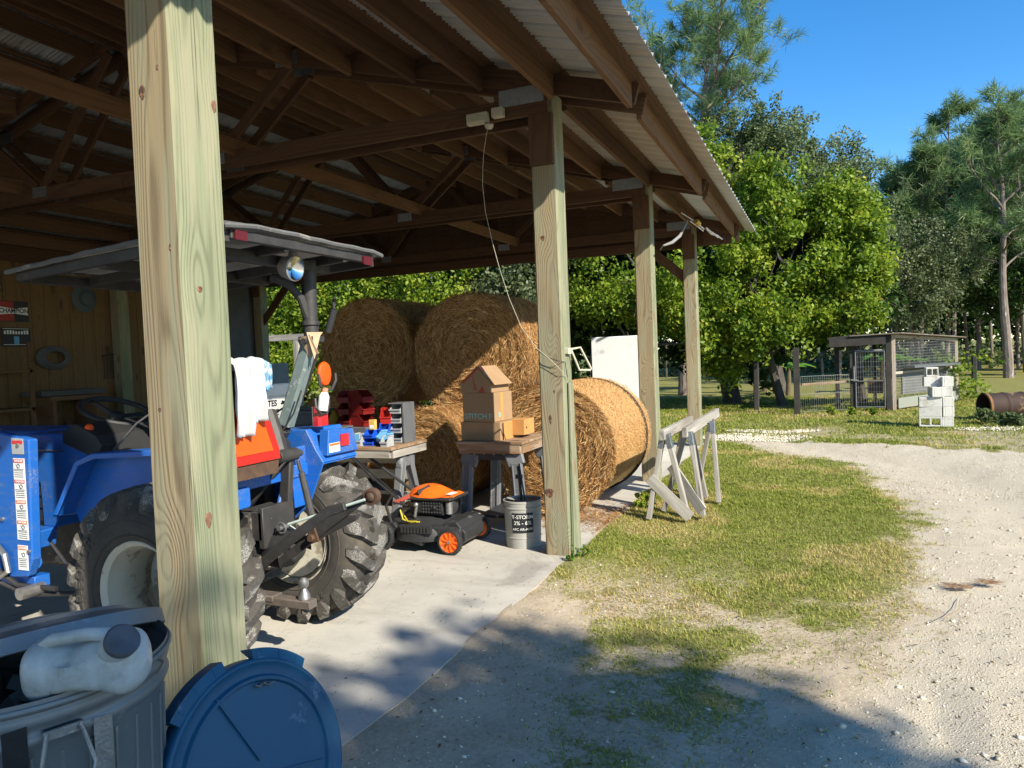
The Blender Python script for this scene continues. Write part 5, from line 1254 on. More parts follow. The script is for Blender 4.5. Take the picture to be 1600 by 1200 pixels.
o = b.build('dead_leaves', pm('dead_leaf', (.13, .11, .09), (.25, .23, .2), 12, .8)); tag(o, 'grey dead leaf caught at the top of the blue lid', 'leaf')
# --- old fridge
fr = thing('refrigerator', (-2.65, 10.1, 0), 'white upright refrigerator standing behind the bales near the far post', 'refrigerator')
M_fr = pm('fridge_enamel', (.84, .85, .83), (.78, .79, .77), 3, .35, 0, .03, 20, c3=(.55, .55, .52), s3=3, t3=.6)
b = MB(); b.bx((-3.01, 10.06, .03), (-2.33, 10.7, 1.68), c_=.01); b.build('cabinet', M_fr, fr, bevel=.008, seg=2)
b = MB(); b.bx((-2.328, 10.07, .05), (-2.27, 10.69, 1.12), c_=.01); b.build('door', M_fr, fr, bevel=.008, seg=2)
b = MB(); b.bx((-2.328, 10.07, 1.135), (-2.27, 10.69, 1.675), c_=.01); b.build('freezer_door', M_fr, fr, bevel=.008, seg=2)
b = MB(); b.bx((-3.035, 10.1, .06), (-3.012, 10.66, 1.64)); b.tube([(-3.03, 10.08, 1.5), (-3.045, 10.07, 1.0), (-3.03, 10.08, .5)], .004, 5); b.build('condenser_panel', M_plas, fr)
# --- pieces behind the barn seen through the opening
cb = thing('metal_cabinet', (-11.4, 13.0, 0), 'grey metal cabinet standing outside beyond the barn opening', 'cabinet')
b = MB(); b.bx((-12.4, 12.6, 0), (-11.05, 13.3, 1.52), c_=.01); b.build('cabinet_body', pm('grey_cabinet_paint', (.22, .24, .26), (.17, .19, .21), 4, .5, .2, .1), cb, bevel=.006)
b = MB(); b.bx((-11.9, 12.58, 1.2), (-11.85, 12.6, 1.3)); b.bx((-11.3, 12.585, 1.0), (-11.25, 12.6, 1.4)); b.build('cabinet_latch', M_steel, cb)
wf = thing('timber_frame', (-11.5, 14.0, 0), 'weathered timber gate frame beyond the barn opening', 'frame')
b = MB(); b.board((-11.35, 14, 0), (-11.35, 14, 2.05), .13, .13, up=(0, 1, 0)); b.build('upright', M_old, wf); b = MB(); b.board((-12.9, 14, 0), (-12.9, 14, 2.05), .13, .13, up=(0, 1, 0)); b.build('upright', M_old, wf)
b = MB(); b.board((-13.1, 13.99, 2.12), (-11.1, 13.99, 2.12), .14, .12); b.build('lintel', M_old, wf)
# --- fittings on the barn
fl = thing('flood_light', (-2.17, 4.96, 3.17), 'pale plastic motion flood light screwed under the truss by the second post', 'light')
M_fl = pm('aged_white_housing', (.52, .50, .38), (.44, .42, .31), 10, .6, 0, .1)
b = MB(); b.bx((-2.33, 4.86, 3.135), (-2.17, 4.92, 3.215), c_=.008)
for k in range(4): b.bx((-2.325, 4.853, 3.148 + k * .016), (-2.175, 4.862, 3.155 + k * .016))
b.build('lamp_head', M_fl, fl, bevel=.004)
b = MB(); b.bx((-2.14, 4.88, 3.165), (-2.055, 4.94, 3.235), c_=.006); b.build('junction_box', M_fl, fl, bevel=.004)
b = MB(); b.lathe([(0, -.03), (.02, -.028), (.032, -.012), (.034, .01), (.0, .012)], (-2.16, 4.88, 3.115), (.2, -.3, 1), 18); b.tube([(-2.19, 4.9, 3.15), (-2.17, 4.9, 3.125)], .008); b.build('motion_sensor', M_fl, fl)
b = MB(); b.tube([(-2.17, 4.89, 3.10), (-2.185, 4.88, 3.05), (-2.215, 4.88, 2.89), (-2.23, 4.88, 2.70), (-2.215, 4.88, 2.50), (-2.17, 4.88, 2.28), (-2.12, 4.88, 2.08), (-2.06, 4.89, 1.87), (-1.98, 4.9, 1.66), (-1.87, 4.92, 1.50), (-1.78, 4.94, 1.42), (-1.70, 4.955, 1.33), (-1.68, 5.0, 1.28)], .0018, 6)
o = b.build('hanging_cord', M_fl); tag(o, 'thin white cord looping from the flood light down to the second post', 'cord')
b = MB(); b.tube([(-1.90, 4.96, 1.50), (-1.80, 4.945, 1.435), (-1.73, 4.945, 1.41), (-1.69, 4.99, 1.40), (-1.68, 5.0, 1.28)], .003, 6); o = b.build('dark_cord', M_plas); tag(o, 'short dark cord wrapped around the second post', 'cord')
hb = thing('tool_bracket', (-1.66, 5.1, 1.4), 'cream rectangular wire loop bracket screwed to the side of the second post', 'bracket')
b = MB(); b.bx((-1.70, 5.02, 1.455), (-1.675, 5.10, 1.50), c_=.004); b.build('bracket_base', M_fl, hb)
b = MB(); hp = [(-1.675, 5.10, 1.49), (-1.63, 5.17, 1.50), (-1.58, 5.26, 1.34), (-1.585, 5.25, 1.33), (-1.64, 5.16, 1.335), (-1.672, 5.10, 1.47)]; b.tube(hp, .008, 8, closed=True); b.build('bracket_loop', M_fl, hb)
# weathered stub post behind the second post
b = MB(); b.board((-1.684, 5.075, -.02), (-1.684, 5.075, 1.25), .15, .030, up=(0, 1, 0), c=.006, taper=.55); o = b.build('side_plank', M_postg); tag(o, 'split green plank standing against the second post', 'plank')
# come-along winch hanging under the eave
cw = thing('cable_winch', (-1.3, 9.0, 3.0), 'hand cable winch with chain hanging under the eave beyond the third post', 'winch')
def U(px, py, y):   # helper only used to place hardware measured from the photo
    d = fw + rr * ((px - 800) / 1150) - uu * ((py - 600) / 1150); t_ = y / d.y; return V(0, 0, H) + d * t_
Yw = 8.9
pts = [U(x, y, Yw + k * .12) for k, (x, y) in enumerate(((1064, 332), (1085, 345), (1100, 358)))]
b = MB(); b.tube(pts, .008, 6); b.tube([U(1078, 345, Yw), U(1099, 361, Yw + .2)], .007, 6); b.build('winch_arm', M_steel, cw)
b = MB(); b.cyl(U(1087, 346, Yw + .1), U(1092, 351, Yw + .15), .035, 12); b.build('winch_drum', pm('yellow_drum', (.60, .40, .06), None, 5, .5, .2), cw)
b = MB(); b.tube([U(1103, 356, Yw + .3), U(1112, 365, Yw + .4), U(1120, 368, Yw + .45), U(1129, 374, Yw + .5)], [.012, .018, .012, .008], 6); b.tube([U(1104, 359, Yw + .3), U(1114, 364, Yw + .4), U(1122, 371, Yw + .45)], .009, 6); b.build('chain', M_steel, cw)
b = MB(); b.tube([U(1074, 345, Yw), U(1069, 356, Yw - .1), U(1062, 369, Yw - .3), U(1050, 379, Yw - .5), U(1036, 384, Yw - .75), U(1032, 390, 8.2)], [.012, .012, .018, .018, .010, .008], 8); b.build('strap', pm('grey_strap', (.25, .25, .24), None, 8, .8), cw)
# --- things on the plank wall
def wsign(y0, y1, z0, z1, name, label):
    t = thing(name, (-10.08, (y0 + y1) / 2, z0), label, 'sign', 'tin signs on the plank wall')
    b = MB(); b.bx((-10.10, y0, z0), (-10.085, y1, z1)); return t, b
t, b = wsign(6.42, 6.82, 2.20, 2.48, 'tin_sign', 'red and black tin sign with white lettering on the plank wall'); b.build('sign_plate', pm('sign_black', (.03, .03, .035), None, 5, .5), t)
b = MB(); b.bx((-10.0845, 6.43, 2.21), (-10.083, 6.62, 2.47)); b.build('red_field', pm('sign_red', (.40, .04, .03), None, 5, .5), t)
b = MB(); b.prism([(6.43, 2.29), (6.62, 2.31), (6.81, 2.29), (6.81, 2.40), (6.62, 2.375), (6.43, 2.40)], (-10.0815, 0, 0), (0, 1, 0), (0, 0, 1), .0015); b.build('white_band', M_decal, t)
text_obj('sign_lettering', 'CHAMPION', .088, M_ink, t, (-10.080, 6.62, 2.345), (0, 1, 0), (0, 0, 1), .0005, True, xscale=.86)
t, b = wsign(6.44, 6.83, 1.86, 2.12, 'tin_sign', 'black tin sign with blue figure and white lettering below the red sign'); b.build('sign_plate', pm('sign_black2', (.035, .035, .04), None, 5, .5), t)
text_obj('sign_lettering', 'HAT BRAND', .060, M_decal, t, (-10.084, 6.64, 2.055), (0, 1, 0), (0, 0, 1), .0005, True) if False else None
b = MB(); b.bx((-10.0845, 6.60, 1.89), (-10.083, 6.67, 2.0)); b.build('blue_figure', mats['light_blue'], t)
b = MB()
for k in range(9): b.bx((-10.0845, 6.47 + k * .038, 2.03), (-10.083, 6.495 + k * .038, 2.075 + .008 * math.sin(k)))
b.bx((-10.0845, 6.46, 1.885), (-10.083, 6.81, 1.892)); b.bx((-10.0845, 6.46, 2.10), (-10.083, 6.81, 2.106)); b.build('sign_pattern', M_decal, t)
t, b = wsign(6.2, 6.48, 2.6, 2.86, 'tin_sign', 'small dark tin sign at the left edge above the red sign'); b.build('sign_plate', pm('sign_brown', (.10, .07, .05), None, 5, .5), t)
b = MB(); b.bx((-10.0845, 6.22, 2.64), (-10.083, 6.46, 2.66)); b.build('sign_pattern', M_decal, t)
t = thing('hat', (-10.05, 7.68, 2.45), 'round grey-blue hat hanging high on the plank wall', 'hat')
b = MB(); b.lathe([(.20, 0), (.205, .01), (.19, .02), (.11, .03), (.10, .09), (.06, .11), (0, .11)], (-10.10, 7.68, 2.57), (1, 0, 0), 30); b.build('hat_felt', pm('blue_grey_felt', (.10, .13, .14), None, 8, .9), t)
t = thing('coiled_hose', (-10.05, 7.08, 1.6), 'coiled dark hose hanging on the plank wall below the hat', 'hose')
b = MB()
for k in range(5): b.tube([V(-10.05 + .01 * k, 7.12, 1.70) + V(0, math.cos(a) * (.24 - .02 * k), math.sin(a) * (.15 - .012 * k)) for a in np.linspace(0, 6.28, 25)[:-1]], .018, 6, closed=True)
b.build('hose_coil', pm('grey_hose', (.12, .12, .12), None, 8, .6), t)
t = thing('garden_fork', (-10.05, 8.0, 1.4), 'dark pronged fork hanging on the plank wall', 'fork')
b = MB()
for k in range(4): b.tube([(-10.07, 7.93 + k * .05, 1.72), (-10.07, 7.92 + k * .053, 1.36)], .007, 5)
b.tube([(-10.07, 7.90, 1.72), (-10.07, 8.12, 1.74)], .01, 6); b.tube([(-10.07, 8.0, 1.73), (-10.07, 8.0, 1.86)], .012, 6); b.build('fork_tines', M_ink, t)
t = thing('tool_cupboard', (-9.8, 7.0, 0), 'open wooden cupboard against the plank wall behind the tractor bonnet', 'cupboard')
b = MB()
b.bx((-10.08, 6.75, .55), (-9.6, 6.80, 1.10)); b.bx((-10.08, 7.4, .55), (-9.6, 7.45, 1.10)); b.bx((-10.08, 6.70, 1.10), (-9.58, 7.5, 1.16)); b.bx((-10.08, 6.75, .5), (-9.58, 7.45, .55)); b.build('cupboard_frame', M_purl, t)
b = MB(); b.bx((-10.08, 6.75, 0), (-9.62, 7.45, .5)); b.build('cupboard_base', M_darkw, t); b = MB(); b.bx((-10.0, 6.6, 1.17), (-9.6, 7.55, 1.24)); b.build('top_board', M_darkw, t)
b = MB(); b.lathe([(0, 0), (.05, 0), (.05, .22), (.02, .26), (0, .26)], (-9.75, 7.05, .55), (0, 0, 1), 14); b.lathe([(.02, 0), (.07, .02), (.05, .15), (0, .16)], (-9.7, 7.25, .55), (0, 0, 1), 14); o = b.build('shop_vase', M_rust); o.name = 'oil_can'; tag(o, 'rusty cans inside the open cupboard on the plank wall', 'can')
t = thing('workshop_shelving', (-9.7, 5.9, 0), 'dark timber shelving against the back wall left of the cupboard', 'shelving')
b = MB()
for z in (.5, 1.0, 1.5): b.bx((-10.08, 4.9, z), (-9.6, 6.5, z + .04))
for y in (4.9, 6.46): b.bx((-9.64, y, 0), (-9.6, y + .05, 1.9))
b.build('shelf_frame', M_purl, t)
# ------------------------------------------------------------------ coop, blocks, culvert, fence
def PX_(px, py, d=None, z=None, y=None):
    v = fw + rr * ((px - 800) / 1150) - uu * ((py - 600) / 1150)
    if z is not None: t_ = (z - H) / v.z
    elif y is not None: t_ = y / v.y
    else: t_ = d
    return V(0, 0, H) + v * t_
M_pale = wood('pale_coop_wood', (.50, .38, .28), (.34, .25, .17), rings=26, contrast=.5, weather=(.45, .40, .34))
M_wire = pm('galvanised_wire', (.38, .38, .37), (.28, .28, .27), 20, .5, .6, 0)
M_tin = pm('rusty_tin_roof', (.30, .27, .24), (.20, .13, .09), 3, .6, .5, .1)
M_gw = pm('dull_gate_steel', (.17, .17, .17), (.11, .11, .11), 20, .6, .4, 0)
M_dk = pm('dark_weathered_timber', (.055, .048, .04), (.03, .026, .022), 6, .9, 0, .4, 30)
coop = thing('poultry_coop', (1.4, 18.6, 0), 'small wire mesh poultry coop with rusty tin roof beyond the gravel drive', 'coop')
A = V(1.40, 17.62, 0); B_ = V(2.92, 20.1, 0); C_ = V(-.25, 17.70, 0); D_ = V(1.2, 20.4, 0); G0 = V(.60, 17.66, 0)
def post(p, h, m, s_=.09, par=coop, nm='post'):
    b = MB(); b.board((p.x, p.y, -.05), (p.x, p.y, h), s_, s_, up=(0, 1, 0), c=.004); return b.build(nm, m, par)
post(A, 1.60, M_pale, .075); post(V(1.30, 17.63, 0), 1.58, M_dk, .10); post(B_, 1.47, M_pale, .06); post(G0, 1.60, M_dk, .10); post(D_, 1.5, M_dk, .08); post(C_ + V(.55, .3, 0), 1.5, M_dk, .09)
def rail(p0, p1, w_, t_, m, par=coop, nm='rail'):
    b = MB(); b.board(p0, p1, w_, t_); return b.build(nm, m, par)
rail(A + V(0, 0, 1.57), B_ + V(0, 0, 1.43), .07, .05, M_pale); rail(A + V(0, 0, .78), B_ + V(0, 0, .80), .05, .04, M_pale); rail(G0 + V(0, 0, 1.55), A + V(0, 0, 1.57), .07, .05, M_dk); rail(G0 + V(0, 0, 1.28), A + V(0, 0, 1.29), .03, .03, M_old)
def mesh_panel(p0, p1, z0, z1, sx, sz, r, par, nm='wire_mesh', flat=None):
    b = MB(); p0, p1 = V(p0), V(p1); L = (p1 - p0).length; n = max(1, int(L / sx))
    for i in range(n + 1):
        p = p0.lerp(p1, i / n); b.board((p.x, p.y, z0), (p.x, p.y, z1), r, r, up=(0, 1, 0))
    k = max(1, int((z1 - z0) / sz))
    for j in range(k + 1):
        z = z0 + (z1 - z0) * j / k; b.board((p0.x, p0.y, z), (p1.x, p1.y, z), r, r)
    return b.build(nm, M_wire, par)
mesh_panel(A, B_, .05, 1.54, .06, .06, .004, coop)
mesh_panel(D_, B_, .05, 1.40, .09, .09, .004, coop)
gt = MB(); x0, x1 = .66, 1.22
for x in (x0, x1): gt.cyl((x, 17.60, .05), (x, 17.60, 1.27), .018, 8)
for z in (.06, .62, 1.26): gt.cyl((x0, 17.60, z), (x1, 17.60, z), .016, 8)
gate = gt.build('gate', M_gw, coop); mesh_panel((x0, 17.61, 0), (x1, 17.61, 0), .06, 1.26, .05, .10, .004, gate)
b = MB(); b.cyl((x0 - .03, 17.58, .62), (x0 - .03, 17.58, .95), .012, 6); b.board((x0 - .1, 17.57, .66), (x0 + .06, 17.57, .64), .03, .01); b.build('latch', M_steel, gate)
def slab4(q, th, m, nm, par=coop):
    b = MB(); q = [V(*p) for p in q]; b._add(q + [p - V(0, 0, th) for p in q], [(0, 1, 2, 3), (7, 6, 5, 4), (0, 4, 5, 1), (1, 5, 6, 2), (2, 6, 7, 3), (3, 7, 4, 0)]); return b.build(nm, m, par)
slab4([(.55, 17.45, 1.62), (1.55, 17.45, 1.64), (3.15, 20.2, 1.50), (1.0, 20.6, 1.48)], .02, M_tin, 'tin_roof')
slab4([(.12, 17.5, 1.59), (.62, 17.5, 1.63), (1.0, 20.5, 1.5), (.3, 20.5, 1.45)], .04, M_dk, 'dark_roof')
b = MB(); b.board((.15, 17.50, 1.47), (1.25, 17.50, 1.50), .18, .02); b.build('shade_cloth', M_dk, coop)
b = MB(); b.board(V(1.62, 17.9, .90), V(2.75, 19.8, .88), .05, .45, up=(0, 0, 1)); b.build('nest_shelf', M_plate, coop)
b = MB(); b.board(V(1.58, 18.0, .58), V(2.7, 19.9, .58), .55, .03, up=(0, 0, 1)); b.build('inner_panel', pm('grey_board', (.20, .20, .19), (.14, .14, .13), 4, .8), coop)
b = MB(); b.board(V(1.48, 17.70, .13), V(2.9, 20.0, .13), .22, .02); b.build('base_board', pm('pale_green_board', (.20, .25, .20), (.27, .24, .19), 3, .8), coop)
b = MB(); b.bx((.95, 18.5, .3), (1.25, 18.8, .6)); b.build('feeder_box', M_rust, coop)
fence = thing('wire_fence', (.0, 17.5, 0), 'low vertical wire fence running left from the coop gate to a grey post', 'fence')
F0 = PX_(1246, 645, z=0); F1 = V(.52, 17.6, 0)
post(F0, 1.40, M_dk, .12, fence, 'fence_post')
mesh_panel(F0 + V(.08, 0, 0), F1, .02, .78, .05, .26, .005, fence)
b = MB(); b.board(F0 + V(.1, .12, .60), F1 + V(0, .1, .62), .05, .03); b.build('rail', M_oldb, fence)
for (px, py, h) in ((1522, 612, .95), (1478, 600, .9), (1182, 640, 1.2)):
    p = PX_(px, py, z=0); b = MB(); b.board(p - V(0, 0, .05), p + V(.02, 0, h), .13, .12, up=(0, 1, 0), c=.02); o = b.build('stump_post', M_dk)
    tag(o, {1522: 'thick grey fence post standing in the grass right of the coop', 1478: 'grey post close behind the right corner of the coop', 1182: 'dark post in the tree shade left of the banana plants'}[px], 'post')
# concrete blocks
T = NT('concrete_block'); co_ = T.coord('Object'); n2 = T.noise(co_, 60, 4, .7); n1 = T.noise(T.coord('World'), 3, 5, .7)
cbk = T.mix(T.mr(n2, .35, .7), (.68, .66, .60), (.56, .54, .49)); cbk = T.mix(T.mr(n1, .55, .65, 0, .5), cbk, (.26, .22, .15)); M_blkc = T.fin(cbk, .95, 0, T.bump(n2, .5, .01), .1)
def cinder(c, axis='x', hollow='z'):
    """0.39 x 0.19 x 0.19 block: a shell with two cores; hollow = direction the cores open"""
    b = MB(); L, w_, h = .39, .19, .19; t_ = .032
    # local frame: length l, core direction k, third m
    ax = {'x': V(1, 0, 0), 'y': V(0, 1, 0), 'z': V(0, 0, 1)}
    l = ax[axis]; k = ax[hollow]; m = l.cross(k); c = V(*c)
    def bar(cl, cm, sl_, sm_):
        cen = c + l * cl + m * cm
        b.board(cen - l * sl_ / 2, cen + l * sl_ / 2, h, sm_, up=k)
    for s_ in (-1, 1): bar(0, s_ * (w_ / 2 - t_ / 2), L, t_)
    for x in (-L / 2 + t_ / 2, 0, L / 2 - t_ / 2): bar(x, 0, t_, w_ - 2 * t_)
    o = b.build('concrete_block', M_blkc, bevel=.006, seg=2); o.rotation_euler.z = R(random.uniform(-6, 6)); return o
b0 = PX_(1436, 662, z=0); by = 14.25; X0 = 1.50
rows = []
BS = .87
def blk(c, axis, hollow, label):
    c = (X0 + (c[0] - X0) * BS, by + (c[1] - by) * BS, c[2] * BS); o = cinder(c, axis, hollow); o.scale = (BS, BS, BS); tag(o, label, 'block', 'concrete blocks stacked on the grass'); return o
blk((X0 + .195, by, .095), 'x', 'y', 'concrete block at the left foot of the stack with its two hollows facing the drive')
blk((X0 + .195, by, .288), 'x', 'z', 'concrete block in the second course at the left of the stack')
blk((X0 + .195, by, .481), 'x', 'z', 'concrete block in the third course at the left of the stack')
for k, n in enumerate(('lowest', 'middle', 'upper')): blk((X0 + .49, by + .10, .095 + k * .193), 'y', 'z', n + ' end-on concrete block of the right column of the stack')
blk((X0 + .30, by + .06, .674), 'y', 'z', 'stained concrete block sitting centrally on the third course')
blk((X0 + .50, by + .18, .674), 'y', 'z', 'stained concrete block at the right of the fourth course'); blk((X0 + .50, by + .20, .867), 'y', 'z', 'mossy block lying at the right, second from the top')
blk((X0 + .30, by + .20, .867), 'x', 'z', 'concrete block supporting the topmost block'); blk((X0 + .22, by + .15, 1.06), 'y', 'y', 'topmost concrete block, set upright with its hollow showing') if False else None
o = blk((X0 + .25, by + .2, 1.06), 'x', 'y', 'topmost concrete block of the stack, hollow side forward'); o.scale = (.48, BS, .83)
# culvert pipe
cp = thing('culvert_pipe', (3.2, 15.2, .27), 'rusty ribbed steel culvert pipe lying in the grass at the right edge', 'pipe')
M_culv = pm('rusty_culvert', (.055, .03, .02), (.035, .022, .016), 4, .75, .2, .4, 40, c3=(.24, .15, .08), s3=3, t3=.58)
p0 = V(2.66, 15.45, .22); ax = V(1, .38, 0).normalized(); pr = []; Lp = 4.2; k = 0; z = 0
while z < Lp:
    rb = .012 if (z % .32) < .03 else 0
    pr.append((.235 + rb, z)); z += .02
pr2 = [(.228, zz) for _, zz in pr[::-1]]
b = MB(); b.lathe(pr + pr2 + [pr[0]], p0, ax, 40); b.build('pipe_shell', M_culv, cp)
b = MB(); b.lathe([(.234, -.02), (.250, -.01), (.250, .03), (.234, .03), (.224, -.02), (.234, -.02)], p0, ax, 40, ang=(R(10), R(230)), xdir=(0, 0, 1)); b.build('torn_rim', pm('orange_rust', (.26, .12, .04), (.16, .075, .03), 10, .8), cp)
# ------------------------------------------------------------------ vegetation
def leafmat(name, stops, tr=.35, rough=.5):
    T = NT(name); at = T.new('ShaderNodeAttribute', attribute_name='lv').outputs['Fac']
    c = T.ramp(at, stops); T.fin(c, rough, 0, None, .35)
    tl = T.new('ShaderNodeBsdfTranslucent'); T.link(c, tl.inputs['Color'])
    ms = T.new('ShaderNodeMixShader'); ms.inputs[0].default_value = tr
    T.link(T.b.outputs[0], ms.inputs[1]); T.link(tl.outputs[0], ms.inputs[2]); T.link(ms.outputs[0], T.out.inputs[0])
    return T.m
M_vine = leafmat('vine_leaves', [(0, (.05, .10, .01)), (.3, (.13, .22, .018)), (.65, (.26, .36, .03)), (.93, (.42, .47, .05)), (1, (.55, .45, .08))], .5)
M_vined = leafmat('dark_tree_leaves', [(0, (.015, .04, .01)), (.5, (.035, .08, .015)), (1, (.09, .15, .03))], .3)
M_oak = leafmat('oak_leaves', [(0, (.06, .09, .035)), (.5, (.13, .18, .065)), (.9, (.22, .27, .11)), (1, (.32, .31, .17))], .35)
M_greyoak = leafmat('grey_oak_leaves', [(0, (.05, .075, .03)), (.5, (.11, .145, .055)), (1, (.24, .26, .12))], .35)
M_pine = leafmat('pine_needles', [(0, (.06, .11, .045)), (.5, (.15, .24, .09)), (.9, (.25, .35, .13)), (1, (.34, .36, .17))], .45)
M_bark = pm('tree_bark', (.10, .085, .07), (.05, .042, .034), 8, .9, 0, .9, 18, bd=.02, stretch=(1, 1, .25))
M_pbark = pm('pine_bark', (.26, .21, .175), (.13, .10, .085), 7, .9, 0, .9, 14, bd=.02, stretch=(1, 1, .3), c3=(.40, .36, .32), s3=5, t3=.58)
M_ban = leafmat('banana_leaves', [(0, (.06, .17, .02)), (.6, (.14, .30, .03)), (.9, (.45, .46, .03)), (1, (.55, .35, .05))], .45)
def leaves(name, parent, C, Rd, per, size, mat, seed, elong=1.5, up=.25, lvb=None, droop=0, flat=1.0):
    g = np.random.default_rng(seed); n = len(C) * per
    ci = np.repeat(np.arange(len(C)), per)
    d = g.normal(0, 1, (n, 3)); d /= np.linalg.norm(d, axis=1)[:, None]
    P = C[ci] + d * (Rd[ci] * g.uniform(0, 1, n) ** .45)[:, None] * np.array([1, 1, flat])
    N = d * .5 + g.normal(0, .6, (n, 3)) + np.array([0, 0, up]); N /= np.linalg.norm(N, axis=1)[:, None]
    A = np.cross(N, g.normal(0, 1, (n, 3))); A[:, 2] -= droop; A -= N * (A * N).sum(1)[:, None]; A /= np.linalg.norm(A, axis=1)[:, None]
    Bv = np.cross(N, A); s = size * g.uniform(.55, 1.3, n)[:, None]
    a = P - A * s * elong / 2; b_ = P + Bv * s * .42 + N * s * .10; c = P + A * s * elong / 2; e = P - Bv * s * .42 + N * s * .10
    V_ = np.stack([a, b_, c, e], 1).reshape(-1, 3)
    lb = (lvb if lvb is not None else g.random(len(C)))[ci]
    lv = np.clip(lb * .55 + g.random(n) * .55 - .05, 0, 1)
    return fastmesh(name, V_, 4, np.arange(n * 4), mat, parent, (WL[parent.name] if parent else C.mean(0)), {'lv': np.repeat(lv, 4)})
def inblobs(blobs, n, seed, shell=.45):
    g = np.random.default_rng(seed); w_ = np.array([b[3] * b[4] * b[5] for b in blobs]) ** .67; w_ /= w_.sum()
    k = g.choice(len(blobs), n, p=w_); B = np.array(blobs, float)[k]
    d = g.normal(0, 1, (n, 3)); d /= np.linalg.norm(d, axis=1)[:, None]
    q = B[:, :3] + d * B[:, 3:6] * (g.uniform(0, 1, n) ** shell)[:, None]
    q += (np.stack([vnoise(q[:, 1], q[:, 2], .9, seed), vnoise(q[:, 0], q[:, 2], .9, seed + 1), vnoise(q[:, 0], q[:, 1], .9, seed + 2)], 1) - .5) * 1.1
    return q
def limb(b, p0, p1, r0_, r1_, bend=.3, n=5, seed=0):
    rs = random.Random(seed); pts = []; p0, p1 = V(*p0), V(*p1)
    off = V(rs.uniform(-1, 1), rs.uniform(-1, 1), rs.uniform(-.3, .3)) * bend
    for i in range(n + 1):
        t = i / n; pts.append(p0.lerp(p1, t) + off * math.sin(t * math.pi))
    b.tube(pts, [r0_ + (r1_ - r0_) * i / n for i in range(n + 1)], 8)
    return pts
def broadleaf(name, base, blobs, label, cat, ncl, per, size, mat, seed, group=None, tr=.12, rc=(.28, .5), bark=None, shell=.45, lean=(0, 0), droop=0, gap=0, shadow_cut=None):
    t = thing(name, base, label, cat, group); g = np.random.default_rng(seed)
    C = inblobs(blobs, ncl, seed, shell)
    if gap:
        keep = vnoise(C[:, 0] + C[:, 1] * .7, C[:, 2] + C[:, 1] * .4, 1.0, seed + 7, 2) > gap; C = C[keep]
    C[:, 2] = np.maximum(C[:, 2], .25)
    if shadow_cut is not None:
        k_ = C[:, 2] / math.tan(EL); s_ = .89 * C[:, 0] - .456 * C[:, 1] - k_; p_ = .456 * C[:, 0] + .89 * C[:, 1]
        wob = (vnoise(p_, s_, .9, 3, 3) - .5) * 1.2
        C = C[(p_ < shadow_cut[0] + wob) & (s_ > shadow_cut[1] + wob)]
    leaves('crown', t, C, g.uniform(rc[0], rc[1], len(C)), per, size, mat, seed + 3, droop=droop)
    b = MB(); base = V(*base); top = V(*blobs[0][:3])
    pts = limb(b, base - V(0, 0, .1), top, tr, tr * .3, .25, 6, seed)
    for i, bl in enumerate(blobs):
        s0 = pts[2 + i % 3]
        limb(b, s0, V(*bl[:3]), tr * .45, tr * .12, .3, 5, seed + i)
        for k in range(4):
            d = V(*g.normal(0, 1, 3)).normalized(); limb(b, V(*bl[:3]), V(*bl[:3]) + V(d.x * bl[3], d.y * bl[4], d.z * bl[5]) * .9, tr * .14, .008, .2, 4, seed + i * 9 + k)
    b.build('trunk', bark or M_bark, t)
    return t
def needles(name, parent, tips, dirs, per, ln, wd, seed):
    g = np.random.default_rng(seed); n = len(tips) * per; ci = np.repeat(np.arange(len(tips)), per)
    d = dirs[ci] * .75 + g.normal(0, .62, (n, 3)); d /= np.linalg.norm(d, axis=1)[:, None]
    P = tips[ci] + dirs[ci] * (g.uniform(-.22, .05, n))[:, None]
    s = np.cross(d, g.normal(0, 1, (n, 3))); s /= np.linalg.norm(s, axis=1)[:, None]; L = (ln * g.uniform(.6, 1.15, n))[:, None]
    e = P + d * L; e[:, 2] -= L[:, 0] * .08; m = P + d * L * .5
    V_ = np.stack([P - s * wd * .4, P + s * wd * .4, m + s * wd, m - s * wd, m - s * wd, m + s * wd, e + s * wd * .3, e - s * wd * .3], 1).reshape(-1, 3)
    lv = np.repeat(np.clip(g.random(len(tips))[ci] * .6 + g.random(n) * .45, 0, 1), 8)
    return fastmesh(name, V_, 4, np.arange(n * 8), M_pine, parent, WL[parent.name], {'lv': lv})
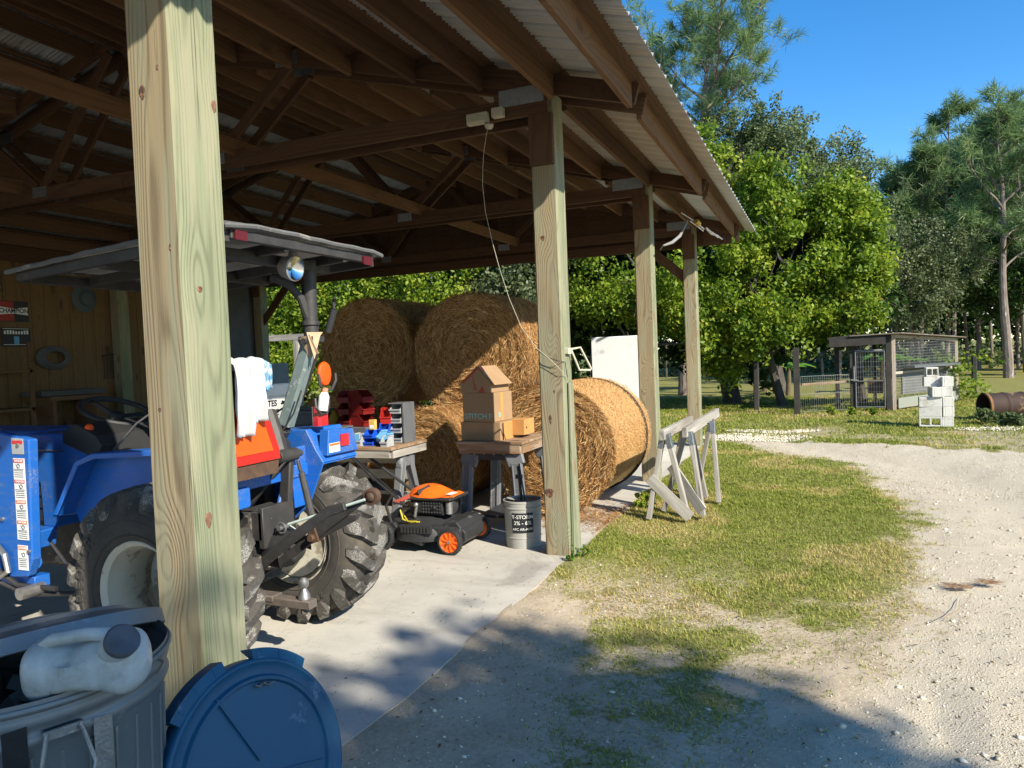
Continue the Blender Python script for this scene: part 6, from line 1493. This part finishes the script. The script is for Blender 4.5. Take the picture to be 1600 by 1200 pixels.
def pine(base, h, cr, label, seed, lean=(0, 0), start=.5, tr=.17, per=26, dens=1.0, nl=13, ln=.30, wd=.007, sub=5):
    base = V(*base); t = thing('pine_tree', base, label, 'tree', 'slash pines'); rs = random.Random(seed); b = MB(); tips = []; dirs = []
    N = 12; pts = [base + V(lean[0] * (i / N) ** 1.5 + .05 * math.sin(i * .8 + seed), lean[1] * (i / N) ** 1.5, h * i / N - .1) for i in range(N + 1)]
    b.tube(pts, [tr * (1 - .8 * i / N) for i in range(N + 1)], 10)
    def at(u):
        f = u * N; i = min(int(f), N - 1); return pts[i].lerp(pts[i + 1], f - i)
    for k in range(nl):
        u = start + (1 - start) * (k + rs.random()) / nl * .98; a = k * 2.4 + rs.uniform(-.5, .5)
        w_ = math.sin(min(1, (1 - u) / (1 - start) * 1.1 + .16) * math.pi * .62)
        L = cr * w_ * rs.uniform(.65, 1.2); p0 = at(u); el = rs.uniform(.05, .65) + (u - start) * .8
        d = V(math.cos(a) * math.cos(el), math.sin(a) * math.cos(el), math.sin(el)); q = [p0]; dd = d.copy()
        for j in range(5):
            dd = (dd + V(rs.uniform(-.2, .2), rs.uniform(-.2, .2), rs.uniform(-.12, .2))).normalized(); q.append(q[-1] + dd * L / 5)
        b.tube(q, [tr * .22 * (1 - .8 * j / 5) + .006 for j in range(6)], 6)
        for j in range(2, 6):
            for s_ in range(max(1, int(sub * dens))):
                e = (dd + V(rs.gauss(0, .75), rs.gauss(0, .75), rs.gauss(.25, .45))).normalized(); p1 = q[j] + e * L * rs.uniform(.12, .34)
                b.tube([q[j], q[j].lerp(p1, .5) + V(0, 0, -.02), p1], [.012, .009, .006], 4)
                for m in range(3):
                    e2 = (e + V(rs.gauss(0, .5), rs.gauss(0, .5), rs.gauss(.15, .35))).normalized(); p2 = p1 + e2 * L * rs.uniform(.02, .14); tips.append(tuple(p2)); dirs.append(tuple(e2))
    for m in range(14):
        e2 = V(rs.gauss(0, .5), rs.gauss(0, .5), 1).normalized(); tips.append(tuple(pts[-1] + e2 * rs.uniform(0, .5))); dirs.append(tuple(e2))
    needles('crown', t, np.array(tips), np.array(dirs), per, ln, wd, seed); b.build('trunk', M_pbark, t)
    return t
# vine-draped trees right of the barn
broadleaf('vine_tree', (-.9, 19.2, 0), [(-1.7, 18.6, 3.6, .8, .9, 1.3), (-2.2, 18.3, 1.7, .7, .8, 1.4), (-1.1, 18.6, 5.0, .6, .8, 1.2), (-.9, 18.4, 3.6, .5, .7, 1.1), (-.75, 18.1, 2.3, .7, .6, .9), (-1.5, 18.2, 2.2, .45, .6, 1.0), (-2.5, 18.7, 5.0, .8, .8, 1.4), (-2.0, 18.9, 6.0, .7, .8, .8), (-.3, 19.0, 4.3, .6, .7, 1.3), (-.2, 18.9, 2.9, .5, .6, .9)], 'tree smothered in bright yellow-green vines just beyond the far barn post', 'tree', 720, 90, .076, M_vine, 11, 'vine-covered trees', droop=.5, gap=.45, rc=(.16, .42))
broadleaf('vine_tree', (.9, 19.6, 0), [(.25, 19.2, 4.5, .65, .9, .75), (.85, 19.2, 3.9, .45, .7, .9), (.75, 19.0, 2.8, .5, .7, .9), (-.05, 18.7, 3.1, .35, .6, .7), (.15, 18.7, 2.0, .75, .5, .55), (.85, 18.6, 2.1, .4, .5, .45)], 'vine-covered tree hanging over the fence left of the coop', 'tree', 450, 90, .076, M_vine, 12, 'vine-covered trees', droop=.5, gap=.45, rc=(.16, .42))
broadleaf('vine_tree', (-3.9, 18.6, 0), [(-3.7, 18.0, 3.2, 1.5, 1.0, 1.6), (-2.9, 17.8, 1.6, .7, .8, 1.1), (-4.8, 18.2, 4.4, 1.3, 1.0, 1.4), (-4.9, 18.0, 2.6, .9, .8, 1.2)], 'leafy vine-hung tree seen between the second and far barn posts', 'tree', 420, 85, .078, M_vine, 13, 'vine-covered trees', droop=.4, gap=.42)
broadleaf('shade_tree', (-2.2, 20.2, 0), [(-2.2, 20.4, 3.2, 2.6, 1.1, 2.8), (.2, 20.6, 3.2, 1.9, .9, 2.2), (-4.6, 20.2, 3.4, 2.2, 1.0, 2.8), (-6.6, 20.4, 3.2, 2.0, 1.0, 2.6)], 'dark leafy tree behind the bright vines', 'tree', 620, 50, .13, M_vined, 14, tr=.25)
# trees closing the view through the barn
for i, (x, y, z) in enumerate(((-13.6, 16.2, 2.2), (-11.4, 16.4, 2.4), (-9.3, 16.8, 2.6), (-7.3, 17.4, 2.7))):
    broadleaf('vine_tree', (x, y + .6, 0), [(x, y, z, 1.3, .9, 1.6), (x + .5, y + .3, z + 1.9, 1.3, 1.0, 1.1), (x - .4, y - .1, z - 1.0, 1.1, .7, 1.0)], ('bright vine thicket beside the dark end wall, seen under the tractor canopy', 'sunlit vine thicket seen above the shaded upper bale', 'sunlit vine thicket seen between the two upper bales', 'greyish vine thicket seen left of the second post through the barn')[i], 'tree', 270, 85, .078, M_vine if i < 3 else M_greyoak, 21 + i, 'vine thickets behind the barn', gap=.3)
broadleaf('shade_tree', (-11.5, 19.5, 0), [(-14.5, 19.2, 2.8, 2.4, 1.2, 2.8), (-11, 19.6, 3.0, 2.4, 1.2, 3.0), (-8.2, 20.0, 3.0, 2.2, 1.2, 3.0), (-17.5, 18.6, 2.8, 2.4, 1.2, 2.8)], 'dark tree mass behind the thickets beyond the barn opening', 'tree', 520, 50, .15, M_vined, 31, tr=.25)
broadleaf('shade_tree', (-18.5, 12.5, 0), [(-18.5, 12.5, 3.0, 2.2, 3.2, 3.0), (-19.5, 17, 3.0, 2.2, 2.6, 3.0)], 'dark tree beyond the far left corner of the barn', 'tree', 300, 45, .16, M_vined, 33, tr=.25)
# fine-leaved oaks behind
broadleaf('oak_tree', (-1.2, 24.2, 0), [(-2.2, 24.2, 8.0, 1.5, 1.3, 1.2), (-.9, 24.5, 7.6, 1.3, 1.3, 1.0), (.5, 25.2, 6.9, 1.3, 1.3, .9), (-.6, 24, 5.6, 2.2, 1.2, 1.4), (1.3, 25, 5.2, 1.0, 1.0, 1.2), (-3.4, 24.2, 7.0, 1.3, 1.2, 1.6)], 'fine-leaved grey-green oak rising above the vines', 'tree', 740, 80, .062, M_oak, 41, 'oaks', rc=(.2, .4), tr=.22)
broadleaf('oak_tree', (3.2, 29.5, 0), [(2.6, 29, 4.3, 1.6, 1.3, 1.5), (4.3, 30, 4.1, 1.4, 1.2, 1.3), (3.0, 28.6, 2.7, 1.7, 1.0, .9)], 'pale grey-green oak with bare twigs behind the coop roof', 'tree', 360, 60, .07, M_greyoak, 42, 'oaks', rc=(.2, .42), tr=.09, gap=.3)
broadleaf('oak_tree', (6.6, 32.5, 0), [(6.4, 32.6, 3.6, 2.2, 1.4, 1.5), (8.8, 32, 3.8, 2.0, 1.4, 1.5), (4.8, 33, 4.9, 1.6, 1.2, 1.4)], 'dark oak in the shade below the tall pines at right', 'tree', 420, 55, .10, M_vined, 43, 'oaks', tr=.08)
broadleaf('oak_tree', (3.0, 34.5, 0), [(2.6, 34.5, 5.4, 1.6, 1.3, 1.2), (4.6, 35, 4.6, 1.6, 1.4, 1.2), (6.6, 35.5, 4.4, 1.8, 1.4, 1.3)], 'mid-green oak between the vines and the tall pines', 'tree', 420, 50, .10, M_oak, 44, 'oaks', tr=.08)
# pines
pine((-4.2, 24.2, 0), 11.0, 3.3, 'large pine leaning above the barn roof corner, its crown against the sky', 51, lean=(1.1, .4), start=.55, tr=.20, per=26, nl=17, ln=.34, wd=.008, sub=6)
pine((-6.6, 27.5, 0), 10.6, 2.8, 'pine half hidden by the barn roof edge', 52, lean=(.3, 0), start=.5, tr=.18, per=26, nl=14, ln=.34, wd=.009)
def gpx(px, d): 
    p = PX_(px, 560, d=d); return (p.x, p.y, 0)
for i, (px, d, h, cr, st, lab) in enumerate(((1402, 40, 10.2, 2.2, .45, 'shorter pine at the left edge of the pine group'), (1440, 38, 10.6, 2.4, .42, 'slim pine second from the left in the pine group'), (1480, 39, 13.2, 3.0, .40, 'tallest pine of the group, its tip against the sky'), (1528, 41, 12.6, 2.6, .45, 'pine right of the tallest one in the group'), (1573, 31.5, 10.6, 2.7, .42, 'nearest pine with a thick straight trunk at the right'), (1602, 36, 12.0, 2.8, .42, 'pine cut by the right edge of the view'), (1655, 38, 13.0, 3.0, .4, 'pine beyond the right edge of the view'))):
    d2 = d * .82; h = 1.45 + (h - 1.45) * .82; cr *= .8; d = d2
    pine(gpx(px, d), h, cr, lab, 60 + i, lean=(.2 * math.sin(i), 0), start=st, tr=.17 if i == 4 else .115, per=15, nl=17, ln=.42, wd=.012, sub=4)
for i, (px, d, h, cr) in enumerate(((1390, 36, 7.6, 1.6), (1425, 34, 8.6, 1.8), (1466, 35, 9.6, 1.9), (1510, 33, 9.2, 1.9), (1550, 35, 10.4, 2.0), (1592, 33, 9.4, 1.9))):
    pine(gpx(px, d), h, cr, ('young pine at the far left foot of the pine group', 'young pine between the shorter and the slim pine', 'slender pine just left of the tallest pine', 'slender pine just right of the tallest pine', 'slender pine left of the nearest thick trunk', 'slender pine right of the nearest thick trunk')[i], 80 + i, start=.45, tr=.085, per=14, nl=13, ln=.40, wd=.012, sub=4)
broadleaf('oak_tree', (5.4, 36.5, 0), [(3.2, 37, 4.4, 1.8, 1.2, 1.9), (5.6, 37, 4.2, 1.9, 1.2, 1.9), (8.2, 37, 4.4, 2.0, 1.2, 2.0), (10.8, 36.5, 4.2, 2.0, 1.2, 2.0)], 'shaded oak thicket closing the gap behind the pine trunks', 'tree', 560, 50, .12, M_vined, 45, 'oaks', tr=.09)
# thin trunks of the wood behind
rs = random.Random(5)
for k in range(46):
    px = rs.uniform(1085, 1640) if k < 36 else rs.uniform(850, 1085); d = rs.uniform(27, 46); p = PX_(px, 575, d=d)
    b = MB(); hh = rs.uniform(4.5, 8); r_ = rs.uniform(.05, .11); b.tube([(p.x, p.y, -.1), (p.x + rs.uniform(-.2, .2), p.y, hh * .5), (p.x + rs.uniform(-.5, .5), p.y, hh)], [r_, r_ * .85, r_ * .6], 7)
    o = b.build('bare_trunk', M_pbark if k % 3 else M_bark); tag(o, 'slender bare trunk in the shaded wood beyond the coop', 'tree trunk', 'slender trunks in the wood')
# far wood as one mass
g = np.random.default_rng(77); n = 3000
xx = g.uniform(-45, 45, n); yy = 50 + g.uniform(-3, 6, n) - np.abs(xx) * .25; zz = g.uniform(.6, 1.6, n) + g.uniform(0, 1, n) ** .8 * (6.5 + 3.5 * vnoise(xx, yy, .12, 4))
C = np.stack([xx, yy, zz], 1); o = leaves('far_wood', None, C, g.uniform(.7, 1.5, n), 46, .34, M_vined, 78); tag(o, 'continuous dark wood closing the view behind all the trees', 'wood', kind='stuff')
n = 420; C = np.stack([g.uniform(-30, 32, n), g.uniform(40, 50, n), g.uniform(.2, .9, n)], 1); o = leaves('undergrowth', None, C, g.uniform(.5, 1.2, n), 50, .2, M_oak, 79, flat=.5); tag(o, 'low sunlit undergrowth on the floor of the wood', 'undergrowth', kind='stuff')
# oak behind the camera: it throws the dappled shade over the foreground
broadleaf('oak_tree', (10.2, -5.0, 0), [(9.2, -3.9, 7.0, 3.0, 3.2, 2.3), (9.6, -3.0, 6.6, 2.6, 2.2, 1.8), (10.4, -6.2, 7.4, 2.8, 2.6, 2.0)], 'spreading oak behind the viewer that shades the foreground', 'tree', 820, 40, .16, M_oak, 91, 'oaks', shadow_cut=(2.4, -2.95), tr=.25, rc=(.3, .6), shell=.5)
broadleaf('oak_tree', (6.4, -6.8, 0), [(6.2, -6.2, 4.6, 2.0, 1.9, 1.6), (7.6, -7.0, 5.4, 1.8, 1.8, 1.4)], 'second smaller oak behind the viewer', 'tree', 240, 42, .15, M_oak, 92, 'oaks', tr=.2, rc=(.3, .6))
# banana plants
def banana(p, h, n, label, seed, yl=.0):
    t = thing('banana_plant', p, label, 'plant', 'banana plants'); rs = random.Random(seed); p = V(*p)
    b = MB(); b.tube([p, p + V(.02, 0, h * .5), p + V(.03, 0, h)], [.09, .07, .05], 10); b.build('stem', pm('banana_stem%d' % seed, (.16, .12, .06), (.09, .07, .04), 8, .8), t)
    for k in range(n):
        a = k * 2.399 + rs.random(); L = rs.uniform(.7, 1.1); up_ = rs.uniform(.3, 1.0); d = V(math.cos(a), math.sin(a), 0); sd__ = V(-d.y, d.x, 0)
        vs = []; m = 12; lv = []
        for i in range(m + 1):
            u = i / m; c = p + V(0, 0, h * .95) + d * L * u * .9 + V(0, 0, up_ * L * u - 1.05 * L * u * u * up_ * 1.1)
            w_ = .15 * math.sin(min(1, u * 1.05 + .08) * math.pi) ** .6 * (.2 if u < .12 else 1)
            tear = rs.uniform(.75, 1.05)
            vs += [c + sd__ * w_ * tear - V(0, 0, w_ * .4), c, c - sd__ * w_ * rs.uniform(.75, 1.05) - V(0, 0, w_ * .4)]; q_ = (.95 if rs.random() < yl else rs.uniform(.1, .7)); lv += [q_, q_ * .8, q_]
        idx = [x for i in range(m) for j in range(2) for x in (i * 3 + j, i * 3 + j + 1, (i + 1) * 3 + j + 1, (i + 1) * 3 + j)]
        fastmesh('leaf', np.array([tuple(v) for v in vs]), 4, idx, M_ban, t, WL[t.name], {'lv': np.array(lv)}, smooth=True)
q1 = PX_(1195, 612, z=0); q2 = PX_(1232, 618, z=0)
banana((q1.x, q1.y, 0), .75, 8, 'banana plant with yellowing leaves left of the fence post', 1, .45)
banana((q2.x, q2.y, 0), .85, 8, 'green banana plant close beside the fence post', 2, .05)
q3 = PX_(1378, 585, d=21.5); banana((q3.x, q3.y, 0), 1.0, 9, 'banana plant growing behind the coop gate', 3, .05); q3 = PX_(1418, 585, d=22.5); banana((q3.x, q3.y, 0), .9, 7, 'banana plant seen through the coop mesh', 4, .1)
# weeds
def weed(p, n, hgt, size, mat, label, seed, cat='weed', grp=None):
    g = np.random.default_rng(seed); C = np.stack([p[0] + g.normal(0, hgt * .3, n), p[1] + g.normal(0, hgt * .3, n), g.uniform(.1, 1, n) * hgt], 1)
    t = thing('weed_clump', p, label, cat, grp); leaves('foliage', t, C, np.full(n, hgt * .16), 14, size, mat, seed, up=.6); b = MB()
    for c in C[:10]: b.tube([p, ((p[0] + c[0]) / 2 + .01, (p[1] + c[1]) / 2, c[2] * .6), tuple(c)], .003, 4)
    b.build('stalk', M_vined, t)
weed((-1.66, 4.86, 0), 8, .07, .018, M_ban, 'small green weed at the foot of the second post', 1)
weed((-1.62, 5.0, 0), 5, .10, .018, M_ban, 'tuft of weed against the plank of the second post', 2)
weed((-1.55, 6.75, 0), 8, .13, .04, M_vine, 'weed growing under the sawhorses at the slab edge', 3)
for i, (px, py, h) in enumerate(((1542, 660, .26), (1568, 664, .2), (1590, 665, .18))):
    p = PX_(px, py, z=0); weed((p.x, p.y, 0), 34, h, .05, M_oak, ('tall weed at the open end', 'weed in front of the first ribs', 'low weed in front')[i] + ' of the culvert pipe', 10 + i)
p = PX_(1500, 600, d=17.5); weed((p.x, p.y, 0), 60, 1.1, .07, M_vine, 'leafy bush at the right corner of the coop', 20, 'bush')
for i, px in enumerate((1330, 1362, 1300)):
    p = PX_(px, 648, z=0); weed((p.x, p.y, 0), 16, .14, .04, M_vine, ('weeds at the foot of the wire fence near the gate', 'weeds at the foot of the coop gate', 'weeds at the middle of the wire fence')[i], 30 + i)
# ------------------------------------------------------------------ grass and gravel
T = NT('grass_blades'); at = T.new('ShaderNodeAttribute', attribute_name='lv').outputs['Fac']
c = T.ramp(at, [(0, (.10, .15, .012)), (.35, (.21, .265, .035)), (.65, (.35, .37, .075)), (.85, (.50, .45, .12)), (1, (.56, .42, .20))])
T.fin(c, .55, 0, None, .3); tl = T.new('ShaderNodeBsdfTranslucent'); T.link(c, tl.inputs[0]); ms = T.new('ShaderNodeMixShader'); ms.inputs[0].default_value = .35
T.link(T.b.outputs[0], ms.inputs[1]); T.link(tl.outputs[0], ms.inputs[2]); T.link(ms.outputs[0], T.out.inputs[0]); M_grass = T.m
def grass(name, n, box, hgt, wd, seed, power=1.0, label='', per=3, dry=0):
    g = np.random.default_rng(seed); x = g.uniform(box[0], box[1], n); y = box[2] + (box[3] - box[2]) * g.random(n) ** power
    m, _ = masks(x, y); clump = vnoise(x, y, 7, 31, 3)
    keep = g.random(n) < np.clip(m * 1.05, 0, 1) * sstep(.22, .5, clump * .6 + m * .45); keep &= (x > -1.68) | (y > 11.9)
    x, y, m = x[keep], y[keep], m[keep]; n = len(x) * per
    x = np.repeat(x, per) + g.normal(0, .012, n); y = np.repeat(y, per) + g.normal(0, .012, n); m = np.repeat(m, per)
    z = gheight(x, y) - .003; a = g.uniform(0, 6.28, n); lean = g.uniform(.2, 1.4, n); h = hgt * g.uniform(.4, 1.3, n) * (.55 + .45 * m)
    dx, dy = np.cos(a) * lean * h, np.sin(a) * lean * h; sx, sy = -np.sin(a) * wd, np.cos(a) * wd
    b0 = np.stack([x - sx, y - sy, z], 1); b1 = np.stack([x + sx, y + sy, z], 1)
    m0 = np.stack([x - sx * .8 + dx * .4, y - sy * .8 + dy * .4, z + h * .65], 1); m1 = np.stack([x + sx * .8 + dx * .4, y + sy * .8 + dy * .4, z + h * .65], 1)
    t0 = np.stack([x + dx - sx * .15, y + dy - sy * .15, z + h * .9], 1); t1 = np.stack([x + dx + sx * .15, y + dy + sy * .15, z + h * .9], 1)
    V_ = np.stack([b0, b1, m1, m0, t1, t0], 1).reshape(-1, 3); k = (np.arange(n) * 6)[:, None]
    idx = np.concatenate([k + np.array([0, 1, 2, 3]), k + np.array([3, 2, 4, 5])], 1).ravel()
    brown = sstep(.50, .68, vnoise(x, y, 1.5, 41)) * .45 + np.exp(-((x + 1.1) ** 2 + (y - 4.35) ** 2) / .22) * .6
    lv = np.repeat(np.clip(g.random(n) * .58 + .18 + brown + dry, 0, 1), 6)
    o = fastmesh(name, V_, 4, idx, M_grass, None, (0, 0, 0), {'lv': lv}); tag(o, label, 'grass', kind='stuff'); return o
grass('grass', 60000, (-1.7, 1.1, 1.6, 8.2), .025, .0022, 1, .9, 'short yellow-green grass on the near lawn beside the slab')
grass('grass', 26000, (-1.7, 1.4, 7.0, 12.5), .032, .0032, 2, 1, 'short grass on the lawn beside the far posts')
grass('grass', 60000, (-4.5, 7.5, 10.5, 22.5), .050, .0065, 3, .8, 'mown grass beyond the gravel drive', per=2)
def stones(name, n, box, s0, s1, seed, label):
    g = np.random.default_rng(seed); x = g.uniform(box[0], box[1], n); y = box[2] + (box[3] - box[2]) * g.random(n) ** 1.4
    gm, gv_ = masks(x, y); keep = (g.random(n) < np.clip(gv_ * .95 + .05 + .22 * (1 - gm) , 0, 1)) & (gm < .55) & (x > -1.62); x, y = x[keep], y[keep]; n = len(x)
    z = gheight(x, y); s = g.uniform(s0, s1, n) ** 1.0
    o6 = np.array([[1, 0, 0], [0, 1, 0], [-1, 0, 0], [0, -1, 0], [0, 0, .7], [0, 0, -.6]]); V_ = o6[None] + g.normal(0, .22, (n, 6, 3)); an = g.uniform(0, 6.28, n)
    ca, sa = np.cos(an)[:, None], np.sin(an)[:, None]; X = V_[..., 0] * ca - V_[..., 1] * sa; Y = V_[..., 0] * sa + V_[..., 1] * ca
    V_ = np.stack([X * s[:, None] + x[:, None], Y * s[:, None] * .8 + y[:, None], V_[..., 2] * s[:, None] * .7 + z[:, None] + s[:, None] * .15], 2).reshape(-1, 3)
    f = np.array([[0, 1, 4], [1, 2, 4], [2, 3, 4], [3, 0, 4], [1, 0, 5], [2, 1, 5], [3, 2, 5], [0, 3, 5]]); idx = ((np.arange(n) * 6)[:, None, None] + f[None]).ravel()
    o = fastmesh(name, V_, 3, idx, M_stone, None, (0, 0, 0), {'lv': np.repeat(g.random(n), 6)}); tag(o, label, 'gravel', kind='stuff'); return o
T = NT('limestone_chips'); at = T.new('ShaderNodeAttribute', attribute_name='lv').outputs['Fac']; M_stone = T.fin(T.ramp(at, [(0, (.38, .33, .245)), (.35, (.52, .455, .345)), (.8, (.66, .59, .46)), (1, (.78, .72, .60))]), .9, 0, None, .2)
stones('gravel_chips', 34000, (-1.7, 3.0, 1.6, 8.5), .002, .0075, 5, 'crushed limestone chips on the near part of the drive')
stones('gravel_chips', 900, (-1.6, 3.0, 1.6, 8.5), .009, .020, 15, 'few larger limestone pieces lying on the near drive')
stones('gravel_chips', 14000, (-1.5, 5.0, 8, 14.0), .004, .011, 6, 'crushed limestone chips on the far bend of the drive')
# white shell patches beyond the bend
g = np.random.default_rng(9)
def patch_at(px, py, rx, ry, n, seed, label):
    g = np.random.default_rng(seed); c = PX_(px, py, z=0); a = g.uniform(0, 6.28, n); r_ = g.uniform(0, 1, n) ** .6; x = c.x + np.cos(a) * r_ * rx; y = c.y + np.sin(a) * r_ * ry; z = gheight(x, y) + .012; s = g.uniform(.008, .022, n)
    o6 = np.array([[1, 0, 0], [0, 1, 0], [-1, 0, 0], [0, -1, 0], [0, 0, .7], [0, 0, -.6]]); V_ = o6[None] * s[:, None, None] * (1 + g.normal(0, .2, (n, 6, 1))) + np.stack([x, y, z], 1)[:, None]
    f = np.array([[0, 1, 4], [1, 2, 4], [2, 3, 4], [3, 0, 4], [1, 0, 5], [2, 1, 5], [3, 2, 5], [0, 3, 5]]); idx = ((np.arange(n) * 6)[:, None, None] + f[None]).ravel()
    o = fastmesh('shell_patch', V_.reshape(-1, 3), 3, idx, M_stone, None, tuple(c), {'lv': np.repeat(.5 + g.random(n) * .5, 6)}); tag(o, label, 'shell rock', kind='stuff')
patch_at(1175, 681, .9, .55, 1500, 1, 'white shell rock spilled in the grass beyond the sawhorses')
patch_at(1205, 671, .8, .3, 900, 2, 'thin band of white shell rock just behind the larger patch')
patch_at(1560, 668, .7, .3, 450, 3, 'sparse white shell rock in front of the culvert pipe')
# twigs and pine straw on the drive
b = MB(); p = [PX_(x, y, z=0) + V(0, 0, .012) for x, y in ((1470, 970), (1495, 958), (1510, 945), (1518, 930))]; b.tube(p, .0018, 5); o = b.build('twig', M_oldb); tag(o, 'thin reddish twig lying on the gravel at right', 'twig')
for i, (px, py, n) in enumerate(((1497, 914, 70), (1545, 907, 45))):
    g = np.random.default_rng(70 + i); c = PX_(px, py, z=0); b = MB()
    for k in range(n):
        a = g.uniform(-.5, .5) + .2; x, y = c.x + g.normal(0, .032), c.y + g.normal(0, .022); d = V(math.cos(a), math.sin(a), 0) * g.uniform(.02, .05); q_ = V(x, y, -.012 + g.uniform(0, .012)); b.board(q_ - d, q_ + d + V(0, 0, .004), .0022, .0022)
    o = b.build('pine_straw', M_oldb); tag(o, ('left', 'right')[i] + ' little clump of brown pine straw on the gravel', 'pine straw', kind='stuff')

# leaf litter and straw bits blown over slab, dirt and drive
def litter(name, n, box, label, seed, s0=.008, s1=.022, cat='leaf litter'):
    g = np.random.default_rng(seed); x = g.uniform(box[0], box[1], n); y = g.uniform(box[2], box[3], n); k = vnoise(x, y, 1.6, seed, 3) > .47; x, y = x[k], y[k]; n = len(x)
    z = np.where(x < -1.72, .003, gheight(x, y) + .006); a = g.uniform(0, 6.28, n); L = g.uniform(s0, s1, n); W = L * g.uniform(.15, .5, n)
    d = np.stack([np.cos(a), np.sin(a), g.normal(0, .12, n)], 1); e = np.stack([-np.sin(a), np.cos(a), g.normal(0, .2, n)], 1); P = np.stack([x, y, z + .003], 1)
    V_ = np.stack([P - d * L[:, None], P - e * W[:, None], P + d * L[:, None], P + e * W[:, None]], 1).reshape(-1, 3)
    o = fastmesh(name, V_, 4, np.arange(n * 4), M_litter, None, (0, 0, 0), {'lv': np.repeat(g.random(n), 4)}); tag(o, label, cat, kind='stuff')
T = NT('dry_litter'); at = T.new('ShaderNodeAttribute', attribute_name='lv').outputs['Fac']; M_litter = T.fin(T.ramp(at, [(0, (.07, .045, .025)), (.5, (.20, .13, .07)), (1, (.42, .32, .19))]), .85, 0, None, .15)
litter('leaf_litter', 1300, (-4.2, -1.75, 2.2, 6.2), 'bits of straw and dry leaf scattered over the slab', 3, .003, .011)
litter('leaf_litter', 5200, (-1.7, 3.2, 1.8, 9.5), 'dry leaves and grass clippings scattered over the dirt and drive', 4, .004, .015)
